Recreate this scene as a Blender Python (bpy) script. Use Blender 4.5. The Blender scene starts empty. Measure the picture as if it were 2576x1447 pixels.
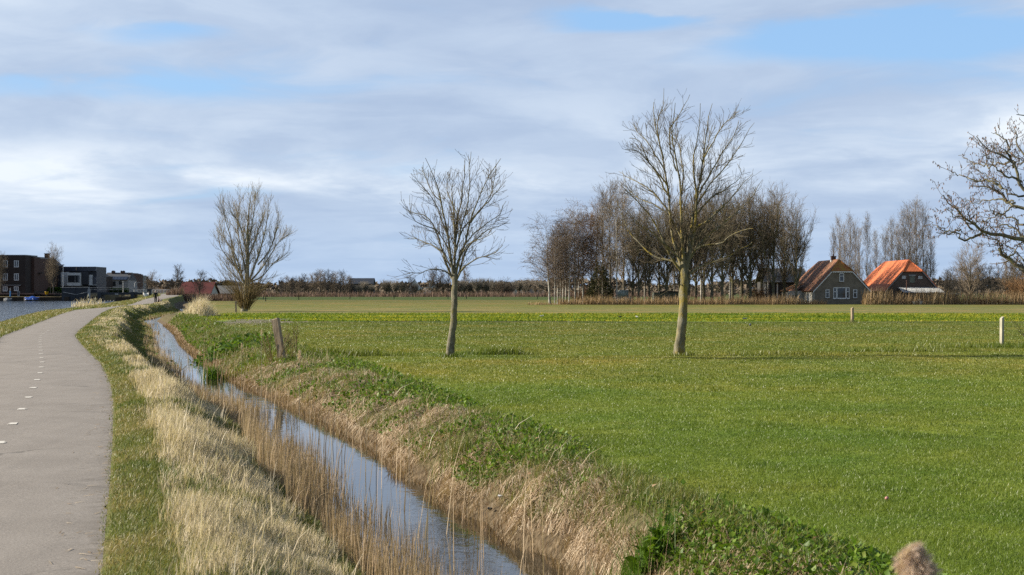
import bpy, math, random
import numpy as np
from mathutils import Vector, Matrix

# ------------------------------------------------------------------ picture geometry
F, CX, HY, CZ = 3930.0, 1288.0, 732.0, 2.0      # focal length, axis, horizon (px of a 2576 px wide view), eye height (m)
R = math.radians
C = bpy.context.scene.collection
SC = bpy.context.scene

# ------------------------------------------------------------------ camera, sky, sun, exposure
cam = bpy.data.cameras.new("camera")
cam.sensor_width = 36.0
cam.lens = 36.0 * F / 2576.0
cam.shift_y = (HY - 723.5) / 2576.0
cam.clip_start, cam.clip_end = 0.1, 20000.0
cam.dof.use_dof = True
cam.dof.focus_distance = 45.0
cam.dof.aperture_fstop = 7.1
cam_o = bpy.data.objects.new("camera", cam)
C.objects.link(cam_o)
cam_o.location = (0, 0, CZ)
cam_o.rotation_euler = (R(90), 0, 0)
SC.camera = cam_o

SUN_EL, SUN_AZ = 24.0, -84.0                     # elevation; azimuth from the view direction (+Y), minus is to the left
SUN_DIR = Vector((math.cos(R(SUN_EL)) * math.sin(R(SUN_AZ)), math.cos(R(SUN_EL)) * math.cos(R(SUN_AZ)), math.sin(R(SUN_EL))))
sun = bpy.data.lights.new("sun", 'SUN')
sun.energy = 5.0
sun.angle = R(0.53)
sun.color = (1.0, 0.91, 0.77)
sun_o = bpy.data.objects.new("sun", sun)
C.objects.link(sun_o)
sun_o.rotation_euler = SUN_DIR.to_track_quat('Z', 'Y').to_euler()
SC.view_settings.view_transform = 'Standard'
SC.view_settings.look = 'None'
SC.view_settings.gamma = 1.0
SC.view_settings.exposure = 1.06

SC.cycles.use_denoising = False
SC.cycles.max_bounces = 6
SC.cycles.diffuse_bounces = 2
SC.cycles.glossy_bounces = 3
SC.cycles.transmission_bounces = 3
SC.cycles.transparent_max_bounces = 6
SC.cycles.caustics_reflective = False
SC.cycles.caustics_refractive = False


class NT:
    """small helper to wire shader nodes"""
    def __init__(s, tree):
        s.t = tree
        s.n = tree.nodes
        s.l = tree.links

    def new(s, typ, **kw):
        nd = s.n.new(typ)
        for k, v in kw.items():
            setattr(nd, k, v)
        return nd

    def put(s, sock, v):
        if isinstance(v, bpy.types.NodeSocket):
            s.l.new(v, sock)
        elif v is not None:
            if hasattr(sock.default_value, '__len__') and not hasattr(v, '__len__'):
                v = (v, v, v)
            if hasattr(sock.default_value, '__len__') and len(sock.default_value) == 4 and len(v) == 3:
                v = (*v, 1.0)
            sock.default_value = v

    def math(s, op, a, b=None, c=None, clamp=False):
        nd = s.new('ShaderNodeMath', operation=op, use_clamp=clamp)
        s.put(nd.inputs[0], a)
        if b is not None:
            s.put(nd.inputs[1], b)
        if c is not None:
            s.put(nd.inputs[2], c)
        return nd.outputs[0]

    def vmath(s, op, a, b=None):
        nd = s.new('ShaderNodeVectorMath', operation=op)
        s.put(nd.inputs[0], a)
        if b is not None:
            s.put(nd.inputs[1], b)
        return nd.outputs[0]

    def mix(s, f, a, b, blend='MIX'):
        nd = s.new('ShaderNodeMix', data_type='RGBA', blend_type=blend)
        s.put(nd.inputs[0], f)
        s.put(nd.inputs[6], a)
        s.put(nd.inputs[7], b)
        return nd.outputs[2]

    def noise(s, vec, scale, detail=3.0, rough=0.55, dist=0.0, col=False):
        nd = s.new('ShaderNodeTexNoise')
        if vec is not None:
            s.put(nd.inputs['Vector'], vec)
        nd.inputs['Scale'].default_value = scale
        nd.inputs['Detail'].default_value = detail
        nd.inputs['Roughness'].default_value = rough
        nd.inputs['Distortion'].default_value = dist
        return nd.outputs['Color' if col else 'Fac']

    def ramp(s, f, stops, interp='LINEAR'):
        nd = s.new('ShaderNodeValToRGB')
        cr = nd.color_ramp
        cr.interpolation = interp
        while len(cr.elements) < len(stops):
            cr.elements.new(0.5)
        for e, (p, c) in zip(cr.elements, stops):
            e.position = p
            e.color = (*c, 1.0) if hasattr(c, '__len__') else (c, c, c, 1.0)
        s.put(nd.inputs[0], f)
        return nd.outputs[0]

    def step(s, f, lo, hi):
        nd = s.new('ShaderNodeMapRange', interpolation_type='SMOOTHSTEP')
        s.put(nd.inputs[0], f)
        nd.inputs[1].default_value, nd.inputs[2].default_value = lo, hi
        nd.inputs[3].default_value, nd.inputs[4].default_value = 0.0, 1.0
        return nd.outputs[0]

    def sep(s, v):
        nd = s.new('ShaderNodeSeparateXYZ')
        s.put(nd.inputs[0], v)
        return nd.outputs

    def comb(s, x, y, z):
        nd = s.new('ShaderNodeCombineXYZ')
        for i, v in enumerate((x, y, z)):
            s.put(nd.inputs[i], v)
        return nd.outputs[0]

    def bump(s, h, strength, dist=0.02):
        nd = s.new('ShaderNodeBump')
        s.put(nd.inputs['Height'], h)
        nd.inputs['Strength'].default_value = strength
        nd.inputs['Distance'].default_value = dist
        return nd.outputs[0]


# sky: Nishita blue behind layered cloud (laid out by direction on the sphere, not by the lens)
world = bpy.data.worlds.new("World")
SC.world = world
world.use_nodes = True
w = NT(world.node_tree)
for nd in list(w.n):
    w.n.remove(nd)
wout = w.new('ShaderNodeOutputWorld')
bg = w.new('ShaderNodeBackground')
bg.inputs['Strength'].default_value = 0.06
sky = w.new('ShaderNodeTexSky', sky_type='NISHITA')
sky.sun_disc = False
sky.sun_elevation = R(SUN_EL)
sky.sun_rotation = R(SUN_AZ)
sky.air_density = 1.0
sky.dust_density = 0.6
sky.ozone_density = 1.3
dirv = w.new('ShaderNodeTexCoord').outputs['Generated']
dx, dy, dz = w.sep(dirv)[:3]
el = w.math('MAXIMUM', dz, 0.0)
# flat-based layer cloud: pattern on a plane overhead, so it streaks out towards the horizon
den = w.math('ADD', el, 0.10)
pl = w.comb(w.math('DIVIDE', dx, den), w.math('DIVIDE', dy, den), 0.0)
warp = w.noise(pl, 1.2, 2.0, 0.5, col=True)
plw = w.vmath('ADD', pl, w.vmath('SCALE', w.vmath('SUBTRACT', warp, (0.5, 0.5, 0.5)), None))
plw.node.inputs[1].links[0].from_node.inputs['Scale'].default_value = 0.9
n_big = w.noise(plw, 0.75, 7.0, 0.55)
n_fine = w.noise(plw, 1.7, 7.0, 0.57)
# low heaped cloud: pattern in direction space, wider than high
hp = w.comb(w.math('MULTIPLY', dx, 5.5), w.math('MULTIPLY', dy, 5.5), w.math('MULTIPLY', el, 17.0))
n_heap = w.noise(hp, 1.05, 8.0, 0.56, 0.25)
n_heap2 = w.noise(w.vmath('ADD', hp, (7.3, 1.9, 3.1)), 1.6, 7.0, 0.6, 0.2)


def spot(az, e, sa, se, amt):
    """a smooth patch of sky round one direction"""
    wob = w.math('MULTIPLY', w.math('SUBTRACT', n_fine, 0.5), 0.05)
    a = w.math('DIVIDE', w.math('SUBTRACT', w.math('ADD', dx, wob), az), sa)
    b = w.math('DIVIDE', w.math('SUBTRACT', w.math('ADD', el, w.math('MULTIPLY', wob, 0.55)), e), se)
    r2 = w.math('ADD', w.math('MULTIPLY', a, a), w.math('MULTIPLY', b, b))
    g = w.math('POWER', 2.718, w.math('MULTIPLY', r2, -1.0))
    front = w.step(dy, 0.0, 0.3)
    return w.math('MULTIPLY', w.math('MULTIPLY', g, amt), front)


clear = None
for s_ in [(0.235, 0.155, 0.115, 0.0125, 1.05), (0.075, 0.170, 0.055, 0.0065, 0.75), (-0.30, 0.124, 0.12, 0.0090, 0.42),
           (-0.22, 0.160, 0.05, 0.007, 0.55), (-0.13, 0.085, 0.16, 0.010, 0.30), (-0.05, 0.135, 0.20, 0.02, 0.22),
           (0.33, 0.125, 0.10, 0.012, 0.35)]:
    g = spot(*s_)
    clear = g if clear is None else w.math('ADD', clear, g)
cover = w.step(w.math('SUBTRACT', w.math('ADD', w.math('MULTIPLY', n_big, 0.9), w.math('MULTIPLY', n_fine, 0.45)), w.math('MULTIPLY', clear, 0.58)), 0.30, 0.60)
over = w.step(el, 0.30, 0.60)
cover = w.math('MULTIPLY', cover, w.math('SUBTRACT', 0.94, w.math('MULTIPLY', over, 0.75)))
bright = None
for s_ in [(-0.29, 0.072, 0.10, 0.020, 0.42), (0.27, 0.098, 0.10, 0.019, 0.95), (-0.12, 0.074, 0.17, 0.013, 0.75),
           (0.03, 0.082, 0.06, 0.025, 0.55), (0.36, 0.185, 0.10, 0.02, 0.35), (-0.30, 0.185, 0.12, 0.02, 0.3)]:
    g = spot(*s_)
    bright = g if bright is None else w.math('ADD', bright, g)
puff = w.step(w.math('ADD', w.math('MULTIPLY', n_heap, 0.62), w.math('MULTIPLY', n_heap2, 0.38)), 0.42, 0.66)
tex = w.math('ADD', w.math('MULTIPLY', w.step(n_fine, 0.34, 0.68), 0.26), w.math('MULTIPLY', w.step(n_heap, 0.40, 0.62), w.math('ADD', 0.12, w.math('MULTIPLY', w.step(el, 0.13, 0.06), 0.26))))
lum = w.math('ADD', w.math('MULTIPLY', bright, w.math('ADD', 0.28, w.math('MULTIPLY', puff, 0.85))), tex, clamp=True)
cloud_col = w.ramp(lum, [(0.0, (3.45, 4.32, 5.85)), (0.25, (4.25, 5.12, 6.50)), (0.5, (5.2, 6.0, 7.15)), (1.0, (7.3, 7.8, 8.35))])
# away from the picture the deck gets thinner, so that the whole sky is not one white lid
blue = w.mix(w.math('MULTIPLY', w.math('SUBTRACT', 1.0, over), 0.6), sky.outputs[0], (2.9, 5.3, 9.0))
low = w.step(el, 0.075, 0.0)
cloudy = w.mix(cover, blue, cloud_col)
hz = w.mix(w.math('MULTIPLY', low, 0.60), cloudy, (3.6, 4.9, 6.85))
w.l.new(hz, bg.inputs['Color'])
w.l.new(bg.outputs[0], wout.inputs[0])

# ------------------------------------------------------------------ object helpers
def prop(o, label=None, cat=None, group=None, kind=None):
    if label: o['label'] = label
    if cat: o['category'] = cat
    if group: o['group'] = group
    if kind: o['kind'] = kind
    return o


def thing(name, label, cat, loc=(0, 0, 0), rz=0.0, group=None):
    o = bpy.data.objects.new(name, None)
    o.empty_display_size = 0.2
    C.objects.link(o)
    o.location = loc
    o.rotation_euler = (0, 0, rz)
    return prop(o, label, cat, group)


def dup(root, loc, rz=None, scale=None, label=None):
    r = root.copy()
    C.objects.link(r)
    r.location = loc
    if rz is not None: r.rotation_euler = (0, 0, rz)
    if scale is not None: r.scale = scale if hasattr(scale, '__len__') else (scale,) * 3
    if label: r['label'] = label
    for ch in list(root.children):
        c = ch.copy()
        C.objects.link(c)
        c.parent = r
        for g in ch.children:
            d = g.copy()
            C.objects.link(d)
            d.parent = c
    return r


def npmesh(name, V, quads=None, tris=None, mats=None, parent=None, attrs=None, smooth=False, mi=None):
    """ONE mesh object from numpy arrays"""
    me = bpy.data.meshes.new(name)
    V = np.asarray(V, dtype=np.float32)
    q = np.zeros((0, 4), np.int32) if quads is None or len(quads) == 0 else np.asarray(quads, np.int32)
    t = np.zeros((0, 3), np.int32) if tris is None or len(tris) == 0 else np.asarray(tris, np.int32)
    me.vertices.add(len(V))
    me.vertices.foreach_set('co', V.ravel())
    nl = q.size + t.size
    me.loops.add(nl)
    me.loops.foreach_set('vertex_index', np.concatenate([q.ravel(), t.ravel()]))
    me.polygons.add(len(q) + len(t))
    st = np.concatenate([np.arange(len(q)) * 4, q.size + np.arange(len(t)) * 3]).astype(np.int32)
    me.polygons.foreach_set('loop_start', st)
    if mi is not None:
        me.polygons.foreach_set('material_index', np.asarray(mi, np.int32))
    if smooth:
        me.polygons.foreach_set('use_smooth', np.ones(len(q) + len(t), bool))
    for k, v in (attrs or {}).items():
        a = me.attributes.new(k, 'FLOAT', 'POINT')
        a.data.foreach_set('value', np.asarray(v, np.float32))
    me.update(calc_edges=True)
    o = bpy.data.objects.new(name, me)
    C.objects.link(o)
    for m in (mats if isinstance(mats, (list, tuple)) else [mats]):
        if m is not None: me.materials.append(m)
    if parent is not None: o.parent = parent
    return o


class MB:
    """collects boxes, bars, prisms and lathes, then links them as ONE mesh object"""
    def __init__(s):
        s.v, s.f = [], []

    def add(s, vs, fs):
        k = len(s.v)
        s.v += [tuple(v) for v in vs]
        s.f += [tuple(i + k for i in f) for f in fs]
        return s

    def box(s, x0, x1, y0, y1, z0, z1):
        vs = [(x, y, z) for z in (z0, z1) for y in (y0, y1) for x in (x0, x1)]
        return s.add(vs, [(0, 2, 3, 1), (4, 5, 7, 6), (0, 1, 5, 4), (2, 6, 7, 3), (0, 4, 6, 2), (1, 3, 7, 5)])

    def poly_y(s, pts, y0, y1):
        """prism: outline in x,z (anticlockwise seen from -y), pulled along y"""
        n = len(pts)
        vs = [(x, y0, z) for x, z in pts] + [(x, y1, z) for x, z in pts]
        fs = [tuple(range(n)), tuple(range(2 * n - 1, n - 1, -1))]
        fs += [(i, i + n, (i + 1) % n + n, (i + 1) % n) for i in range(n)]
        return s.add(vs, fs)

    def poly_x(s, pts, x0, x1):
        n = len(pts)
        vs = [(x0, y, z) for y, z in pts] + [(x1, y, z) for y, z in pts]
        fs = [tuple(range(n - 1, -1, -1)), tuple(range(n, 2 * n))]
        fs += [((i + 1) % n, (i + 1) % n + n, i + n, i) for i in range(n)]
        return s.add(vs, fs)

    def slab(s, quad, th):
        """a sheet of thickness th on a planar quad (top face given)"""
        a = [Vector(p) for p in quad]
        n = (a[1] - a[0]).cross(a[2] - a[0]).normalized() * th
        b = [p - n for p in a]
        k = len(a)
        fs = [tuple(range(k)), tuple(range(2 * k - 1, k - 1, -1))]
        fs += [(i, i + k, (i + 1) % k + k, (i + 1) % k) for i in range(k)]
        return s.add(a + b, fs)

    def bar(s, p0, p1, r0, r1=None, n=6):
        r1 = r0 if r1 is None else r1
        a, b = Vector(p0), Vector(p1)
        t = (b - a).normalized()
        u = t.cross(Vector((0, 0, 1)) if abs(t.z) < 0.9 else Vector((1, 0, 0))).normalized()
        v = t.cross(u)
        vs = []
        for p, r in ((a, r0), (b, r1)):
            vs += [p + u * (r * math.cos(2 * math.pi * i / n)) + v * (r * math.sin(2 * math.pi * i / n)) for i in range(n)]
        fs = [(i, (i + 1) % n, (i + 1) % n + n, i + n) for i in range(n)] + [tuple(range(n - 1, -1, -1)), tuple(range(n, 2 * n))]
        return s.add(vs, fs)

    def lathe(s, prof, center=(0, 0, 0), n=12, axis='Z', sc=(1, 1)):
        cx, cy, cz = center
        vs = []
        for r, h in prof:
            for i in range(n):
                a = 2 * math.pi * i / n
                if axis == 'Z': vs.append((cx + r * math.cos(a) * sc[0], cy + r * math.sin(a) * sc[1], cz + h))
                elif axis == 'X': vs.append((cx + h, cy + r * math.cos(a) * sc[0], cz + r * math.sin(a) * sc[1]))
                else: vs.append((cx + r * math.cos(a) * sc[0], cy + h, cz + r * math.sin(a) * sc[1]))
        m = len(prof)
        fs = []
        for j in range(m - 1):
            fs += [(j * n + i, j * n + (i + 1) % n, (j + 1) * n + (i + 1) % n, (j + 1) * n + i) for i in range(n)]
        fs += [tuple(range(n - 1, -1, -1)), tuple(range((m - 1) * n, m * n))]
        return s.add(vs, fs)

    def build(s, name, m, parent=None, smooth=False):
        me = bpy.data.meshes.new(name)
        me.from_pydata([tuple(v) for v in s.v], [], s.f)
        me.validate()
        if smooth:
            me.polygons.foreach_set('use_smooth', np.ones(len(me.polygons), bool))
        o = bpy.data.objects.new(name, me)
        C.objects.link(o)
        for k in (m if isinstance(m, (list, tuple)) else [m]):
            me.materials.append(k)
        if parent is not None: o.parent = parent
        return o


# ------------------------------------------------------------------ materials
ALB = 0.86            # one scale for how light all surfaces are


def newmat(name):
    m = bpy.data.materials.new(name)
    m.use_nodes = True
    t = NT(m.node_tree)
    p = t.n['Principled BSDF']
    return m, t, p


def mat(name, c1, c2=None, scale=4.0, rough=0.8, bump=0.0, bdist=0.01, stretch=(1, 1, 1), detail=5.0, lo=0.35, hi=0.65, spec=0.3, metal=0.0):
    m, t, p = newmat(name)
    co = t.new('ShaderNodeTexCoord').outputs['Object']
    v = t.vmath('MULTIPLY', co, stretch)
    n = t.noise(v, scale, detail, 0.6)
    c2 = c2 or tuple(x * 0.75 for x in c1)
    c1, c2 = tuple(x * ALB for x in c1), tuple(x * ALB for x in c2)
    col = t.ramp(n, [(lo, c2), (hi, c1)])
    fine = t.noise(v, scale * 6.3, 3.0, 0.6)
    col = t.mix(0.35, col, t.ramp(fine, [(0.3, 0.55), (0.7, 1.25)]), 'MULTIPLY')
    t.put(p.inputs['Base Color'], col)
    p.inputs['Roughness'].default_value = rough
    p.inputs['Specular IOR Level'].default_value = spec
    p.inputs['Metallic'].default_value = metal
    if bump:
        t.put(p.inputs['Normal'], t.bump(t.math('ADD', n, t.math('MULTIPLY', fine, 0.5)), bump, bdist))
    return m


def brickmat(name, c1, c2, mortar, bw=0.22, bh=0.065, rough=0.85, wear=0.3):
    c1, c2, mortar = (tuple(x * ALB for x in c) for c in (c1, c2, mortar))
    m, t, p = newmat(name)
    co = t.new('ShaderNodeTexCoord').outputs['Object']
    x, y, z = t.sep(co)[:3]
    b = t.new('ShaderNodeTexBrick')
    t.put(b.inputs['Vector'], t.comb(t.math('ADD', x, y), z, 0.0))
    b.inputs['Scale'].default_value = 1.0
    b.inputs['Brick Width'].default_value = bw
    b.inputs['Row Height'].default_value = bh
    b.inputs['Mortar Size'].default_value = 0.008
    t.put(b.inputs['Color1'], c1)
    t.put(b.inputs['Color2'], c2)
    t.put(b.inputs['Mortar'], mortar)
    n = t.noise(co, 0.7, 5.0, 0.65)
    col = t.mix(wear, b.outputs['Color'], t.ramp(n, [(0.3, 0.35), (0.7, 1.3)]), 'MULTIPLY')
    t.put(p.inputs['Base Color'], col)
    p.inputs['Roughness'].default_value = rough
    p.inputs['Specular IOR Level'].default_value = 0.2
    return m


def blademat(name, stops, trans=0.35, rough=0.45, spec=0.35, ground=None, gmix=0.0):
    """blades: colour by the blade's own tint, light shining through"""
    stops = [(a, tuple(x * ALB for x in c)) for a, c in stops]
    m, t, p = newmat(name)
    tint = t.new('ShaderNodeAttribute', attribute_name='tint').outputs['Fac']
    col = t.ramp(tint, stops)
    if ground is not None:
        col = t.mix(gmix, col, ground(t))
    t.put(p.inputs['Base Color'], col)
    p.inputs['Roughness'].default_value = rough
    p.inputs['Specular IOR Level'].default_value = spec
    tr = t.new('ShaderNodeBsdfTranslucent')
    t.put(tr.inputs['Color'], t.mix(1.0, col, (1.15, 1.15, 0.75), 'MULTIPLY'))
    mx = t.new('ShaderNodeMixShader')
    mx.inputs[0].default_value = trans
    t.l.new(p.outputs[0], mx.inputs[1])
    t.l.new(tr.outputs[0], mx.inputs[2])
    t.l.new(mx.outputs[0], t.n['Material Output'].inputs[0])
    return m


def field_color(t):
    """the meadow's own colour: strips of differently grown grass one behind the other, by place on the ground"""
    pos = t.new('ShaderNodeNewGeometry').outputs['Position']
    x, y, z = t.sep(pos)[:3]
    wob = t.math('SUBTRACT', t.noise(t.vmath('MULTIPLY', pos, (0.05, 0.05, 0.0)), 1.0, 3.0), 0.5)
    wf = t.math('SUBTRACT', t.noise(t.vmath('MULTIPLY', pos, (0.5, 0.5, 0.0)), 1.0, 3.0), 0.5)
    yy = t.math('ADD', y, t.math('ADD', t.math('MULTIPLY', wob, t.math('MULTIPLY', y, 0.05)), t.math('MULTIPLY', wf, 1.2)))
    k = t.math('DIVIDE', yy, 620.0)
    def s(v): return v / 620.0
    base = t.ramp(k, [(0.0, (.122, .182, .015)), (s(34), (.128, .182, .016)), (s(47), (.185, .195, .026)), (s(58), (.150, .174, .020)),
                      (s(75), (.132, .150, .018)), (s(108), (.118, .138, .018)), (s(110), (.055, .055, .022)), (s(112), (.055, .055, .022)), (s(114), (.150, .225, .016)),
                      (s(135), (.160, .215, .018)), (s(150), (.135, .185, .020)), (s(153), (.170, .172, .038)), (s(185), (.172, .172, .040)),
                      (s(215), (.140, .152, .026)), (s(240), (.145, .156, .028)), (s(262), (.160, .145, .030)), (s(300), (.105, .125, .020)), (s(330), (.140, .125, .025)),
                      (s(380), (.050, .085, .012)), (s(600), (.060, .085, .016))])
    n1 = t.noise(t.vmath('MULTIPLY', pos, (0.16, 0.16, 0.0)), 1.0, 5.0, 0.6)
    n2 = t.noise(t.vmath('MULTIPLY', pos, (1.3, 1.3, 0.0)), 1.0, 5.0, 0.65)
    col = t.mix(0.8, base, t.ramp(n1, [(0.34, (.62, .84, .7)), (0.5, (1, 1, 1)), (0.66, (1.5, 1.14, 1.3))]), 'MULTIPLY')
    n5 = t.noise(t.vmath('MULTIPLY', pos, (0.45, 0.45, 0.0)), 1.0, 4.0, 0.7, 0.6)
    col = t.mix(t.math('MULTIPLY', t.step(n5, 0.60, 0.76), 0.45), col, (.20, .165, .05))
    col = t.mix(1.0, col, (ALB * 1.17, ALB * 1.08, ALB * 1.5), 'MULTIPLY')
    col = t.mix(0.75, col, t.ramp(n2, [(0.3, (.62, .70, .6)), (0.5, (1, 1, 1)), (0.7, (1.4, 1.3, 1.4))]), 'MULTIPLY')
    return col


M = {}
# --- terrain
m, t, p = newmat('meadow_ground')
pos = t.new('ShaderNodeNewGeometry').outputs['Position']
bank = t.new('ShaderNodeAttribute', attribute_name='bank').outputs['Fac']
soil = t.new('ShaderNodeAttribute', attribute_name='soil').outputs['Fac']
fc = field_color(t)
n3 = t.noise(pos, 1.1, 5.0, 0.65)
n4 = t.noise(pos, 9.0, 4.0, 0.7)
vg = t.ramp(t.math('ADD', t.math('MULTIPLY', n3, 0.7), t.math('MULTIPLY', n4, 0.3)), [(0.32, (.055, .075, .018)), (0.48, (.11, .12, .035)), (0.56, (.135, .12, .05)), (0.7, (.18, .15, .075))])
col = t.mix(bank, fc, vg)
sc_ = t.ramp(n4, [(0.3, (.045, .034, .022)), (0.55, (.10, .075, .045)), (0.75, (.21, .165, .11))])
col = t.mix(soil, col, sc_)
# sandy bare patch beside the far end of the ditch
x, y, z = t.sep(pos)[:3]
pn = t.math('SUBTRACT', t.noise(t.vmath('MULTIPLY', pos, (.75, .22, 0)), 1.0, 6.0, 0.7), 0.5)
px_ = t.math('DIVIDE', t.math('SUBTRACT', x, -18.8), 3.1)
py_ = t.math('DIVIDE', t.math('SUBTRACT', y, 111.5), 13.0)
rr = t.math('ADD', t.math('SQRT', t.math('ADD', t.math('MULTIPLY', px_, px_), t.math('MULTIPLY', py_, py_))), t.math('MULTIPLY', pn, 5.5))
sand = t.step(rr, 1.05, 0.75)
col = t.mix(sand, col, t.ramp(n4, [(0.35, (.075, .072, .035)), (0.5, (.16, .14, .098)), (0.7, (.29, .26, .20))]))
t.put(p.inputs['Base Color'], col)
p.inputs['Roughness'].default_value = 0.95
p.inputs['Specular IOR Level'].default_value = 0.1
t.put(p.inputs['Normal'], t.bump(t.math('ADD', n4, n3), 0.6, 0.06))
M['ground'] = m

m, t, p = newmat('worn_asphalt')
pos = t.new('ShaderNodeNewGeometry').outputs['Position']
edge = t.new('ShaderNodeAttribute', attribute_name='edge').outputs['Fac']
na = t.noise(pos, 48.0, 4.0, 0.8)
nb = t.noise(pos, 0.9, 5.0, 0.6)
nc = t.noise(t.vmath('MULTIPLY', pos, (1.0, 0.12, 1.0)), 2.6, 5.0, 0.65)
col = t.ramp(nb, [(0.3, (.212, .186, .157)), (0.7, (.258, .229, .196))])
vo = t.new('ShaderNodeTexVoronoi', feature='DISTANCE_TO_EDGE')
t.put(vo.inputs['Vector'], t.vmath('ADD', pos, t.vmath('MULTIPLY', t.noise(pos, 1.3, 4.0, col=True), (.9, .9, 0))))
vo.inputs['Scale'].default_value = 0.22
crk = t.math('MULTIPLY', t.step(vo.outputs['Distance'], 0.012, 0.003), t.step(t.noise(pos, 0.35, 2.0), 0.48, 0.6))
col = t.mix(t.math('MULTIPLY', crk, 0.6), col, (.07, .062, .052))
stn = t.step(t.noise(pos, 0.55, 5.0, 0.7), 0.56, 0.70)
col = t.mix(t.math('MULTIPLY', stn, 0.12), col, (.10, .088, .072))
col = t.mix(0.75, col, t.ramp(na, [(0.3, .45), (0.5, .95), (0.72, 1.6)]), 'MULTIPLY')
col = t.mix(0.35, col, t.ramp(nc, [(0.3, .78), (0.7, 1.18)]), 'MULTIPLY')
col = t.mix(t.math('MULTIPLY', edge, t.step(t.noise(pos, 5.0, 5.0, 0.7), 0.36, 0.6)), col, (.15, .13, .105))
t.put(p.inputs['Base Color'], col)
p.inputs['Roughness'].default_value = 0.8
p.inputs['Specular IOR Level'].default_value = 0.25
t.put(p.inputs['Normal'], t.bump(na, 0.35, 0.004))
M['asphalt'] = m
M['road_paint'] = mat('road_paint', (.74, .70, .62), (.52, .48, .41), 30, 0.7, lo=.3, hi=.6)

m, t, p = newmat('canal_water')
pos = t.new('ShaderNodeNewGeometry').outputs['Position']
p.inputs['Base Color'].default_value = (.030, .040, .050, 1)
p.inputs['Roughness'].default_value = 0.10
p.inputs['IOR'].default_value = 1.33
h1 = t.noise(t.vmath('MULTIPLY', pos, (.42, .20, 1)), 1.0, 4.0, 0.6, 0.4)
h2 = t.noise(t.vmath('MULTIPLY', pos, (2.2, 1.0, 1)), 1.0, 4.0, 0.65, 0.3)
t.put(p.inputs['Normal'], t.bump(t.math('ADD', t.math('MULTIPLY', h1, 2.4), t.math('MULTIPLY', h2, 0.6)), 1.0, 0.50))
M['canal'] = m
m, t, p = newmat('ditch_water')
pos = t.new('ShaderNodeNewGeometry').outputs['Position']
p.inputs['Base Color'].default_value = (.030, .026, .018, 1)
p.inputs['Roughness'].default_value = 0.03
p.inputs['IOR'].default_value = 1.34
y = t.sep(pos)[1]
farr = t.step(y, 45.0, 85.0)
h1 = t.noise(t.vmath('MULTIPLY', pos, (2.0, 1.2, 1)), 1.6, 4.0, 0.55, 0.3)
patch = t.step(t.noise(t.vmath('MULTIPLY', pos, (.5, .14, 1)), 1.0, 2.0), 0.5, 0.68)
amp = t.math('ADD', 0.10, t.math('ADD', t.math('MULTIPLY', patch, 0.45), t.math('MULTIPLY', farr, 1.3)))
t.put(p.inputs['Normal'], t.bump(t.math('MULTIPLY', h1, amp), 0.5, 0.05))
M['ditch'] = m

# --- grasses
M['grass'] = blademat('meadow_grass', [(0.0, (.058, .108, .012)), (0.4, (.130, .194, .020)), (0.8, (.250, .285, .045)), (0.93, (.32, .30, .075)), (1.0, (.45, .39, .18))], 0.34, 0.42, 0.34, field_color, 0.5)
M['strip'] = blademat('leafy_strip', [(0.0, (.08, .145, .014)), (0.4, (.155, .215, .022)), (0.65, (.33, .315, .035)), (1.0, (.50, .42, .04))], 0.4, 0.55, 0.12)
M['verge'] = blademat('verge_grass', [(0.0, (.070, .125, .018)), (0.35, (.145, .175, .035)), (0.6, (.25, .225, .075)), (0.8, (.40, .31, .15)), (1.0, (.56, .44, .25))], 0.3, 0.5, 0.35)
M['dry'] = blademat('dry_grass', [(0.0, (.15, .16, .045)), (0.20, (.36, .29, .165)), (0.55, (.60, .50, .345)), (1.0, (.84, .74, .56))], 0.28, 0.6, 0.25)
M['straw'] = blademat('mown_straw', [(0.0, (.13, .085, .045)), (0.35, (.29, .20, .115)), (0.7, (.48, .365, .235)), (1.0, (.70, .58, .42))], 0.2, 0.6, 0.25)
M['reed'] = blademat('dead_reed', [(0.0, (.17, .095, .045)), (0.4, (.33, .230, .132)), (0.75, (.48, .36, .225)), (1.0, (.64, .51, .35))], 0.22, 0.6, 0.25)
M['far_reed'] = blademat('far_reed', [(0.0, (.18, .11, .06)), (0.5, (.34, .235, .13)), (1.0, (.50, .38, .23))], 0.2, 0.8, 0.15)
M['heath_reed'] = blademat('dull_reed', [(0.0, (.07, .045, .038)), (0.5, (.16, .105, .085)), (0.85, (.25, .17, .12)), (1.0, (.42, .32, .22))], 0.2, 0.8, 0.15)
M['weed'] = blademat('weed_leaf', [(0.0, (.040, .085, .009)), (0.5, (.10, .185, .014)), (0.9, (.17, .25, .024)), (1.0, (.26, .28, .06))], 0.35, 0.5, 0.25)
M['deadleaf'] = blademat('dead_leaf', [(0.0, (.13, .065, .035)), (0.5, (.27, .15, .075)), (1.0, (.42, .29, .17))], 0.25, 0.6, 0.3)
M['plume'] = blademat('reed_plume', [(0.0, (.40, .28, .21)), (0.5, (.62, .48, .39)), (1.0, (.80, .67, .57))], 0.45, 0.8, 0.1)

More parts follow.
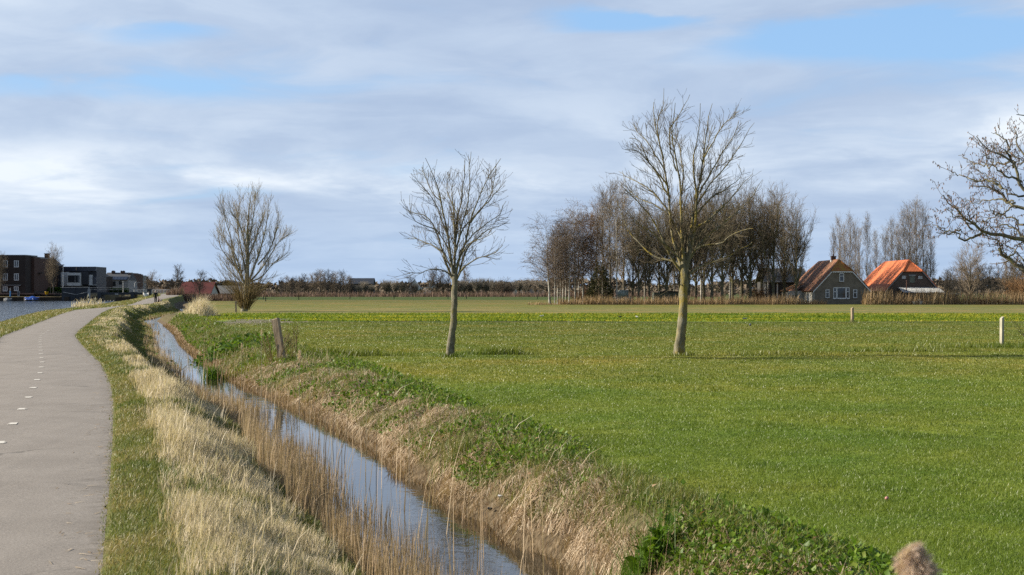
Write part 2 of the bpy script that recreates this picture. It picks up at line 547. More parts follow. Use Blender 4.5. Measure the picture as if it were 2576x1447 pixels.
# --- barks
def barkmat(name, base, dark, lichen, amt, scale=9.0):
    base, dark, lichen = (tuple(x * ALB for x in c) for c in (base, dark, lichen))
    m, t, p = newmat(name)
    co = t.new('ShaderNodeTexCoord').outputs['Object']
    n = t.noise(t.vmath('MULTIPLY', co, (1, 1, .45)), scale, 6.0, 0.65)
    col = t.ramp(n, [(0.32, dark), (0.6, base)])
    l = t.noise(t.vmath('MULTIPLY', co, (1, 1, .6)), scale * .35, 5.0, 0.7)
    col = t.mix(t.math('MULTIPLY', t.step(l, 0.60 - amt * .25, 0.74 - amt * .2), 0.85), col, lichen)
    t.put(p.inputs['Base Color'], col)
    p.inputs['Roughness'].default_value = 0.9
    p.inputs['Specular IOR Level'].default_value = 0.15
    t.put(p.inputs['Normal'], t.bump(t.math('ADD', n, t.math('MULTIPLY', t.noise(co, scale * 3, 4.0, 0.7), 0.6)), 1.0, 0.035))
    return m


M['bark'] = barkmat('grey_bark', (.225, .208, .150), (.085, .078, .050), (.19, .16, .03), 0.45)
M['bark_lichen'] = barkmat('lichen_bark', (.235, .215, .150), (.095, .085, .050), (.25, .185, .02), 0.62, 6.0)
M['twig'] = mat('twig', (.185, .155, .10), (.095, .075, .045), 3.0, 0.85, spec=.2)
M['bud'] = mat('bud', (.09, .05, .03), None, 3.0, 0.7)
M['alder_bark'] = barkmat('alder_bark', (.22, .20, .145), (.075, .065, .045), (.20, .18, .05), 0.35)
M['alder_twig'] = mat('alder_twig', (.17, .135, .10), (.085, .065, .048), 3.0, 0.85, spec=.2)
M['catkin'] = mat('catkin', (.30, .185, .125), (.15, .085, .055), 3.0, 0.8, spec=.2)
M['willow_bark'] = barkmat('willow_bark', (.31, .29, .22), (.14, .125, .085), (.22, .20, .06), 0.35, 5.0)
M['willow_twig'] = mat('willow_twig', (.42, .37, .27), (.26, .215, .145), 1.0, 0.85, spec=.2)
M['osier'] = mat('osier_shoot', (.27, .20, .075), (.14, .095, .04), 1.0, 0.7, spec=.3)
M['birch_bark'] = barkmat('birch_bark', (.46, .44, .39), (.15, .135, .11), (.30, .28, .20), 0.15, 3.0)
M['birch_twig'] = mat('birch_twig', (.25, .195, .145), (.155, .118, .088), 1.0, 0.85, spec=.15)
M['rust_twig'] = mat('rust_twig', (.25, .145, .070), (.15, .085, .042), 1.0, 0.85, spec=.15)
M['lime_bark'] = barkmat('mossy_bark', (.150, .138, .092), (.075, .067, .042), (.12, .12, .03), 0.5, 3.0)
M['lime_twig'] = mat('dark_twig', (.25, .20, .135), (.15, .118, .08), 1.0, 0.85, spec=.15)
M['poplar_bark'] = barkmat('poplar_bark', (.24, .225, .19), (.10, .092, .075), (.16, .15, .08), 0.3, 3.0)
M['poplar_twig'] = mat('pale_twig', (.285, .230, .165), (.185, .148, .105), 1.0, 0.85, spec=.15)
M['far_bark'] = mat('far_bark', (.13, .118, .095), None, 1.0, 0.9, spec=.1)
M['far_twig'] = mat('far_twig', (.195, .155, .110), (.125, .098, .072), .5, 0.9, spec=.1)
M['pollard_twig'] = mat('pollard_twig', (.275, .245, .195), (.185, .160, .125), .5, 0.9, spec=.1)
M['dark_twig'] = mat('bush_twig', (.082, .073, .063), (.05, .044, .04), .5, 0.9, spec=.1)
M['orange_twig'] = mat('orange_twig', (.27, .15, .07), (.17, .10, .05), .5, 0.9, spec=.1)
M['needle'] = mat('needle', (.125, .115, .040), (.070, .070, .026), 2.0, 0.8, spec=.2)

# --- built things
M['post_wood'] = mat('weathered_post', (.44, .345, .225), (.20, .15, .095), 5.0, 0.85, .5, .01, (3, 3, .35))
M['post_pale'] = mat('pale_post', (.46, .43, .32), (.32, .30, .22), 6.0, 0.85, .3, .01, (2, 2, .5))
M['post_dark'] = mat('dark_post', (.10, .085, .065), (.05, .042, .034), 6.0, 0.85, .3, .01)
M['stucco'] = mat('grey_stucco', (.225, .188, .138), (.172, .145, .108), .9, 0.9, .3, .02, lo=.42, hi=.6)
M['cream_wall'] = mat('cream_wall', (.66, .62, .53), (.50, .46, .38), 1.2, 0.85)
M['brown_brick'] = brickmat('barn_brick', (.085, .058, .042), (.115, .075, .055), (.11, .095, .08))
M['dark_brick'] = brickmat('dark_brick', (.042, .031, .026), (.056, .040, .033), (.045, .037, .033))
M['red_brick'] = brickmat('terrace_brick', (.120, .062, .044), (.092, .050, .038), (.10, .075, .06))
M['grey_brick'] = brickmat('grey_brick', (.34, .335, .32), (.29, .285, .275), (.33, .32, .31))
M['white_paint'] = mat('white_paint', (.78, .78, .75), (.66, .66, .63), 4, 0.5)
M['white_render'] = mat('white_render', (.60, .61, .60), (.52, .53, .52), 1.5, 0.8)
M['bridge_paint'] = mat('bridge_paint', (.030, .038, .048), (.018, .022, .028), 2.0, 0.6)
M['black_steel'] = mat('black_steel', (.025, .027, .030), (.014, .015, .016), 2.0, 0.5)
M['slate'] = mat('slate', (.040, .046, .058), (.026, .030, .038), 1.5, 0.55)
M['grey_slate'] = mat('grey_slate', (.085, .090, .10), (.065, .069, .078), 1.5, 0.75)
M['solar'] = mat('solar_panel', (.020, .026, .045), (.014, .018, .032), 1.0, 0.25, spec=.5)
M['dark_clad'] = mat('dark_cladding', (.045, .047, .055), (.032, .034, .040), 3, 0.7, stretch=(4, 4, .4))
M['timber_dark'] = mat('dark_timber', (.060, .056, .050), (.034, .031, .028), 3, 0.85, .3, .02, (5, 5, .4))
M['quay_wood'] = mat('quay_timber', (.060, .044, .030), (.026, .020, .015), 2, 0.9, .4, .03, (2, 2, 1))
M['grey_metal'] = mat('grey_metal', (.30, .31, .31), (.22, .23, .23), 2, 0.45)
M['rust'] = mat('rusty_pipe', (.16, .075, .045), (.09, .05, .04), 4, 0.8)
M['blue_tarp'] = mat('blue_tarp', (.035, .115, .44), (.022, .075, .32), 2, 0.5)
M['grey_tarp'] = mat('grey_tarp', (.19, .20, .21), (.13, .14, .15), 2, 0.7)
M['blue_paint'] = mat('blue_paint', (.05, .26, .55), (.035, .20, .45), 3, 0.5)
M['yellow'] = mat('yellow_plastic', (.72, .44, .02), (.62, .37, .015), 3, 0.45)
M['orange'] = mat('orange_plastic', (.62, .30, .05), (.5, .24, .04), 3, 0.5)
M['red_roof_far'] = mat('red_sheet_roof', (.13, .028, .022), (.09, .02, .017), .6, 0.75)
M['grey_roof_far'] = mat('grey_sheet_roof', (.15, .15, .145), (.11, .11, .105), .6, 0.8)
M['tank'] = mat('tank_paint', (.55, .60, .55), (.42, .46, .42), 3, 0.5)
M['pave'] = mat('brick_paving', (.20, .12, .095), (.15, .095, .075), 3, 0.9)
M['lawn'] = mat('lawn', (.075, .12, .02), (.05, .085, .015), .8, 0.95)
M['skin'] = mat('skin', (.62, .40, .31), (.56, .35, .27), 6, 0.55)
M['jacket'] = mat('dark_jacket', (.016, .022, .018), (.010, .013, .011), 8, 0.8)
M['trousers'] = mat('dark_trousers', (.014, .014, .016), (.009, .009, .010), 8, 0.85)
M['grey_hair'] = mat('grey_hair', (.62, .60, .57), (.5, .48, .46), 20, 0.7)
M['dog_white'] = mat('cream_fur', (.70, .62, .52), (.60, .50, .40), 3, 0.9)
M['dog_brown'] = mat('brown_fur', (.11, .045, .028), (.075, .032, .022), 3, 0.9)
M['red_leash'] = mat('red_leash', (.35, .02, .02), None, 3, 0.6)
M['black_bird'] = mat('black_feather', (.018, .018, .020), None, 8, 0.6)
M['white_bird'] = mat('white_feather', (.82, .82, .80), (.72, .72, .71), 8, 0.7)
M['grey_bird'] = mat('grey_feather', (.20, .21, .23), (.14, .15, .16), 8, 0.7)
M['pink'] = mat('pink_plastic', (.55, .25, .23), (.45, .2, .18), 4, 0.5)
M['sheet'] = mat('white_sheet', (.72, .72, .70), (.62, .62, .6), 3, 0.7)
M['bale_green'] = mat('pale_green_wrap', (.36, .42, .37), (.28, .33, .29), 2, 0.5)
M['shed_green'] = mat('faded_green_board', (.17, .185, .14), (.12, .13, .10), 2, 0.85, stretch=(4, 4, .5))

m, t, p = newmat('window_glass')
p.inputs['Base Color'].default_value = (.020, .024, .028, 1)
p.inputs['Roughness'].default_value = 0.06
p.inputs['Specular IOR Level'].default_value = 0.6
co = t.new('ShaderNodeTexCoord').outputs['Object']
t.put(p.inputs['Normal'], t.bump(t.noise(co, 1.1, 2.0), 0.08, 0.05))
M['glass'] = m


def tilemat(name, c1, c2, moss, amt):
    c1, c2, moss = (tuple(x * ALB for x in c) for c in (c1, c2, moss))
    m, t, p = newmat(name)
    co = t.new('ShaderNodeTexCoord').outputs['Object']
    x, y, z = t.sep(co)[:3]
    nx, ny, nz = t.sep(t.new('ShaderNodeNewGeometry').outputs['Normal'])[:3]
    side = t.math('GREATER_THAN', t.math('ABSOLUTE', nx), t.math('ABSOLUTE', ny))
    along = t.math('ADD', t.math('MULTIPLY', side, y), t.math('MULTIPLY', t.math('SUBTRACT', 1.0, side), x))
    b = t.new('ShaderNodeTexBrick')
    b.offset = 0.0
    t.put(b.inputs['Vector'], t.comb(along, z, 0.0))
    b.inputs['Scale'].default_value = 1.0
    b.inputs['Brick Width'].default_value = 0.24
    b.inputs['Row Height'].default_value = 0.25
    b.inputs['Mortar Size'].default_value = 0.012
    t.put(b.inputs['Color1'], c1)
    t.put(b.inputs['Color2'], c2)
    t.put(b.inputs['Mortar'], tuple(v * .75 for v in c2))
    n = t.noise(co, 1.6, 6.0, 0.7)
    col = t.mix(t.math('MULTIPLY', t.step(n, 0.62 - amt * .25, 0.74 - amt * .15), amt), b.outputs['Color'], moss)
    col = t.mix(0.3, col, t.ramp(t.noise(co, 6.0, 4.0, 0.7), [(0.3, .6), (0.7, 1.3)]), 'MULTIPLY')
    t.put(p.inputs['Base Color'], col)
    p.inputs['Roughness'].default_value = 0.75
    p.inputs['Specular IOR Level'].default_value = 0.2
    wv = t.math('SINE', t.math('MULTIPLY', along, 2 * math.pi / 0.24))
    hz_ = t.math('FRACT', t.math('MULTIPLY', z, 4.0))
    t.put(p.inputs['Normal'], t.bump(t.math('ADD', wv, hz_), 0.35, 0.02))
    return m


M['old_tile'] = tilemat('old_clay_tile', (.36, .15, .085), (.27, .118, .07), (.12, .095, .045), 0.8)
M['old_tile_front'] = tilemat('lichen_clay_tile', (.40, .15, .045), (.30, .115, .04), (.34, .23, .035), 0.7)
M['new_tile'] = tilemat('orange_clay_tile', (.60, .175, .068), (.52, .145, .056), (.50, .16, .07), 0.06)
m, t, p = newmat('corrugated_sheet')
co = t.new('ShaderNodeTexCoord').outputs['Object']
col = t.ramp(t.noise(co, 2.2, 6.0, .7), [(0.3, (.24, .24, .23)), (0.6, (.40, .41, .40))])
t.put(p.inputs['Base Color'], col)
p.inputs['Roughness'].default_value = 0.55
M['corrugated'] = m

# ------------------------------------------------------------------ the lie of the land
def gp(px, py, z):
    """point on level z seen at a pixel of the 2576 px wide view"""
    y = (CZ - z) * F / (py - HY)
    return ((px - CX) / F * y, y)


def X_at(px, y): return (px - CX) / F * y
def Z_at(py, y): return CZ - (py - HY) / F * y


WZ = -0.9          # ditch water level
KZ = -0.2          # canal water level
_pr = [gp(*k) for k in [(262, 1447, 0), (272, 1350, 0), (282, 1220, 0), (288, 1100.6, 0), (289, 1049, 0), (288, 1005, 0), (283, 971, 0), (271, 940, 0), (255.5, 911, 0),
                        (232, 890, 0), (208.6, 866.7, 0), (196, 851, 0), (191.6, 843, 0), (198, 834, 0), (216.5, 818.5, 0), (234.7, 804, 0), (255.5, 788.5, 0), (273.8, 779.3, 0),
                        (300, 773, .03), (360, 768, .12), (391, 762.4, .36)]] + [(-61.3, 275), (-64.6, 302), (-74.0, 349), (-92, 420), (-140, 620)]
_pr = [(2.6, -12)] + _pr
PRy, PRx = np.array([p[1] for p in _pr]), np.array([p[0] for p in _pr])
_pl = [(-0.55, -12), (-5.95, 11), (-8.6, 21.3), (-13.9, 40), (-22.8, 69.6), (-25.9, 82.2), (-31.6, 105), (-38.6, 133), (-46.4, 165.8), (-49.6, 194), (-51.4, 212), (-64.5, 275), (-68.2, 302), (-78.5, 349), (-97, 420), (-146, 620)]
PLy, PLx = np.array([p[1] for p in _pl]), np.array([p[0] for p in _pl])
_ce = [(-4.5, -12), (-9.8, 11), (-17.6, 40), (-26.6, 69.6), (-35, 106.7), (-41.8, 133), (-50.4, 168), (-54.4, 191), (-58, 211), (-66, 260), (-76, 310), (-84, 345), (-104, 420), (-152, 620)]
CEy, CEx = np.array([p[1] for p in _ce]), np.array([p[0] for p in _ce])
_wr = [gp(px, py, WZ) for px, py in [(1424, 1443), (1398, 1411), (1335, 1388), (1267, 1370), (1223, 1320), (1174, 1304), (1097, 1265), (1079, 1223), (1006, 1205), (989, 1175),
                                     (958, 1151), (910, 1120), (849, 1091), (826, 1072), (783, 1050), (723, 1026), (682, 1001), (629, 985), (558, 942), (496, 903), (456, 869), (443, 846), (428, 830), (415, 821)]]
_wr = [(7.2, -12), (2.6, 8)] + sorted(_wr, key=lambda q: q[1]) + [(-34.2, 150), (-40.5, 190), (-44.5, 215), (-58, 275), (-62, 302), (-71.5, 349), (-89, 420), (-137, 620)]
WRy, WRx = np.array([p[1] for p in _wr]), np.array([p[0] for p in _wr])
_bt = [(9.0, -12), (4.3, 4), (2.35, 12.1), (1.62, 15.5), (.8, 19.3), (-.24, 24.8), (-2.6, 35.6), (-5.6, 48.6), (-11.0, 67.5), (-16.4, 88), (-20.8, 104), (-26.3, 127), (-32.4, 150), (-38.6, 190), (-42.6, 215), (-56, 275), (-60, 302), (-69.5, 349), (-87, 420), (-135, 620)]
BTy, BTx = np.array([p[1] for p in _bt]), np.array([p[0] for p in _bt])
_pz = [(-12, 0), (165, 0), (189, .03), (205, .12), (215, .36), (275, .6), (302, 1.0), (349, 1.25), (620, 1.25)]
PZy, PZ_ = np.array([p[0] for p in _pz]), np.array([p[1] for p in _pz])


def lines(y):
    y = np.asarray(y, float)
    pr = np.interp(y, PRy, PRx)
    pl = np.interp(y, PLy, PLx)
    ce = np.minimum(np.interp(y, CEy, CEx), pl - .8)
    wr = np.interp(y, WRy, WRx)
    wid = np.interp(y, [0, 16, 40, 90, 130, 200, 620], [2.1, 2.1, 1.9, 1.6, 1.5, 1.2, 1.0])
    wl = np.maximum(wr - wid, pr + 1.2)
    wr = np.maximum(wr, wl + .3)
    bt = np.maximum(np.interp(y, BTy, BTx), wr + .7)
    return dict(ce=ce, pl=pl, pr=pr, wl=wl, wr=wr, bt=bt, pz=np.interp(y, PZy, PZ_), clos=np.clip((y - 230) / 60, 0, 1))


_lat = np.random.default_rng(5).random((256, 256))


def vnoise(x, y):
    """smooth value noise 0..1"""
    xi, yi = np.floor(x).astype(int), np.floor(y).astype(int)
    fx, fy = x - xi, y - yi
    fx, fy = fx * fx * (3 - 2 * fx), fy * fy * (3 - 2 * fy)
    a, b = _lat[xi % 256, yi % 256], _lat[(xi + 1) % 256, yi % 256]
    c, d = _lat[xi % 256, (yi + 1) % 256], _lat[(xi + 1) % 256, (yi + 1) % 256]
    return (a * (1 - fx) + b * fx) * (1 - fy) + (c * (1 - fx) + d * fx) * fy


def fbm(x, y, o=3):
    s, a, n = 0, 1, 0
    for i in range(o):
        s = s + a * vnoise(x * 2 ** i + 17 * i, y * 2 ** i + 31 * i)
        n += a
        a *= .5
    return s / n


def height(x, y):
    x, y = np.asarray(x, float), np.asarray(y, float)
    L = lines(y)
    ce, pl, pr, wl, wr, bt, pz, clos = (L[k] for k in ('ce', 'pl', 'pr', 'wl', 'wr', 'bt', 'pz', 'clos'))
    fz = -0.2 + .05 * (fbm(x * .12, y * .12) - .5) + np.clip((y - 150) / 90, 0, 1) * .10
    fz = fz - .13 * np.exp(-((y - 111.2 - 1.2 * (fbm(x * .08, y * 0) - .5)) / .5) ** 2) * (x > bt + 2)
    fz = fz - .05 * np.exp(-((y - (23.0 - (x - 8.0) * 1.0)) / .35) ** 2) * (x > 4)      # wheel rut
    lump = (fbm(x * .9 + 3, y * .45, 3) - .5)
    wz = WZ + (0.0 - WZ) * .8 * clos
    z = fz.copy()
    # right bank
    m = (x >= wr) & (x < bt)
    tt = np.clip((x - wr) / (bt - wr), 0, 1)
    z = np.where(m, (wz - .05) + (fz - wz + .05) * (1 - (1 - tt) ** 1.9) + (lump * .20 + .20 * (fbm(x * 2.4, y * 1.5, 2) - .5)) * np.sin(math.pi * tt), z)
    # ditch bed
    m = (x >= wl) & (x < wr)
    tt = np.clip((x - wl) / (wr - wl), 0, 1)
    z = np.where(m, wz - .05 - (1 - clos) * .35 * np.sin(math.pi * tt), z)
    # dike slope, verge
    m = (x >= pr) & (x < wl)
    wv = (wl - pr) * np.interp(y, [14, 34, 60], [.30, .40, .50])
    tt = np.clip((x - pr - wv) / np.maximum(wl - pr - wv, .1), 0, 1)
    steep = np.clip((y - 26) / 16, 0, 1)
    prof_far = np.where(tt < .45, .80 * (tt / .45) ** 1.1, .80 + .20 * (np.maximum(tt - .45, 0) / .55))
    prof = np.where(tt < .75, .58 * (tt / .75) ** 1.15, .58 + .42 * (np.maximum(tt - .75, 0) / .25) ** .8)
    prof = prof * (1 - steep) + prof_far * steep
    z = np.where(m, pz - .008 + .035 * np.clip((x - pr) / .3, 0, 1) + (wz - .05 - pz) * prof + lump * .60 * np.sin(math.pi * np.clip((x - pr) / (wl - pr), 0, 1)) * np.clip((y - 8) / 20, .45, 1), z)
    # under the path
    z = np.where((x >= pl) & (x < pr), pz - .032, z)
    # canal side verge
    m = (x >= ce) & (x < pl)
    tt = np.clip((x - ce) / (pl - ce), 0, 1)
    base = np.where(y > 346, 1.0, KZ - .05)
    z = np.where(m, base + (pz + .01 - base) * (1 - (1 - tt) ** 2.2) + .06 * lump * np.sin(math.pi * tt), z)
    # canal bed and the far quay with the lock channel
    tt = np.clip((ce - x) / 2.0, 0, 1)
    bed = (KZ - .05) - 1.2 * tt
    land = np.interp(y, [345.9, 346.1, 352, 360], [.6, .62, 1.45, 1.5])
    chan = (x > -91.5) & (x < -86.8) & (y < 430)
    far = np.where((y > 346.0) & ~chan, land, np.where(chan & (y > 346), -1.4, bed))
    z = np.where(x < ce, far, z)
    return z


# rows and columns that follow the path, the ditch and the canal
rows = [-12.0]
while rows[-1] < 4200:
    yv = rows[-1]
    st = .45 if yv < 45 else .45 + (yv - 45) * .011
    if 340 < yv < 356: st = min(st, .9)
    rows.append(yv + st)
rows = np.array(sorted(rows + [345.95, 346.05, 110.6, 111.2, 111.8]))
L = lines(rows)
cols = []
def seg(a, b, n, pw=1.0):
    u = (np.arange(n) / n) ** pw
    cols.append(a[:, None] + (b - a)[:, None] * u[None, :])
far_l, far_r = np.full_like(rows, -5000.0), np.full_like(rows, 5000.0)
lm = L['ce'] - 70
seg(far_l, lm, 10)
seg(lm, L['ce'] - 2.0, 44)
seg(L['ce'] - 2.0, L['ce'], 3)
seg(L['ce'], L['pl'], 8)
seg(L['pl'], L['pl'] + .06, 1)
seg(L['pl'] + .06, L['pr'] - .06, 3)
seg(L['pr'] - .06, L['pr'], 1)
seg(L['pr'], L['wl'], 18)
seg(L['wl'], L['wr'], 5)
seg(L['wr'], L['bt'], 14)
seg(L['bt'], L['bt'] + 30, 60)
seg(L['bt'] + 30, L['bt'] + 160, 40)
seg(L['bt'] + 160, far_r, 8)
cols.append(far_r[:, None])
GX = np.concatenate(cols, axis=1)
GY = np.repeat(rows[:, None], GX.shape[1], axis=1)
GZ = height(GX, GY)
nr, nc_ = GX.shape
ii = np.arange((nr - 1) * nc_).reshape(nr - 1, nc_)[:, :-1].ravel()
quads = np.stack([ii, ii + 1, ii + nc_ + 1, ii + nc_], 1)
Lg = {k: np.repeat(v[:, None], nc_, axis=1) for k, v in L.items()}
bankw = ((GX > Lg['ce'] - 3) & (GX < Lg['bt'] + .3)).astype(float)
soilw = np.where((GX > Lg['wl'] - .35) & (GX < Lg['wr'] + .3), 1.0, np.where((GX >= Lg['wr']) & (GX < Lg['bt']), .7, 0)) * (GY < 330)
soilw = np.where((GX < Lg['ce']), .8, soilw)
ground = npmesh('ground', np.stack([GX, GY, GZ], -1).reshape(-1, 3), quads, None, M['ground'], None, {'bank': bankw.ravel(), 'soil': soilw.ravel()}, smooth=True)
prop(ground, kind='structure')

# cycle path
py_ = np.concatenate([np.arange(-12, 60, .35), np.arange(60, 420, 1.0)])
Lp = lines(py_)
us = np.array([0, .03, .08, .2, .35, .5, .65, .8, .92, .97, 1.0])
rag = (fbm(py_ * 1.7, py_ * 0 + 3, 4) - .5) * .22
rag2 = (fbm(py_ * 1.7, py_ * 0 + 9, 4) - .5) * .22
PX = (Lp['pl'] + rag2)[:, None] + (Lp['pr'] + rag - Lp['pl'] - rag2)[:, None] * us[None, :]
PYY = np.repeat(py_[:, None], len(us), 1)
PZZ = Lp['pz'][:, None] + .0 + .03 * (1 - (2 * us - 1) ** 2)[None, :] - .02
k_ = len(us)
ii = np.arange((len(py_) - 1) * k_).reshape(-1, k_)[:, :-1].ravel()
ed = np.repeat(np.clip(1 - np.minimum(us, 1 - us) / .09, 0, 1)[None, :], len(py_), 0)
path = npmesh('cycle_path', np.stack([PX, PYY, PZZ], -1).reshape(-1, 3), np.stack([ii, ii + 1, ii + k_ + 1, ii + k_], 1), None, M['asphalt'], None, {'edge': ed.ravel()}, smooth=True)
prop(path, kind='structure')


def path_z(x, y):
    Lq = lines(y)
    u = (x - Lq['pl']) / (Lq['pr'] - Lq['pl'])
    return Lq['pz'] + .03 * (1 - (2 * u - 1) ** 2) - .02


# worn centre line dashes
rng = np.random.default_rng(11)
mv, mf = [], []
def paint(cx, cy, tx, ty, ln, wd):
    """one worn dash: a ragged sheet 4 mm above the path"""
    nx, ny = ty, -tx
    k = 7
    left = [(-1 + 2 * i / k) for i in range(k + 1)]
    ring = [(u, .5 * (1 + .25 * rng.standard_normal())) for u in left] + [(u, -.5 * (1 + .25 * rng.standard_normal())) for u in reversed(left)]
    b = len(mv)
    for u, v in ring:
        x_, y_ = cx + tx * u * ln / 2 + nx * v * wd, cy + ty * u * ln / 2 + ny * v * wd
        mv.append((x_, y_, float(path_z(x_, y_)) + .006))
    mf.append(tuple(range(b, b + len(ring))))
_yy = np.arange(2, 340, .05)
_lc = lines(_yy)
_cx = _lc['pl'] * .47 + _lc['pr'] * .53
_s = np.concatenate([[0], np.cumsum(np.hypot(np.diff(_cx), np.diff(_yy)))])
s0 = np.interp(20.5, _yy, _s)
for k in range(-5, 110):
    sv = s0 + 3.0 * k
    if not 0 < sv < _s[-1] - 1: continue
    cy = np.interp(sv, _s, _yy)
    cx = np.interp(sv, _s, _cx)
    y2 = np.interp(sv + .3, _s, _yy)
    x2 = np.interp(sv + .3, _s, _cx)
    d = math.hypot(x2 - cx, y2 - cy)
    paint(cx, cy, (x2 - cx) / d, (y2 - cy) / d, .34, .12)
for xx in (-13.1, -12.86, -12.62):
    paint(xx, 47.9, 1, 0, .13, .17)
mk = bpy.data.meshes.new('path_markings')
mk.from_pydata(mv, [], mf)
mk_o = bpy.data.objects.new('path_markings', mk)
C.objects.link(mk_o)
mk.materials.append(M['road_paint'])
prop(mk_o, kind='structure')

# water
wy = np.concatenate([np.arange(-12, 60, 1.0), np.arange(60, 290, 3.0)])
Lw = lines(wy)
wv_ = np.stack([np.stack([Lw['wl'] - .45, wy, np.full_like(wy, WZ)], 1), np.stack([Lw['wr'] + .25, wy, np.full_like(wy, WZ)], 1)], 1).reshape(-1, 3)
ii = np.arange(len(wy) - 1) * 2
prop(npmesh('ditch_water', wv_, np.stack([ii, ii + 1, ii + 3, ii + 2], 1), None, M['ditch'], smooth=True), kind='structure')
cy_ = np.concatenate([np.arange(-12, 346, 4.0), [346.05]])
Lc = lines(cy_)
cv_ = np.stack([np.stack([np.full_like(cy_, -900.0), cy_, np.full_like(cy_, KZ)], 1), np.stack([Lc['ce'] + .25, cy_, np.full_like(cy_, KZ)], 1)], 1).reshape(-1, 3)
ii = np.arange(len(cy_) - 1) * 2
cq = [list(q) for q in np.stack([ii, ii + 1, ii + 3, ii + 2], 1)]
b = len(cv_)
cv_ = np.concatenate([cv_, [(-91.6, 346.05, KZ), (-86.7, 346.05, KZ), (-86.7, 432, KZ), (-91.6, 432, KZ)]])
cq.append([b, b + 1, b + 2, b + 3])
prop(npmesh('canal_water', cv_, cq, None, M['canal'], smooth=True), kind='structure')


# ------------------------------------------------------------------ blades, straw and leaves
def strips(P0, P1, P2, W, side, tint):
    """tapered ribbons root - middle - tip; W the root width, side the unit vector across"""
    n = len(P0)
    s = side * (W[:, None] * .5)
    V = np.empty((n, 5, 3))
    V[:, 0], V[:, 1] = P0 - s, P0 + s
    V[:, 2], V[:, 3] = P1 - s * .8, P1 + s * .8
    V[:, 4] = P2
    k = np.arange(n) * 5
    q = np.stack([k, k + 1, k + 3, k + 2], 1)
    t3 = np.stack([k + 2, k + 3, k + 4], 1)
    return V.reshape(-1, 3), q, t3, np.repeat(tint, 5)


def grass(rng, x, y, z, h, wd, lean=.35, tint=None, wind=(.25, -.05), flat=0.0):
    n = len(x)
    az = rng.random(n) * 2 * math.pi
    lx, ly = np.cos(az) * lean * rng.random(n) + wind[0] * rng.random(n), np.sin(az) * lean * rng.random(n) + wind[1] * rng.random(n)
    P0 = np.stack([x, y, z], 1)
    up = np.maximum(1 - flat * rng.random(n), .08)
    P1 = P0 + np.stack([lx * h * .40, ly * h * .40, h * .58 * up], 1)
    P2 = P0 + np.stack([lx * h * 1.15, ly * h * 1.15, h * up], 1)
    sa = rng.random(n) * 2 * math.pi
    side = np.stack([np.cos(sa), np.sin(sa), (rng.random(n) - .5) * .5], 1)
    return strips(P0, P1, P2, wd, side, rng.random(n) if tint is None else tint)


def join(parts):
    V, Q, T, A = [], [], [], []
    k = 0
    for v, q, t3, a in parts:
        V.append(v); Q.append(q + k); T.append(t3 + k); A.append(a)
        k += len(v)
    return np.concatenate(V), np.concatenate(Q), np.concatenate(T), np.concatenate(A)


def stuff(name, parts, m, label, cat):
    V, Q, T, A = join(parts)
    return prop(npmesh(name, V, Q, T, m, None, {'tint': A}), label, cat, kind='stuff')


def scatter(rng, y0, y1, dens, xa, xb, pad=1.5):
    """points on the ground between the lines xa(y) and xb(y), inside what the camera could see plus a margin"""
    ys = np.linspace(y0, y1, 40)
    lo = np.minimum.reduce([np.maximum(xa(ys), -(.335 * ys + pad)), xb(ys)])
    hi = np.minimum(xb(ys), .335 * ys + pad)
    wd = np.maximum(hi - lo, 0)
    area = np.trapz(wd, ys)
    n = int(area * dens)
    if n <= 0: return np.zeros(0), np.zeros(0)
    cdf = np.concatenate([[0], np.cumsum((wd[1:] + wd[:-1]) / 2)])
    y = np.interp(rng.random(n) * cdf[-1], cdf, ys)
    a = np.maximum(xa(y), -(.335 * y + pad))
    bb = np.minimum(xb(y), .335 * y + pad)
    return a + np.maximum(bb - a, 0) * rng.random(n), y


def ln(k, off=0.0):
    return lambda y: lines(y)[k] + off


inf = lambda y: np.full_like(np.asarray(y, float), 1e6)
rng = np.random.default_rng(1)
near, mid = [], []
for y0, y1, dens, h, wd in [(8, 16, 3800, .040, .0044), (16, 24, 2100, .042, .0056), (24, 34, 1050, .045, .008), (34, 46, 450, .050, .013), (46, 62, 230, .052, .018), (62, 85, 100, .055, .026), (85, 110, 50, .058, .034)]:
    x, y = scatter(rng, y0, y1, dens, ln('bt', -.25), inf)
    sr = ((x + 18.8) / 3.1) ** 2 + ((y - 109.0) / 14.5) ** 2
    kk_ = (sr + 1.6 * (fbm(x * .9, y * .3) - .5) > .95) | (rng.random(len(x)) < .45 * np.clip(fbm(x * 1.3, y * .5 + 70, 2) * 2.2 - .8, 0, 1))
    x, y = x[kk_], y[kk_]
    f = fbm(x * .35, y * .35)
    f2 = fbm(x * 1.6 + 9, y * 1.6)
    hh = h * (.5 + .75 * rng.random(len(x))) * (.45 + 1.1 * f2 + .9 * np.clip(fbm(x * .8 + 3, y * .8 + 8) - .62, 0, 1))
    ti = np.clip(-.02 + .85 * f + .45 * (rng.random(len(x)) - .5) + .45 * (rng.random(len(x)) > .982), 0, 1)
    near.append(grass(rng, x, y, height(x, y) - .004, hh, wd * (.6 + .8 * rng.random(len(x))), .9, ti, (.15, -.05), .45))
stuff('meadow_grass', near, M['grass'], 'short green meadow grass right of the ditch, grazed and glinting in the sun', 'grass')
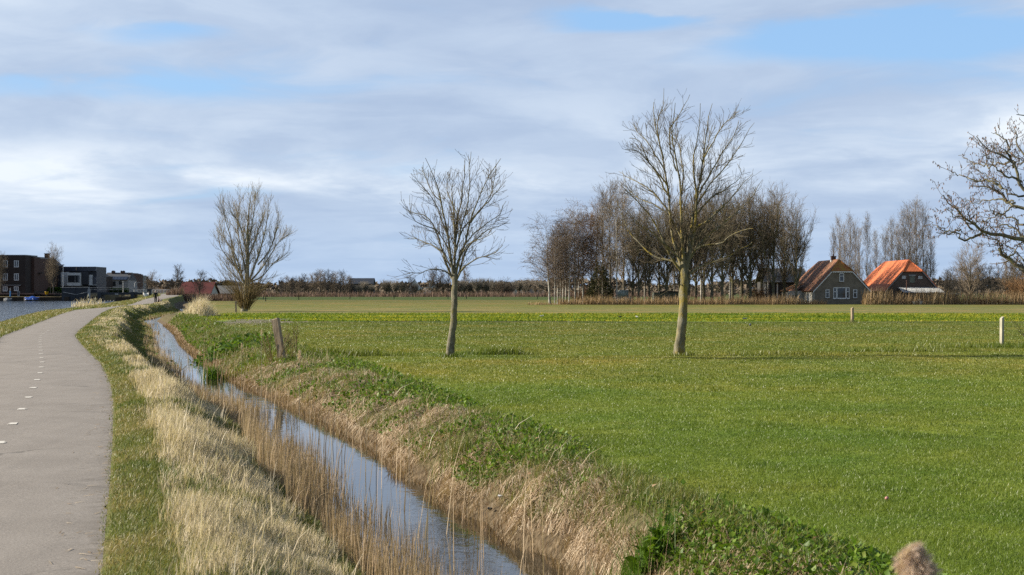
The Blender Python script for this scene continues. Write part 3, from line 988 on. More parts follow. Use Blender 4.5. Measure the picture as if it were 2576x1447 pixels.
# lush tufts along the old furrow line and round the posts
tu = []
for cx, cy, n, sx, sy, hh in [(-.4, 54.2, 900, .55, .3, .22), (-6.6, 53.0, 1900, 1.3, .35, .25), (19.5, 60.5, 1500, 2.2, .5, .20), (14.0, 56.5, 900, 1.6, .25, .16), (9.2, 54.0, 500, 1.2, .15, .13), (-9.6, 51.5, 900, 1.2, .5, .20)]:
    x, y = cx + sx * rng.standard_normal(n), cy + sy * rng.standard_normal(n)
    tu.append(grass(rng, x, y, height(x, y), hh * (.5 + rng.random(n)), .018 * (.6 + .8 * rng.random(n)), .7, .40 * rng.random(n), (.2, -.1)))
n = 1300
x, y = -18.8 + 6.0 * (rng.random(n) - .5), 109.0 + 27 * (rng.random(n) - .5)
k = fbm(x * 1.5, y * .6, 2) > .53
x, y = x[k], y[k]
tu.append(grass(rng, x, y, height(x, y), .05 + .10 * rng.random(len(x)), .05 * (.5 + rng.random(len(x))), .9, .2 + .6 * rng.random(len(x)), (.2, -.1), .4))
stuff('lush_tufts', tu, M['grass'], 'darker lush grass tufts along the old furrow by the trees and posts', 'grass')
# the brighter leafy strip beyond the furrow
st_ = []
for y0, y1, dens in [(112.6, 124, 26), (124, 138, 18), (138, 152, 12)]:
    x, y = scatter(rng, y0, y1, dens, ln('bt', 1.0), inf)
    f = fbm(x * .10, y * .5)
    k = (((x + 18.8) / 3.1) ** 2 + ((y - 109.5) / 14.0) ** 2 + 2.2 * (fbm(x * .7, y * .3) - .5) > .9)
    x, y, f = x[k], y[k], f[k]
    st_.append(grass(rng, x, y, height(x, y), .13 * (.4 + .9 * rng.random(len(x))), .080 * (.6 + .8 * rng.random(len(x))), 1.2, np.clip(f * 1.1 - .15 + .5 * (rng.random(len(x)) - .5), 0, 1), (.2, 0), .5))
stuff('leafy_strip', st_, M['strip'], 'bright yellow-green leafy strip across the meadow beyond the furrow', 'crop')

# verge between path and ditch: short grass at the edge, tall bleached grass on the slope
sh, dr = [], []
for y0, y1, dens, hs, wd in [(7, 15, 2300, 1.0, .0052), (15, 24, 1500, 1.0, .0068), (24, 36, 900, 1.0, .0095), (36, 55, 450, 1.1, .014), (55, 85, 200, 1.2, .022), (85, 130, 90, 1.3, .034), (130, 230, 36, 1.6, .060)]:
    x, y = scatter(rng, y0, y1, dens, ln('pr', -.10), ln('wl', .1))
    Lx = lines(y)
    u = (x - Lx['pr']) / (Lx['wl'] - Lx['pr'])
    e = x - Lx['pr']
    clump = fbm(x * .62 + 4, y * .38 + 2, 4)
    fine = fbm(x * 3.0, y * 3.0, 2)
    dryw = np.clip((e - .38 - .5 * (fine - .5)) / .4, 0, 1) * np.clip((np.where(y < 32, .84, .66) - u + .3 * (clump - .5)) / .14, 0, 1)
    isdry = (clump + .40 * (fine - .5) + .10 * dryw + .25 * (rng.random(len(x)) - .5) > np.where(y < 20, .475, np.where(y < 40, .505, .535))) & (dryw * (.6 + rng.random(len(x))) > .5)
    k = ~isdry
    foot = np.clip((u - .80) / .15, 0, 1)
    ti = np.clip(-.22 + .55 * clump + .70 * fbm(x * 1.5, y * .9 + 40, 4) + .42 * (rng.random(len(x)) - .38) - .15 * foot, 0, 1)
    hh = hs * (.045 + .05 * np.clip(e, 0, 1) + .06 * foot) * (.5 + rng.random(len(x)))
    edge_k = k & (rng.random(len(x)) < np.clip(e / .12 + .8, 0, 1))
    sh.append(grass(rng, x[edge_k], y[edge_k], height(x[edge_k], y[edge_k]), hh[edge_k], wd * (.6 + .8 * rng.random(edge_k.sum())), 1.0, ti[edge_k], (.2, -.05), .4))
    k = isdry
    n = k.sum()
    amp = np.clip((clump[k] - .38) * 3.2, .25, 1.1)
    hh = np.minimum(hs, 1.15) * (.08 + .19 * amp) * (.35 + .9 * rng.random(n) ** 1.3) * np.clip(1.25 - y[k] / 75, .5, 1)
    dr.append(grass(rng, x[k], y[k], height(x[k], y[k]) - .01, hh, wd * 1.15 * (.5 + .8 * rng.random(n)), .50, np.clip(.30 + .45 * fine[k] + .5 * (rng.random(n) - .45), 0, 1), (.14, -.02)))
n = 330
y = 9 + 34 * rng.random(n) ** 1.3
Lx = lines(y)
cx_ = .9 + (Lx['wl'] - Lx['pr'] - 1.6) * rng.random(n)
cx_ = np.round(cx_ * 2.2) / 2.2 + rng.normal(0, .10, n)
y = np.round(y * 1.1) / 1.1 + rng.normal(0, .14, n)
x = lines(y)['pr'] + cx_
dr.append(grass(rng, x, y, height(x, y), .20 + .30 * rng.random(n), .0055 + .00022 * y, .55, .35 + .65 * rng.random(n), (.22, -.05)))
stuff('verge_grass', sh, M['verge'], 'short patchy green and yellow grass along the right edge of the cycle path', 'grass')
stuff('bleached_grass', dr, M['dry'], 'tall bleached straw-coloured grass on the bank between path and ditch', 'grass')

# canal side verge
cv = []
for y0, y1, dens, wd in [(10, 60, 60, .02), (60, 110, 70, .028), (110, 170, 36, .045), (170, 345, 14, .08)]:
    x, y = scatter(rng, y0, y1, dens, ln('ce', -.1), ln('pl', .08), 6)
    f = fbm(x * .3, y * .2)
    cv.append(grass(rng, x, y, height(x, y), (.10 + .10 * f) * (.5 + rng.random(len(x))), wd * (.6 + .8 * rng.random(len(x))), .8, np.clip(.15 + .7 * f + .4 * (rng.random(len(x)) - .5), 0, .85), (.2, 0), .3))
stuff('canal_verge', cv, M['verge'], 'olive and tan grass strip between the canal and the cycle path', 'grass')

# reeds standing in the ditch on the path side
rd = []
for y0, y1, dens, wd in [(8, 18, 420, .0062), (18, 28, 330, .008), (28, 45, 170, .012), (45, 75, 70, .019), (75, 130, 24, .032), (130, 200, 14, .06)]:
    x, y = scatter(rng, y0, y1, dens, ln('wl', -.42), ln('wl', .95))
    Lx = lines(y)
    e = x - Lx['wl']
    cl = fbm(x * .5 + 30, y * .33, 3)
    k = rng.random(len(x)) < np.clip(1.05 - np.maximum(e, 0) * np.where(y > 40, 2.4, .95) + (cl - .5) * 2.8, .03, 1)
    x, y, e, cl = x[k], y[k], e[k], cl[k]
    n = len(x)
    hh = (.32 + .55 * np.clip(cl - .2, 0, 1)) * (.55 + .75 * rng.random(n)) * np.clip(1.1 - .3 * np.maximum(e, 0), .5, 1.1) * np.clip(1.35 - y / 70, .5, 1)
    zz = np.maximum(height(x, y), WZ - .03)
    rd.append(grass(rng, x, y, zz, hh, wd * (.5 + .7 * rng.random(n)), .16, np.clip(.25 + .5 * cl + .5 * (rng.random(n) - .45), 0, 1), (.05, 0)))
    # broken stems leaning any way
    kb = rng.random(n) < .05
    rd.append(grass(rng, x[kb], y[kb], zz[kb] + .1, hh[kb] * .9, wd * (.5 + .7 * rng.random(kb.sum())), 1.8, rng.random(kb.sum()), (.1, 0), .5))
# single tall stems well out in the water
n = 170
y = 10 + 50 * rng.random(n) ** 1.6
Lx = lines(y)
x = Lx['wl'] + (Lx['wr'] - Lx['wl']) * (.15 + .8 * rng.random(n))
rd.append(grass(rng, x, y, np.full(n, WZ - .02), .65 + .75 * rng.random(n), .0065 + .00018 * y, .22, .35 + .6 * rng.random(n), (.08, 0)))
stuff('ditch_reeds', rd, M['reed'], 'dead brown reed stems standing along the left side of the narrow ditch', 'reeds')

# right bank: hanging brown stubble at the water, mown straw lying above it
sb, sw = [], []
for y0, y1, dens, wd in [(8, 18, 900, .0062), (18, 28, 700, .008), (28, 45, 420, .012), (45, 75, 190, .019), (75, 130, 75, .032)]:
    x, y = scatter(rng, y0, y1, dens * (1.0 if y0 < 40 else 2.2), ln('wr', -.12), ln('wr', .50 if y0 < 40 else .9))
    n = len(x)
    e = x - lines(y)['wr']
    cl = fbm(x * .8 + 11, y * .6, 3)
    hh = (.04 + .20 * cl) * (.35 + 1.0 * rng.random(n) ** 1.4) * np.clip(1.15 - 1.3 * e, .35, 1.1)
    zz = np.maximum(height(x, y), WZ - .02)
    sb.append(grass(rng, x, y, zz, hh, wd * (.5 + .8 * rng.random(n)), .55, np.clip(.05 + .40 * cl + .45 * (rng.random(n) - .35), 0, .9), (-.12, -.1), .35))
    # straw lying on the bank
    x, y = scatter(rng, y0, y1, dens * (2.6 if y0 < 20 else 1.7), ln('wr', .15 if y0 < 20 else .25), ln('bt', .25))
    Lx = lines(y)
    u = (x - Lx['wr']) / (Lx['bt'] - Lx['wr'])
    cl = .62 * fbm(x * .7 + 50, y * .42 + 7, 3) + .38 * fbm(x * 3.1, y * 2.2, 3)
    k = cl + .2 * (rng.random(len(x)) - .5) + .16 * (.5 - abs(u - .45)) + .30 * (rng.random(len(x)) - .5) > np.where(y < 20, .48, .525)
    x, y = x[k], y[k]
    n = len(x)
    ln_ = (.08 + .20 * rng.random(n)) * (.75 + wd * 22)
    a = 2.6 * math.pi * fbm(x * 1.1 + 5, y * .8 + 60, 2) + rng.normal(0, .55, n)
    d = np.stack([np.cos(a) * ln_, np.sin(a) * ln_, np.zeros(n)], 1)
    P0 = np.stack([x, y, height(x, y) + .01 + .05 * rng.random(n)], 1)
    P1, P2 = P0 + d * .5, P0 + d
    P1[:, 2] = height(P1[:, 0], P1[:, 1]) + .02 + .09 * rng.random(n) ** 2
    P2[:, 2] = height(P2[:, 0], P2[:, 1]) + .005 + .05 * rng.random(n)
    side = np.stack([-np.sin(a), np.cos(a), .4 * (rng.random(n) - .5)], 1)
    sw.append(strips(P0, P1, P2, wd * 1.25 * (.6 + .8 * rng.random(n)), side, np.clip(.25 + .75 * rng.random(n) ** 1.3, 0, 1)))
stuff('bank_stubble', sb, M['reed'], 'rusty brown reed stubble hanging over the right edge of the ditch water', 'stubble')
stuff('mown_straw', sw, M['straw'], 'pale mown reed straw lying in heaps on the right bank of the ditch', 'straw')


# leafy weeds on the field side
def leaves(rng, x, y, z, size, tint, tilt=.7):
    """pointed folded leaves of two quads each"""
    n = len(x)
    a = rng.random(n) * 2 * math.pi
    el_ = rng.normal(.35, tilt, n)
    d = np.stack([np.cos(a) * np.cos(el_), np.sin(a) * np.cos(el_), np.sin(el_)], 1)
    s = np.stack([-np.sin(a), np.cos(a), .35 * rng.standard_normal(n)], 1)
    up = np.cross(d, s)
    P = np.stack([x, y, z], 1)
    L_, W_ = size[:, None], size[:, None] * (.30 + .18 * rng.random(n))[:, None]
    V = np.empty((n, 6, 3))
    V[:, 0] = P
    V[:, 1] = P + d * L_ * .45 + s * W_ + up * L_ * .10
    V[:, 2] = P + d * L_ * .55
    V[:, 3] = P + d * L_ * .45 - s * W_ + up * L_ * .10
    V[:, 4] = P + d * L_ - up * L_ * .12
    V[:, 5] = P
    k = np.arange(n) * 6
    q = np.concatenate([np.stack([k, k + 1, k + 4, k + 2], 1), np.stack([k, k + 2, k + 4, k + 3], 1)])
    return V.reshape(-1, 3), q, np.zeros((0, 3), int), np.repeat(tint, 6)


wd_, gl = [], []
for y0, y1, dens, sz in [(8, 14.5, 1700, .056), (14.5, 22, 800, .056), (22, 34, 400, .066), (34, 55, 180, .085), (55, 90, 70, .12), (90, 130, 26, .17)]:
    x, y = scatter(rng, y0, y1, dens, ln('wr', .3), ln('bt', .75))
    Lx = lines(y)
    u = (x - Lx['wr']) / (Lx['bt'] - Lx['wr'])
    cl = fbm(x * .7 + 90, y * .42 + 3, 3)
    thr = np.where(y < 14.5, .455, np.where(y > 60, .45, .50))
    k = (cl + .25 * (rng.random(len(x)) - .5) + .16 * np.clip(u - .55, -.5, .4) > thr)
    x, y, cl = x[k], y[k], cl[k]
    n = len(x)
    wd_.append(leaves(rng, x, y, height(x, y) + sz * (.3 + 1.8 * rng.random(n) * cl), sz * (.45 + .9 * rng.random(n)), np.clip(.15 + .8 * rng.random(n), 0, 1)))
    # green grass between the weeds
    x, y = scatter(rng, y0, y1, dens * (1.2 if y0 < 50 else 2.5), ln('wr', .3), ln('bt', .6))
    cl = .55 * fbm(x * .9 + 70, y * .6 + 23, 3) + .45 * fbm(x * 3.3 + 5, y * 2.4, 3)
    k = cl + .25 * (rng.random(len(x)) - .5) > .455
    x, y = x[k], y[k]
    n = len(x)
    gl.append(grass(rng, x, y, height(x, y), sz * 2.4 * (.4 + rng.random(n)), sz * .13 * (.6 + .8 * rng.random(n)), .8, np.clip(.1 + .55 * rng.random(n), 0, 1), (.15, -.1), .2))
stuff('bank_weeds', wd_, M['weed'], 'low green leafy weeds along the field side of the ditch', 'weeds')
stuff('bank_grass', gl, M['verge'], 'tufty green grass growing through the straw on the ditch bank', 'grass')
x, y = scatter(rng, 9, 24, 1.3, ln('wr', .3), ln('bt', .8))
n = len(x)
stuff('fallen_leaves', [leaves(rng, x, y, height(x, y) + .06 + .05 * rng.random(n), .060 * (.6 + .9 * rng.random(n)), rng.random(n))], M['deadleaf'], 'scattered dead orange-brown leaves among the bank weeds', 'leaves')
# bramble-like loose stalks on the bank
x, y = scatter(rng, 9, 60, 1.1, ln('wr', .1), ln('bt', .3))
n = len(x)
stuff('loose_stalks', [grass(rng, x, y, height(x, y), .22 + .35 * rng.random(n), .006 + .0002 * y, 1.3, .3 + .7 * rng.random(n), (.3, -.2), .3)], M['dry'], 'loose pale stalks poking out of the right ditch bank', 'stalks')

# bits of straw blown on to the path
n = 260
y = 9 + 45 * rng.random(n) ** 1.5
x = lines(y)['pr'] - np.abs(rng.normal(0, .22, n))
a = rng.random(n) * 6.28
l_ = .05 + .12 * rng.random(n)
P0 = np.stack([x, y, path_z(x, y) + .006], 1)
d = np.stack([np.cos(a) * l_, np.sin(a) * l_, .006 * rng.random(n)], 1)
stuff('path_straw', [strips(P0, P0 + d * .5, P0 + d, .007 + .0003 * y, np.stack([-np.sin(a), np.cos(a), .15 + 0 * a], 1), .3 + .7 * rng.random(n))], M['straw'], 'loose bits of straw along the right edge of the cycle path', 'straw')


# far reed belts
def belt(name, m, label, xs, y, depth, h, n, wdt, pad=0.0):
    x = xs[0] + (xs[1] - xs[0]) * rng.random(n)
    yy = y(x) + depth * (rng.random(n) - .5)
    f = fbm(x * .25, yy * .3, 3)
    hh = h * (.35 + .75 * rng.random(n) ** 1.5) * (.5 + 1.0 * f)
    return stuff(name, [grass(rng, x, yy, height(x, yy), hh, wdt * (.5 + .8 * rng.random(n)), .3, np.clip(.1 + .6 * f + .6 * (rng.random(n) - .4), 0, 1), (.12, 0))], m, label, 'reeds')


belt('copse_reeds', M['far_reed'], 'pale brown reed belt in front of the bare copse', (X_at(1402, 241), X_at(2000, 241)), lambda x: 239 + 0 * x, 3.0, 1.45, 4600, .060)
belt('copse_reeds', M['far_reed'], 'low tan reed tuft on the grass left of the copse', (X_at(1328, 236), X_at(1404, 236)), lambda x: 236 + 0 * x, 1.5, .45, 260, .06)
belt('house_reeds', M['far_reed'], 'tall brown reed belt in front of the orange-roofed barn', (X_at(2168, 238), X_at(2576, 238) + 22), lambda x: 238 + 0 * x, 3.0, 2.35, 5600, .060)
belt('house_reeds', M['far_reed'], 'thin brown reeds between the copse and the grey house', (X_at(1995, 240), X_at(2080, 240)), lambda x: 240 + 0 * x, 2.0, 1.0, 600, .06)
belt('far_reeds', M['heath_reed'], 'long dull brown reed belt along the far edge of the meadow', (-165, 75), lambda x: 560 + 0 * x, 26.0, 2.0, 15000, .17)
belt('mid_reeds', M['heath_reed'], 'brown reed fringe between the path and the far meadow', (X_at(430, 330), X_at(600, 330)), lambda x: 330 + 0 * x, 12.0, 1.7, 3000, .11)

# ------------------------------------------------------------------ bare trees
def tubes(P, Rr, k):
    """round-ish tubes along polylines: P (N,S,3), Rr (N,S)"""
    n, s, _ = P.shape
    T = np.empty_like(P)
    T[:, 1:-1] = P[:, 2:] - P[:, :-2]
    T[:, 0] = P[:, 1] - P[:, 0]
    T[:, -1] = P[:, -1] - P[:, -2]
    T /= np.maximum(np.linalg.norm(T, axis=2, keepdims=True), 1e-9)
    mt = T.mean(axis=1)
    ref = np.where((np.abs(mt[:, 2]) > .8 * np.linalg.norm(mt, axis=1))[:, None], np.array([1.0, .21, 0]), np.array([0, 0.1, 1.0]))
    U = np.cross(T, ref[:, None, :])
    U /= np.maximum(np.linalg.norm(U, axis=2, keepdims=True), 1e-9)
    W_ = np.cross(T, U)
    a = np.arange(k) * 2 * math.pi / k
    V = P[:, :, None, :] + Rr[:, :, None, None] * (U[:, :, None, :] * np.cos(a)[None, None, :, None] + W_[:, :, None, :] * np.sin(a)[None, None, :, None])
    base = (np.arange(n) * s * k)[:, None, None] + (np.arange(s - 1) * k)[None, :, None]
    i = np.arange(k)[None, None, :]
    j = (np.arange(k) + 1)[None, None, :] % k
    q = np.stack([base + i, base + j, base + k + j, base + k + i], -1).reshape(-1, 4)
    return V.reshape(-1, 3), q


def resample(pts, s):
    pts = np.asarray(pts, float)
    d = np.concatenate([[0], np.cumsum(np.linalg.norm(np.diff(pts[:, :3], axis=0), axis=1))])
    # Catmull-Rom through the points for bends without kinks
    u = np.linspace(0, d[-1], s)
    out = np.empty((s, pts.shape[1]))
    for c in range(pts.shape[1]):
        m = np.gradient(pts[:, c], d) if len(pts) > 2 else np.full(len(pts), (pts[-1, c] - pts[0, c]) / d[-1])
        idx = np.clip(np.searchsorted(d, u) - 1, 0, len(d) - 2)
        hh = d[idx + 1] - d[idx]
        tt = (u - d[idx]) / hh
        out[:, c] = (2 * tt**3 - 3 * tt**2 + 1) * pts[idx, c] + (tt**3 - 2 * tt**2 + tt) * hh * m[idx] + (-2 * tt**3 + 3 * tt**2) * pts[idx + 1, c] + (tt**3 - tt**2) * hh * m[idx + 1]
    return out


def sprout(rng, P, Rr, den, t=(.15, 1.0), ang=(25, 50), ln_=(.3, .6), rel=True, fall=.5, rr=.6, tip=.003, steps=6, wig=.12, up=.1, rmin=0.0, maxn=None, flatten=0.0, cnt=None):
    """children of every curve in P: den per metre of parent (or cnt each)"""
    n, s, _ = P.shape
    lens = np.linalg.norm(np.diff(P, axis=1), axis=2).sum(1)
    num = np.full(n, cnt) if cnt else np.maximum(1, np.floor(den * lens + rng.random(n)).astype(int))
    par = np.repeat(np.arange(n), num)
    if maxn and len(par) > maxn:
        par = rng.choice(par, maxn, replace=False)
    m = len(par)
    tt = t[0] + (t[1] - t[0]) * rng.random(m)
    f = tt * (s - 1)
    i = np.minimum(f.astype(int), s - 2)
    fr = (f - i)[:, None]
    pos = P[par, i] * (1 - fr) + P[par, i + 1] * fr
    tan = P[par, i + 1] - P[par, i]
    tan /= np.maximum(np.linalg.norm(tan, axis=1, keepdims=True), 1e-9)
    rad = Rr[par, i] * (1 - fr[:, 0]) + Rr[par, i + 1] * fr[:, 0]
    rv = rng.standard_normal((m, 3))
    nrm = np.cross(tan, rv)
    nrm /= np.maximum(np.linalg.norm(nrm, axis=1, keepdims=True), 1e-9)
    a = np.radians(rng.uniform(ang[0], ang[1], m))[:, None]
    d = tan * np.cos(a) + nrm * np.sin(a)
    if rel:
        ll = lens[par] * rng.uniform(ln_[0], ln_[1], m) * (1 - fall * tt)
    else:
        ll = rng.uniform(ln_[0], ln_[1], m) * (1 - fall * tt)
    r0 = np.maximum(rad * rr, tip)
    Q = np.empty((m, steps + 1, 3))
    Q[:, 0] = pos
    st = (ll / steps)[:, None]
    for k in range(steps):
        d = d + wig * rng.standard_normal((m, 3)) + np.array([0, 0, up])
        d /= np.linalg.norm(d, axis=1, keepdims=True)
        Q[:, k + 1] = Q[:, k] + d * st
    RR = r0[:, None] + (np.maximum(tip, rmin) - r0)[:, None] * (np.linspace(0, 1, steps + 1) ** .8)[None, :]
    return Q, RR


def build_tree(name, label, cat, base, trunk_sets, crown_sets, bark, twig, group=None, extra=None, ksides=(8, 3), rz=0.0, rough=0.0):
    """trunk (with limbs) and crown (branches and twigs) under one Empty at the foot"""
    root = thing(name, label, cat, base, rz, group)
    V, Q, k = [], [], 0
    for P, Rr in trunk_sets:
        v, q = tubes(P, Rr, ksides[0])
        if rough:      # uneven bark and swellings
            ax_ = np.repeat(P.reshape(-1, 3), ksides[0], axis=0)
            v = ax_ + (v - ax_) * (1 + rough * (fbm(v[:, 0:1] * 9 + v[:, 2:3] * 2.1, v[:, 1:2] * 9 + v[:, 2:3] * 3.3, 3) - .5) * 2)
        V.append(v); Q.append(q + k); k += len(v)
    npmesh('trunk', np.concatenate(V), np.concatenate(Q), None, bark, root, smooth=True)
    V, Q, k = [], [], 0
    for P, Rr in crown_sets:
        v, q = tubes(P, Rr, ksides[1])
        V.append(v); Q.append(q + k); k += len(v)
    T3 = np.zeros((0, 3), int)
    mi = np.zeros(sum(len(q) for q in Q), int)
    mats = [twig]
    if extra is not None:
        ev, eq, em = extra
        V.append(ev); Q.append(eq + k); mi = np.concatenate([mi, np.ones(len(eq), int)]); mats.append(em)
    npmesh('crown', np.concatenate(V), np.concatenate(Q), None, mats, root, smooth=True, mi=mi)
    return root


def traced(limbs, conv, y0, base, s=14):
    """limbs given as picture points at the tree's own distance, each with its own swing in depth, as curves about the tree's foot"""
    P, Rr = [], []
    for pts, swing, r0, r1 in limbs:
        arr = []
        n = len(pts)
        for i, (a, b) in enumerate(pts):
            px, py = conv(a, b)
            yy = y0 + swing * (i / max(n - 1, 1)) ** 1.2
            arr.append((X_at(px, y0) - base[0], yy - base[1], Z_at(py, y0) - base[2]))
        c = resample(arr, s)
        P.append(c)
        Rr.append(r0 + (r1 - r0) * np.linspace(0, 1, s) ** .75)
    return np.array(P), np.array(Rr)


def knobs(rng, P, Rr, sz):
    """a bud (small diamond) at the end of every twig"""
    e = P[:, -1]
    d = P[:, -1] - P[:, -2]
    d /= np.maximum(np.linalg.norm(d, axis=1, keepdims=True), 1e-9)
    n = len(e)
    u = np.cross(d, rng.standard_normal((n, 3)))
    u /= np.linalg.norm(u, axis=1, keepdims=True)
    v = np.cross(d, u)
    s_ = (sz * (.7 + .6 * rng.random(n)))[:, None]
    V = np.stack([e - d * s_ * .6, e + u * s_ * .5, e + v * s_ * .5, e - u * s_ * .5, e - v * s_ * .5, e + d * s_ * 1.5], 1)
    k = np.arange(n) * 6
    q = []
    for a, b_ in ((1, 2), (2, 3), (3, 4), (4, 1)):
        q.append(np.stack([k, k + b_, k + 5, k + a], 1))
    return V.reshape(-1, 3), np.concatenate(q)


# --- the two young roadside-type trees in the meadow, traced limb by limb
def conv4(a, b): return ((a / 1.523 + 1550) / 1.59, (b / 1.523 + 550) / 1.59)
def conv6(a, b): return ((a / 1.2586 + 2400) / 1.59, (b / 1.2586 + 350) / 1.59)
def conv8(a, b): return ((a / 1.7025 + 3650) / 1.59, (b / 1.7025 + 400) / 1.59)
def conv2(a, b): return ((a / 2.226 + 600) / 1.59, (b / 2.226 + 700) / 1.59)


rng = np.random.default_rng(21)
Y1 = 2.2 * F / (898 - HY)
b1 = (X_at(conv4(378, 0)[0], Y1), Y1, float(height(X_at(conv4(378, 0)[0], Y1), Y1)) - .03)
tr1 = [([(378, 1352), (383, 1290), (391, 1200), (401, 1130), (404, 1050), (408, 960), (410, 890), (411, 830)], 0, .122, .095)]
l1 = [([(408, 880), (383, 835), (355, 765), (330, 680), (300, 590), (255, 500), (200, 462), (140, 450), (84, 418)], .9, .062, .010),
      ([(404, 860), (387, 730), (370, 600), (345, 480), (320, 340), (290, 250), (240, 143)], -.9, .060, .009),
      ([(409, 850), (410, 720), (412, 600), (430, 470), (450, 370), (465, 250), (470, 125)], .5, .066, .009),
      ([(413, 860), (438, 740), (480, 620), (510, 500), (545, 400), (580, 320), (640, 210), (690, 140)], -.7, .064, .009),
      ([(416, 880), (440, 800), (495, 660), (560, 600), (620, 552), (680, 530), (745, 511)], 1.3, .052, .009),
      ([(420, 870), (460, 800), (540, 742), (620, 722), (670, 700), (704, 668)], -1.5, .042, .008),
      ([(394, 850), (345, 812), (262, 806), (200, 828), (150, 826), (94, 810)], -.8, .030, .008),
      ([(385, 790), (330, 695), (260, 650), (190, 622), (150, 606), (108, 607)], 1.4, .040, .008),
      ([(372, 620), (330, 500), (290, 400), (240, 330), (205, 290), (176, 275)], -1.3, .036, .008),
      ([(411, 640), (401, 500), (396, 400), (388, 320), (396, 240), (406, 178)], 1.1, .040, .008),
      ([(430, 640), (450, 540), (485, 430), (500, 330), (497, 200), (515, 92)], -.4, .042, .008),
      ([(505, 520), (560, 440), (600, 400), (650, 340), (690, 290), (721, 244)], 1.2, .036, .008),
      ([(330, 400), (270, 330), (240, 270), (215, 210), (197, 168)], .8, .028, .008),
      ([(420, 780), (455, 700), (520, 640), (590, 620), (660, 580)], -1.6, .032, .008),
      ([(395, 760), (350, 640), (290, 560), (220, 540), (160, 490), (150, 370)], -1.2, .036, .008),
      ([(415, 700), (440, 600), (470, 540), (540, 470), (620, 360), (656, 210), (660, 122)], .9, .040, .008),
      ([(412, 660), (425, 560), (420, 470), (375, 370), (350, 280), (374, 175)], 1.8, .034, .008),
      ([(440, 700), (520, 590), (600, 520), (680, 460), (716, 372)], 1.7, .034, .008)]
T1 = traced(tr1, conv4, Y1, b1, 40)
T1 = (T1[0], T1[1] + .050 * np.exp(-np.linspace(0, 1, 40) * 7))
A1 = traced(l1, conv4, Y1, b1)
A1 = (A1[0], A1[1] * .82)
A1[0][:, 1:] += rng.normal(0, .010, A1[0][:, 1:].shape)
B1 = sprout(rng, *A1, den=7.0, t=(.08, .86), ang=(20, 48), ln_=(.45, 1.2), rel=False, fall=.62, rr=.34, tip=.0050, steps=8, wig=.055, up=.045)
D1 = sprout(rng, *B1, den=3.8, t=(.2, 1.0), ang=(22, 50), ln_=(.14, .55), rel=False, fall=.3, rr=.75, tip=.0042, steps=5, wig=.065, up=.07)
kv, kq = knobs(rng, np.concatenate([D1[0][:, -2:], B1[0][:, -2:], A1[0][:, -2:]]), None, .017)
build_tree('bare_tree', 'smaller young bare tree alone in the meadow, open crown of knobbly upturned twigs', 'tree', b1, [T1, A1], [B1, D1], M['bark'], M['twig'], 'young bare trees in the meadow', (kv, kq, M['bud']), (14, 4), rough=.28)

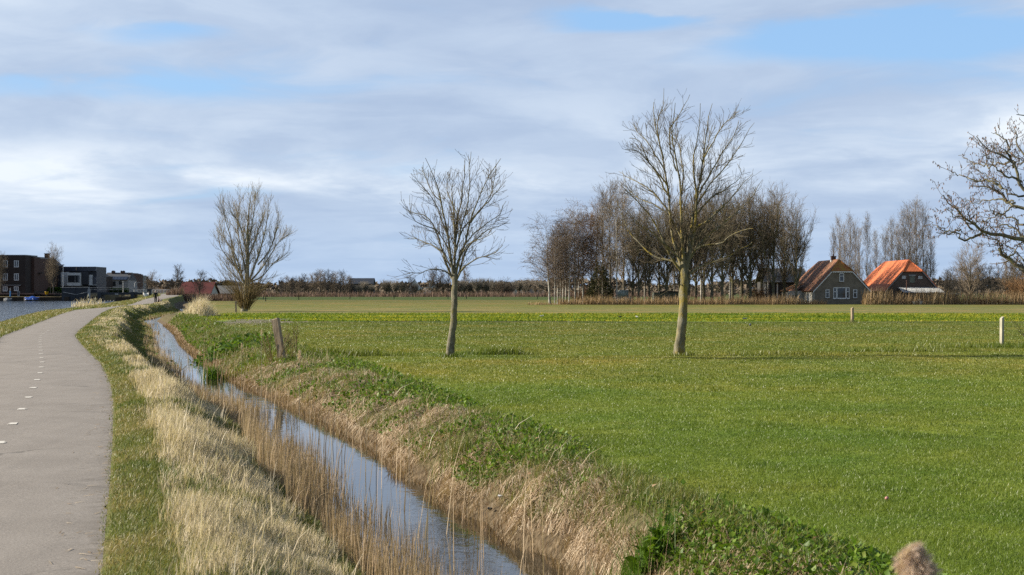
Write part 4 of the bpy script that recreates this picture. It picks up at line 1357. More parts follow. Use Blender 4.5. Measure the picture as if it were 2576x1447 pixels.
Y2 = 2.2 * F / (894 - HY)
b2 = (X_at(conv6(396, 0)[0], Y2), Y2, float(height(X_at(conv6(396, 0)[0], Y2), Y2)) - .03)
tr2 = [([(396, 1366), (400, 1310), (408, 1230), (416, 1140), (420, 1060), (424, 980), (426, 920), (428, 870)], 0, .150, .130)]
l2 = [([(420, 960), (402, 860), (375, 790), (362, 700), (354, 580), (332, 430), (302, 260), (276, 130), (278, 62)], .6, .090, .010),
      ([(425, 920), (413, 800), (406, 660), (396, 490), (372, 350), (350, 240), (368, 90)], -.8, .085, .010),
      ([(429, 900), (448, 790), (466, 680), (490, 560), (512, 440), (532, 300), (548, 180), (574, 75)], .5, .095, .010),
      ([(432, 920), (462, 790), (478, 660), (474, 520), (456, 390), (478, 250), (484, 100)], -1.2, .080, .009),
      ([(415, 930), (355, 850), (305, 745), (252, 655), (200, 600), (135, 535), (88, 500)], -.9, .062, .009),
      ([(412, 900), (365, 872), (285, 850), (230, 800), (170, 740), (100, 560)], 1.4, .050, .009),
      ([(434, 960), (480, 915), (560, 882), (640, 850), (700, 810), (745, 785)], -1.0, .052, .009),
      ([(432, 990), (470, 950), (520, 935), (580, 960), (640, 1000)], 1.0, .030, .007),
      ([(424, 1000), (390, 992), (340, 985), (300, 975)], -.9, .024, .007),
      ([(437, 880), (520, 770), (600, 700), (690, 630), (770, 560), (846, 452)], 1.2, .062, .009),
      ([(470, 720), (560, 650), (640, 570), (690, 500), (735, 455)], -1.6, .046, .009),
      ([(500, 530), (570, 410), (640, 300), (700, 210), (722, 146)], 1.1, .046, .009),
      ([(356, 640), (275, 530), (200, 470), (150, 440), (112, 402)], 1.6, .044, .008),
      ([(342, 500), (260, 400), (190, 340), (150, 330), (108, 332)], -1.5, .042, .008),
      ([(330, 430), (265, 310), (215, 240), (190, 210), (174, 163)], .9, .040, .008),
      ([(466, 640), (535, 510), (600, 430), (660, 350), (710, 260), (746, 196)], -1.4, .044, .008),
      ([(402, 590), (425, 450), (420, 320), (400, 220), (418, 120)], 1.7, .044, .008),
      ([(524, 350), (570, 270), (610, 200), (650, 160), (690, 126)], -.7, .036, .008),
      ([(474, 560), (520, 440), (545, 330), (575, 240), (600, 160)], 1.9, .040, .008),
      ([(412, 760), (360, 660), (290, 590), (230, 560), (160, 500), (130, 400)], 2.0, .046, .008),
      ([(445, 800), (540, 700), (600, 620), (700, 580), (752, 610)], 1.9, .042, .008),
      ([(320, 360), (290, 250), (285, 170), (310, 100), (308, 26)], -1.0, .034, .008),
      ([(385, 420), (345, 300), (350, 200), (390, 140), (420, 70)], -1.8, .036, .008),
      ([(425, 880), (330, 800), (260, 740), (180, 700), (120, 640)], -2.0, .044, .008),
      ([(480, 640), (560, 560), (650, 500), (720, 430), (700, 380)], .4, .040, .008),
      ([(350, 560), (290, 440), (240, 360), (190, 260), (150, 250)], .3, .040, .008),
      ([(440, 860), (500, 800), (580, 790), (650, 740), (720, 720)], -2.2, .040, .008)]
T2 = traced(tr2, conv6, Y2, b2, 40)
T2 = (T2[0], T2[1] + .085 * np.exp(-np.linspace(0, 1, 40) * 6))
A2 = traced(l2, conv6, Y2, b2)
A2 = (A2[0], A2[1] * .80)
A2[0][:, 1:] += rng.normal(0, .012, A2[0][:, 1:].shape)
B2 = sprout(rng, *A2, den=8.4, t=(.08, .86), ang=(18, 48), ln_=(.5, 1.35), rel=False, fall=.66, rr=.30, tip=.0052, steps=8, wig=.05, up=.04)
D2 = sprout(rng, *B2, den=4.4, t=(.15, 1.0), ang=(22, 48), ln_=(.16, .48), rel=False, fall=.3, rr=.7, tip=.0042, steps=5, wig=.06, up=.06)
kv, kq = knobs(rng, np.concatenate([D2[0][:, -2:], B2[0][:, -2:]]), None, .012)
build_tree('bare_tree', 'taller bare tree alone in the meadow, lichen-yellow limbs and a dense upright crown', 'tree', b2, [T2, A2], [B2, D2], M['bark_lichen'], M['twig'], 'young bare trees in the meadow', (kv, kq, M['bud']), (14, 4), rough=.28)

# --- the alder reaching in from the right
YA = 47.0
bA = (X_at(2800, YA), YA, float(height(X_at(2800, YA), YA)) - .05)
trA = [([(1420, 1760), (1400, 1500), (1370, 1200), (1330, 900), (1280, 600), (1230, 350), (1180, 150), (1150, 20)], 0, .34, .08)]
lA = [([(1370, 1150), (1100, 1010), (900, 960), (700, 935), (610, 930), (540, 915), (460, 908), (400, 880), (350, 850), (290, 800), (230, 755), (170, 700), (128, 658)], -1.2, .14, .012),
      ([(470, 910), (400, 935), (325, 957), (290, 912), (240, 905), (190, 917), (145, 905)], -.5, .045, .010),
      ([(330, 880), (240, 900), (215, 880), (170, 850), (135, 822)], .3, .030, .008),
      ([(410, 884), (330, 830), (280, 800), (220, 800), (150, 740)], -1.5, .030, .008),
      ([(1340, 950), (1050, 850), (880, 780), (759, 730), (700, 700), (650, 640), (600, 600), (550, 580), (440, 577)], 1.0, .13, .012),
      ([(690, 690), (640, 678), (580, 670), (520, 685), (462, 692), (440, 650)], 1.2, .035, .008),
      ([(1300, 800), (950, 700), (820, 660), (759, 620), (720, 560), (700, 480), (650, 420), (590, 380), (530, 340), (470, 310), (398, 285)], -.4, .12, .012),
      ([(610, 605), (560, 560), (500, 545), (430, 540), (385, 510), (320, 478)], .8, .050, .010),
      ([(690, 460), (665, 350), (640, 280), (600, 240), (545, 200)], .2, .050, .009),
      ([(1250, 560), (950, 480), (820, 400), (759, 330), (735, 250), (725, 150)], .6, .10, .010),
      ([(1000, 980), (860, 940), (759, 925), (720, 870), (660, 850), (600, 855), (520, 858)], .6, .070, .010),
      ([(1390, 1450), (1050, 1290), (860, 1210), (759, 1165), (700, 1110), (640, 1060), (598, 1008)], .2, .15, .055),
      ([(660, 1075), (700, 1040), (759, 990), (800, 950)], .5, .030, .008),
      ([(740, 560), (640, 530), (560, 500), (500, 440), (440, 400), (390, 400)], -1.3, .040, .008),
      ([(660, 420), (580, 440), (520, 430), (470, 400), (420, 340)], 1.4, .035, .008),
      ([(700, 700), (620, 760), (560, 780), (500, 770), (450, 740)], -1.0, .035, .008),
      ([(759, 850), (680, 800), (610, 780), (560, 820), (520, 830)], 1.2, .035, .008),
      ([(820, 650), (700, 640), (640, 560), (590, 500), (545, 440)], 1.6, .040, .008),
      ([(1280, 650), (1000, 420), (860, 250), (780, 150), (700, 120), (655, 125)], -.6, .09, .010),
      ([(850, 400), (760, 420), (700, 340), (640, 330), (580, 290)], .9, .040, .008),
      ([(640, 1060), (590, 1000), (540, 960), (500, 940)], -.6, .022, .006),
      ([(900, 1230), (820, 1150), (700, 1000), (620, 960), (560, 930)], 1.0, .030, .008)]
rng = np.random.default_rng(31)
TA = traced(trA, conv8, YA, bA, 18)
AA = traced(lA, conv8, YA, bA, 18)
AA[0][:, 1:] += rng.normal(0, .035, AA[0][:, 1:].shape)
BA = sprout(rng, *AA, den=6.0, t=(.12, 1.0), ang=(30, 75), ln_=(.30, .85), rel=False, fall=.2, rr=.4, tip=.006, steps=6, wig=.22, up=.13)
DA = sprout(rng, *BA, den=5.5, t=(.25, 1.0), ang=(30, 75), ln_=(.10, .32), rel=False, fall=.2, rr=.7, tip=.0045, steps=4, wig=.25, up=.08)
# catkins and old cones hang from the twig ends
e = np.concatenate([DA[0][:, -1], DA[0][rng.random(len(DA[0])) < .5, 2]])
n = len(e)
ln2 = (.045 + .05 * rng.random(n))[:, None]
ww = (.011 + .009 * rng.random(n))[:, None]
a = rng.random(n) * math.pi
s1 = np.stack([np.cos(a), np.sin(a), 0 * a], 1) * ww
s2 = np.stack([-np.sin(a), np.cos(a), 0 * a], 1) * ww
hang = np.stack([.25 * rng.standard_normal(n), .25 * rng.standard_normal(n), -np.ones(n)], 1) * ln2
V = np.stack([e, e + hang * .5 + s1, e + hang * .5 + s2, e + hang * .5 - s1, e + hang * .5 - s2, e + hang], 1).reshape(-1, 3)
k = np.arange(n) * 6
q = np.concatenate([np.stack([k, k + b_, k + 5, k + a_], 1) for a_, b_ in ((1, 2), (2, 3), (3, 4), (4, 1))])
build_tree('alder_tree', 'old alder reaching in from the right edge, crooked limbs hung with brown catkins', 'tree', bA, [TA, AA], [BA, DA], M['alder_bark'], M['alder_twig'], None, (V, q, M['catkin']), (9, 4))

# --- the willow beside the bend of the ditch
YW = 2.2 * F / (784 - HY)
bW = (X_at(conv2(838, 0)[0], YW), YW, float(height(X_at(conv2(838, 0)[0], YW), YW)) - .05)
trW = [([(836, 1228), (850, 1120), (860, 980), (866, 830), (869, 680), (868, 520), (878, 340), (902, 150)], 0, .40, .02)]
lW = [([(856, 1040), (805, 860), (725, 660), (650, 570), (605, 470)], 1.5, .13, .02), ([(858, 1000), (765, 790), (735, 580), (690, 400), (660, 260)], -1.8, .13, .02),
      ([(862, 900), (805, 650), (770, 480), (775, 300), (770, 170)], 1.6, .12, .02), ([(868, 980), (935, 810), (1000, 630), (1050, 450), (1075, 262)], -1.5, .14, .02),
      ([(872, 970), (975, 850), (1070, 700), (1150, 570), (1225, 520)], 1.8, .12, .02), ([(878, 960), (1005, 900), (1100, 790), (1180, 735), (1245, 690)], -1.0, .09, .02),
      ([(867, 760), (920, 610), (960, 480), (985, 380), (985, 260)], 1.6, .10, .02), ([(866, 700), (830, 540), (800, 420), (740, 330), (735, 240)], -1.9, .10, .02),
      ([(868, 620), (905, 480), (930, 330), (940, 220), (955, 150)], -.9, .09, .02), ([(850, 1010), (760, 900), (690, 840), (640, 780), (615, 800)], .9, .07, .02),
      ([(960, 800), (1050, 690), (1110, 540), (1130, 420), (1135, 320)], .8, .09, .02), ([(800, 850), (700, 740), (640, 650), (620, 560)], -1.0, .08, .02)]
rng = np.random.default_rng(41)
TW = traced(trW, conv2, YW, bW, 14)
AW = traced(lW, conv2, YW, bW, 12)
BW = sprout(rng, *AW, den=3.4, t=(.12, .97), ang=(14, 40), ln_=(1.2, 2.9), rel=False, fall=.4, rr=.45, tip=.011, steps=7, wig=.10, up=.10)
B2W = sprout(rng, *TW, den=3.4, t=(.35, .98), ang=(18, 42), ln_=(1.2, 2.8), rel=False, fall=.45, rr=.28, tip=.011, steps=7, wig=.10, up=.10)
DW = sprout(rng, *BW, den=4.6, t=(.15, 1.0), ang=(14, 36), ln_=(.5, 1.5), rel=False, fall=.3, rr=.7, tip=.009, steps=5, wig=.12, up=.10)
EW = sprout(rng, *B2W, den=4.4, t=(.15, 1.0), ang=(14, 36), ln_=(.5, 1.5), rel=False, fall=.3, rr=.7, tip=.009, steps=5, wig=.12, up=.10)
# fan of basal shoots
n = 220
a = rng.random(n) * 2 * math.pi
rr = .45 * np.sqrt(rng.random(n))
Q = np.empty((n, 7, 3))
Q[:, 0] = np.stack([rr * np.cos(a) + .1, rr * np.sin(a), .15 + .9 * rng.random(n)], 1)
d = np.stack([np.cos(a) * (.15 + 1.0 * rng.random(n)), np.sin(a) * (.15 + 1.0 * rng.random(n)), np.ones(n)], 1)
ll = (1.8 + 3.6 * rng.random(n))[:, None] / 6
for k in range(6):
    d = d + .06 * rng.standard_normal((n, 3))
    d /= np.linalg.norm(d, axis=1, keepdims=True)
    Q[:, k + 1] = Q[:, k] + d * ll
SW = (Q, np.repeat(np.linspace(.022, .008, 7)[None], n, 0))
S2 = sprout(rng, *SW, den=.8, t=(.4, 1.0), ang=(12, 30), ln_=(.4, 1.1), rel=False, fall=.2, rr=.8, tip=.008, steps=4, wig=.1, up=.05)
vs, qs = [], []
kk = 0
for P_, R_ in (SW, S2):
    v, q = tubes(P_, R_, 3)
    vs.append(v); qs.append(q + kk); kk += len(v)
willow = build_tree('willow_tree', 'tall bare willow fanning out of one clump beside the bend of the ditch', 'tree', bW, [TW, AW], [BW, B2W, DW, EW], M['willow_bark'], M['willow_twig'], None, (np.concatenate(vs), np.concatenate(qs), M['osier']), (7, 3))


# --- kinds of background tree, each built once and copied
def proto_parts(seed, H, kind):
    rng = np.random.default_rng(seed)
    s = 12
    def trunk(h, r0, r1, wig, ox=0, oy=0, lean=(0, 0)):
        p = np.zeros((1, s, 3))
        z = np.linspace(0, h, s)
        p[0, :, 2] = z
        p[0, :, 0] = ox + lean[0] * (z / h) + np.cumsum(rng.normal(0, wig, s)) * (z / h)
        p[0, :, 1] = oy + lean[1] * (z / h) + np.cumsum(rng.normal(0, wig, s)) * (z / h)
        return p, (r0 + (r1 - r0) * np.linspace(0, 1, s) ** .9)[None] * np.ones((1, s))
    if kind == 'birch':
        T = trunk(H * .97, .13, .012, .07)
        A = sprout(rng, *T, den=4.0, t=(.20, .97), ang=(28, 62), ln_=(2.2, 5.2), rel=False, fall=.62, rr=.34, tip=.012, steps=7, wig=.10, up=.10)
        B = sprout(rng, *A, den=3.6, t=(.12, 1.0), ang=(22, 60), ln_=(.8, 2.0), rel=False, fall=.3, rr=.55, tip=.011, steps=5, wig=.14, up=-.02)
        D = sprout(rng, *B, den=3.0, t=(.2, 1.0), ang=(15, 50), ln_=(.4, 1.1), rel=False, fall=.2, rr=.8, tip=.009, steps=4, wig=.15, up=-.10)
        return [T], [A, B, D]
    if kind == 'wide':       # spreading drooping alder-birch
        T = trunk(H * .92, .16, .02, .09, lean=(-.6, 0))
        A = sprout(rng, *T, den=3.8, t=(.13, .97), ang=(38, 75), ln_=(3.0, 6.8), rel=False, fall=.62, rr=.36, tip=.014, steps=8, wig=.11, up=.06)
        B = sprout(rng, *A, den=3.2, t=(.12, 1.0), ang=(22, 60), ln_=(.8, 2.2), rel=False, fall=.3, rr=.55, tip=.012, steps=5, wig=.14, up=.0)
        D = sprout(rng, *B, den=2.8, t=(.2, 1.0), ang=(15, 50), ln_=(.4, 1.1), rel=False, fall=.2, rr=.8, tip=.009, steps=4, wig=.15, up=-.08)
        return [T], [A, B, D]
    if kind == 'lime':       # upright, several limbs from low down
        T = trunk(H * .93, .24, .02, .06)
        A = sprout(rng, *T, den=1.5, t=(.12, .62), ang=(16, 48), ln_=(H * .30, H * .60), rel=False, fall=.45, rr=.55, tip=.02, steps=9, wig=.06, up=.12)
        A2 = sprout(rng, *T, den=2.4, t=(.4, .98), ang=(22, 58), ln_=(1.8, 4.6), rel=False, fall=.4, rr=.45, tip=.014, steps=7, wig=.08, up=.10)
        A0 = sprout(rng, *T, den=.5, t=(.12, .4), ang=(40, 80), ln_=(1.2, 3.0), rel=False, fall=.2, rr=.12, tip=.010, steps=6, wig=.14, up=.05)
        B = sprout(rng, *A, den=3.0, t=(.10, 1.0), ang=(18, 60), ln_=(1.0, 3.0), rel=False, fall=.35, rr=.45, tip=.012, steps=6, wig=.12, up=.06)
        B2_ = sprout(rng, *A2, den=3.0, t=(.1, 1.0), ang=(18, 55), ln_=(.8, 2.2), rel=False, fall=.3, rr=.5, tip=.011, steps=5, wig=.11, up=.10)
        D = sprout(rng, *B, den=2.5, t=(.1, 1.0), ang=(18, 55), ln_=(.4, 1.3), rel=False, fall=.2, rr=.8, tip=.009, steps=4, wig=.14, up=.06)
        D2_ = sprout(rng, *B2_, den=2.5, t=(.1, 1.0), ang=(18, 55), ln_=(.4, 1.3), rel=False, fall=.2, rr=.8, tip=.009, steps=4, wig=.14, up=.06)
        return [T, A], [A0, A2, B, B2_, D, D2_]
    if kind == 'poplar':     # slim, fine grey twigs going up
        T = trunk(H * .98, .17, .014, .06)
        A = sprout(rng, *T, den=3.4, t=(.12, .97), ang=(18, 46), ln_=(2.4, 6.2), rel=False, fall=.62, rr=.36, tip=.012, steps=8, wig=.06, up=.12)
        B = sprout(rng, *A, den=3.2, t=(.12, 1.0), ang=(16, 48), ln_=(.8, 2.2), rel=False, fall=.3, rr=.5, tip=.011, steps=5, wig=.10, up=.07)
        D = sprout(rng, *B, den=2.6, t=(.1, 1.0), ang=(16, 48), ln_=(.4, 1.2), rel=False, fall=.2, rr=.8, tip=.009, steps=4, wig=.12, up=.08)
        return [T], [A, B, D]
    if kind == 'round':      # short trunk, broad fan
        T = trunk(H * .8, .26, .03, .06)
        A = sprout(rng, *T, den=4.2, t=(.10, .85), ang=(25, 70), ln_=(H * .34, H * .56), rel=False, fall=.42, rr=.42, tip=.018, steps=9, wig=.06, up=.045)
        B = sprout(rng, *A, den=3.2, t=(.12, 1.0), ang=(18, 52), ln_=(.9, 2.4), rel=False, fall=.35, rr=.45, tip=.011, steps=6, wig=.10, up=.04)
        D = sprout(rng, *B, den=2.8, t=(.1, 1.0), ang=(18, 50), ln_=(.4, 1.3), rel=False, fall=.2, rr=.8, tip=.010, steps=4, wig=.13, up=.03)
        return [T], [A, B, D]
    if kind == 'pollard':    # knob on a post with a mop of shoots
        T = trunk(H * .28, .42, .55, .05)
        top = np.array([[0, 0, H * .27]])
        n = 150
        a = rng.random(n) * 2 * math.pi
        Q = np.empty((n, 6, 3))
        Q[:, 0] = T[0][0, -1] + np.stack([.4 * np.cos(a), .4 * np.sin(a), .3 * (rng.random(n) - .4)], 1)
        sp = .08 + .55 * rng.random(n)
        d = np.stack([np.cos(a) * sp, np.sin(a) * sp, np.ones(n)], 1)
        ll = (H * (.5 + .25 * rng.random(n)))[:, None] / 5
        for k in range(5):
            d = d + .05 * rng.standard_normal((n, 3)) + np.array([0, 0, .07])
            d /= np.linalg.norm(d, axis=1, keepdims=True)
            Q[:, k + 1] = Q[:, k] + d * ll
        S = (Q, np.repeat(np.linspace(.040, .017, 6)[None], n, 0))
        D = sprout(rng, *S, den=1.8, t=(.2, 1.0), ang=(14, 40), ln_=(.5, 1.6), rel=False, fall=.2, rr=.8, tip=.015, steps=4, wig=.1, up=.08)
        return [T], [S, D]
    if kind == 'farwood':    # mid-height dense tree for the far edge
        T = trunk(H * .95, .20, .03, .08)
        A = sprout(rng, *T, den=3.4, t=(.04, .96), ang=(25, 65), ln_=(2.0, 5.0), rel=False, fall=.5, rr=.42, tip=.026, steps=7, wig=.10, up=.10)
        B = sprout(rng, *A, den=3.0, t=(.1, 1.0), ang=(20, 60), ln_=(.8, 2.2), rel=False, fall=.3, rr=.6, tip=.022, steps=5, wig=.14, up=.05)
        D = sprout(rng, *B, den=1.8, t=(.1, 1.0), ang=(18, 55), ln_=(.4, 1.3), rel=False, fall=.2, rr=.8, tip=.018, steps=3, wig=.14, up=.03)
        return [T], [A, B, D]
    if kind == 'bush':       # dense twiggy ball from the ground
        n = 60
        a = rng.random(n) * 2 * math.pi
        Q = np.empty((n, 7, 3))
        Q[:, 0] = np.stack([.5 * np.cos(a) * rng.random(n), .5 * np.sin(a) * rng.random(n), .0 * a], 1)
        sp = .1 + 1.0 * rng.random(n)
        d = np.stack([np.cos(a) * sp, np.sin(a) * sp, np.ones(n)], 1)
        ll = (H * (.6 + .4 * rng.random(n)))[:, None] / 6
        for k in range(6):
            d = d + .12 * rng.standard_normal((n, 3))
            d /= np.linalg.norm(d, axis=1, keepdims=True)
            Q[:, k + 1] = Q[:, k] + d * ll
        S = (Q, np.repeat(np.linspace(.06, .02, 7)[None], n, 0))
        B = sprout(rng, *S, den=3.4, t=(.15, 1.0), ang=(20, 60), ln_=(.5, 1.5), rel=False, fall=.2, rr=.7, tip=.017, steps=5, wig=.16, up=.05)
        D = sprout(rng, *B, den=2.0, t=(.2, 1.0), ang=(20, 60), ln_=(.3, .8), rel=False, fall=.2, rr=.8, tip=.014, steps=3, wig=.16, up=.03)
        return [S], [B, D]


PROTO = {}
used = set()
def bgtree(kind, var, px, y, H, label, name, group, bark, twig, rz=None, dx=0.0, wide=1.0, px_is_x=False):
    """a tree of one kind at picture column px and distance y, H metres tall"""
    key = (kind, var, bark, twig)
    H *= 1.09 if 'copse' in (group or '') else 1.0
    x = px if px_is_x else X_at(px, y)
    loc = (x, y, float(height(x, y)) - .05)
    rzv = rz if rz is not None else random.Random(int(px * 7 + y)).uniform(0, 6.28)
    if key not in PROTO:
        H0 = dict(birch=14.0, wide=13.0, lime=17.0, poplar=18.0, round=11.5, pollard=7.0, farwood=9.0, bush=4.0)[kind]
        ts, cs = proto_parts(hash((kind, var)) % 1000 if False else sum(map(ord, kind)) + 37 * var, H0, kind)
        o = build_tree(name, label, 'tree', loc, ts, cs, M[bark], M[twig], group, None, (6, 3), rzv)
        zs = [o_.data for o_ in o.children]
        ztop = max(float(np.max(np.array([v.co.z for v in me.vertices]))) for me in zs)
        PROTO[key] = (o, ztop)
        sc = H / ztop
        o.scale = (sc * wide, sc * wide, sc)
        return o
    src, ztop = PROTO[key]
    sc = H / ztop
    return dup(src, loc, rzv, (sc * wide, sc * wide, sc), label)


def c5(z): return (z / 1.908 + 2050) / 1.59
def c7(z): return (z / 2.412 + 3100) / 1.59
def c3(z): return (z / 2.576 + 1200) / 1.59
def c1(z): return z * .17388
ORD = ['first', 'second', 'third', 'fourth', 'fifth', 'sixth', 'seventh', 'eighth', 'ninth', 'tenth', 'eleventh', 'twelfth', 'thirteenth', 'fourteenth', 'fifteenth', 'sixteenth', 'seventeenth', 'eighteenth', 'nineteenth', 'twentieth']

bgtree('wide', 0, c5(285), 247, 13.6, 'low spreading birch with drooping twigs at the left end of the copse', 'birch_tree', 'white-stemmed trees in the copse', 'birch_bark', 'birch_twig', 0.3, wide=1.3)
bl = [(322, 11.2, 0, 'birch_twig'), (345, 12.6, 1, 'birch_twig'), (366, 13.3, 0, 'birch_twig'), (408, 14.2, 1, 'birch_twig'), (432, 12.5, 0, 'birch_twig'), (478, 15.6, 1, 'birch_twig'), (538, 15.0, 0, 'rust_twig')]
for i, (zx, H, v, tw) in enumerate(bl):
    bgtree('birch', v, c5(zx), 244 + (i * 37 % 7), H, f'slender white-stemmed birch, {ORD[i + 1]} stem from the left end of the copse', 'birch_tree', 'white-stemmed trees in the copse', 'birch_bark', tw, wide=1.1)
bgtree('birch', 1, c5(600), 250, 15.2, 'rusty-brown bare birch behind the dark spruce', 'birch_tree', 'white-stemmed trees in the copse', 'birch_bark', 'rust_twig', wide=.9)
bgtree('poplar', 0, c5(690), 256, 18.4, 'tall pale grey poplar rising behind the spruce', 'poplar_tree', 'pale poplars in the copse', 'poplar_bark', 'poplar_twig', wide=1.1)
bgtree('poplar', 1, c5(742), 252, 19.6, 'tallest pale poplar near the middle of the copse', 'poplar_tree', 'pale poplars in the copse', 'poplar_bark', 'poplar_twig', wide=1.2)
bgtree('birch', 0, c5(795), 243, 17.8, 'tall birch with a bright white trunk right of the spruce', 'birch_tree', 'white-stemmed trees in the copse', 'birch_bark', 'poplar_twig', wide=1.0)
bgtree('poplar', 0, c5(850), 258, 19.2, 'pale poplar just right of the bright white birch', 'poplar_tree', 'pale poplars in the copse', 'poplar_bark', 'poplar_twig', wide=1.1)
ll_ = [(918, 14.8, 248, 0), (962, 15.6, 244, 1), (1045, 15.4, 246, 2), (1120, 16.0, 262, 0), (1180, 16.6, 247, 1), (1275, 16.8, 252, 2), (1345, 17.0, 247, 0), (1400, 17.6, 256, 1), (1460, 17.8, 264, 2), (1522, 18.2, 246, 0), (1600, 18.6, 243, 2), (1680, 17.8, 258, 1),
       (1750, 18.6, 262, 0), (1815, 19.2, 247, 1), (1900, 17.6, 258, 2), (1990, 18.4, 245, 0), (2075, 17.4, 254, 1), (2165, 15.8, 241, 2)]
for i, (zx, H, yv, v) in enumerate(ll_):
    lab = f'dark mossy upright lime, {ORD[i]} of the limes counted from the white birch'
    if i == 17: lab = 'dark mossy lime standing right in front of the grey farmhouse corner'
    if i == 10: lab = 'dark lime dividing into several stems low down, behind the tall meadow tree'
    bgtree('lime', v, c5(zx), yv, H, lab, 'lime_tree', 'dark limes in the copse', 'lime_bark', 'lime_twig', wide=1.0)
for i, (zx, H, yv, kd) in enumerate([(385, 12.5, 262, 'birch'), (505, 15.0, 266, 'birch'), (640, 16.5, 268, 'poplar'), (1010, 16.5, 272, 'poplar'), (1235, 17.4, 274, 'poplar'), (1440, 17.2, 276, 'birch'), (1660, 17.6, 272, 'birch'), (1950, 17.8, 270, 'birch')]):
    bgtree(kd, i % 2, c5(zx), yv, H, f'tall fine-twigged tree in the back row of the copse, {ORD[i]} from the left', f'{kd}_tree', 'back row of the copse', 'birch_bark' if kd == 'birch' else 'poplar_bark', 'birch_twig' if kd == 'birch' else 'poplar_twig', wide=1.25)
for i, (zx, H) in enumerate([(560, 3.0), (1870, 3.0)]):
    bgtree('bush', i % 2, c5(zx), 251 + (i * 5) % 9, H, f'brownish undergrowth shrub at the foot of the copse, {ORD[i]} from the left', 'shrub', 'undergrowth in the copse', 'far_bark', 'rust_twig', wide=1.1)
# spruce in the copse: trunk, needle sprays
rng = np.random.default_rng(77)
root = thing('spruce_tree', 'small dark green spruce among the bare copse trees', 'tree', (X_at(c5(668), 243), 243, -.15))
MB().bar((0, 0, 0), (0, 0, 6.6), .14, .02, 7).build('trunk', M['lime_bark'], root)
n = 4200
h = 1 - np.sqrt(rng.random(n)) * .94
hz_ = .3 + 6.4 * h
rad = (1 - h) ** .62 * 1.9 * (.35 + .75 * np.sqrt(rng.random(n))) * (.75 + .5 * fbm(hz_ * 1.3, rng.random(n) * 0 + 2)) + .08
a = rng.random(n) * 2 * math.pi + .6 * np.floor(hz_ * 2)
P0 = np.stack([rad * np.cos(a), rad * np.sin(a), hz_ - .12 * rad + .25 * rng.standard_normal(n)], 1)
d = np.stack([np.cos(a), np.sin(a), -.35 + .4 * rng.random(n)], 1) * (.22 + .22 * rng.random(n))[:, None]
V, Q, T3, A_ = strips(P0, P0 + d * .5, P0 + d, np.full(n, .12), np.stack([-np.sin(a), np.cos(a), .5 * rng.standard_normal(n)], 1), rng.random(n))
npmesh('crown', V, Q, T3, M['needle'], root)

pp = [(566, 15.0, 0), (622, 17.4, 1), (672, 16.0, 0), (722, 17.8, 1), (775, 16.4, 0), (812, 15.0, 1), (884, 17.6, 0)]
for i, (zx, H, v) in enumerate(pp):
    bgtree('poplar', v, c7(zx), 292 + (i * 3) % 7, H, f'slim grey poplar behind the gap between the roofs, {ORD[i]} from the grey farmhouse chimney', 'poplar_tree', 'grey poplars behind the farm', 'poplar_bark', 'poplar_twig', wide=.66)
pp = [(975, 14.2, 1), (1060, 14.8, 0), (1128, 16.6, 1), (1190, 16.0, 0), (1246, 18.6, 1), (1302, 19.8, 0), (1362, 20.6, 1), (1430, 19.6, 0), (1500, 15.0, 1)]
for i, (zx, H, v) in enumerate(pp):
    bgtree('poplar', v, c7(zx), 288 + (i * 5) % 9, H, f'grey poplar rising behind the orange barn roof, {ORD[i]} from its left end', 'poplar_tree', 'grey poplars behind the farm', 'poplar_bark', 'poplar_twig', wide=.85)
bgtree('round', 0, c7(1885), 262, 11.9, 'broad round-crowned bare tree in the reeds right of the barn', 'round_tree', None, 'lime_bark', 'poplar_twig', wide=1.02)
bgtree('round', 1, c7(1665), 243, 6.0, 'small bare tree at the right end of the corrugated lean-to', 'small_tree', None, 'poplar_bark', 'poplar_twig', wide=.9)
for i, (zx, yv, H, v, nm) in enumerate([(2235, 330, 10.0, 0, 'bare twiggy tree far right behind the round-crowned tree'), (2330, 345, 10.5, 1, 'bare twiggy tree under the alder limb at the far right'), (2440, 335, 10.0, 0, 'bare twiggy tree at the very right edge of the view')]):
    bgtree('farwood', v, c7(zx), yv, H, nm, 'far_tree', 'bare trees far right', 'far_bark', 'far_twig')
bgtree('bush', 1, c7(2380), 250, 5.2, 'orange-brown willow shrub behind the reeds at the far right', 'willow_shrub', None, 'orange_twig', 'orange_twig')
for i, (zx, H) in enumerate([(1700, 7.0), (1790, 7.8), (1850, 7.2), (1950, 8.2), (2010, 7.4), (2080, 8.4), (2150, 8.0), (2290, 8.6), (2390, 8.2), (2480, 8.4)]):
    bgtree('farwood', i % 2, c7(zx), 470 + (i * 13) % 40, H * 1.35, f'dusky wood-edge tree beyond the right reeds, {ORD[i]} from the barn', 'far_tree', 'dark wood edge at the far right', 'far_bark', 'dark_twig', wide=1.3)

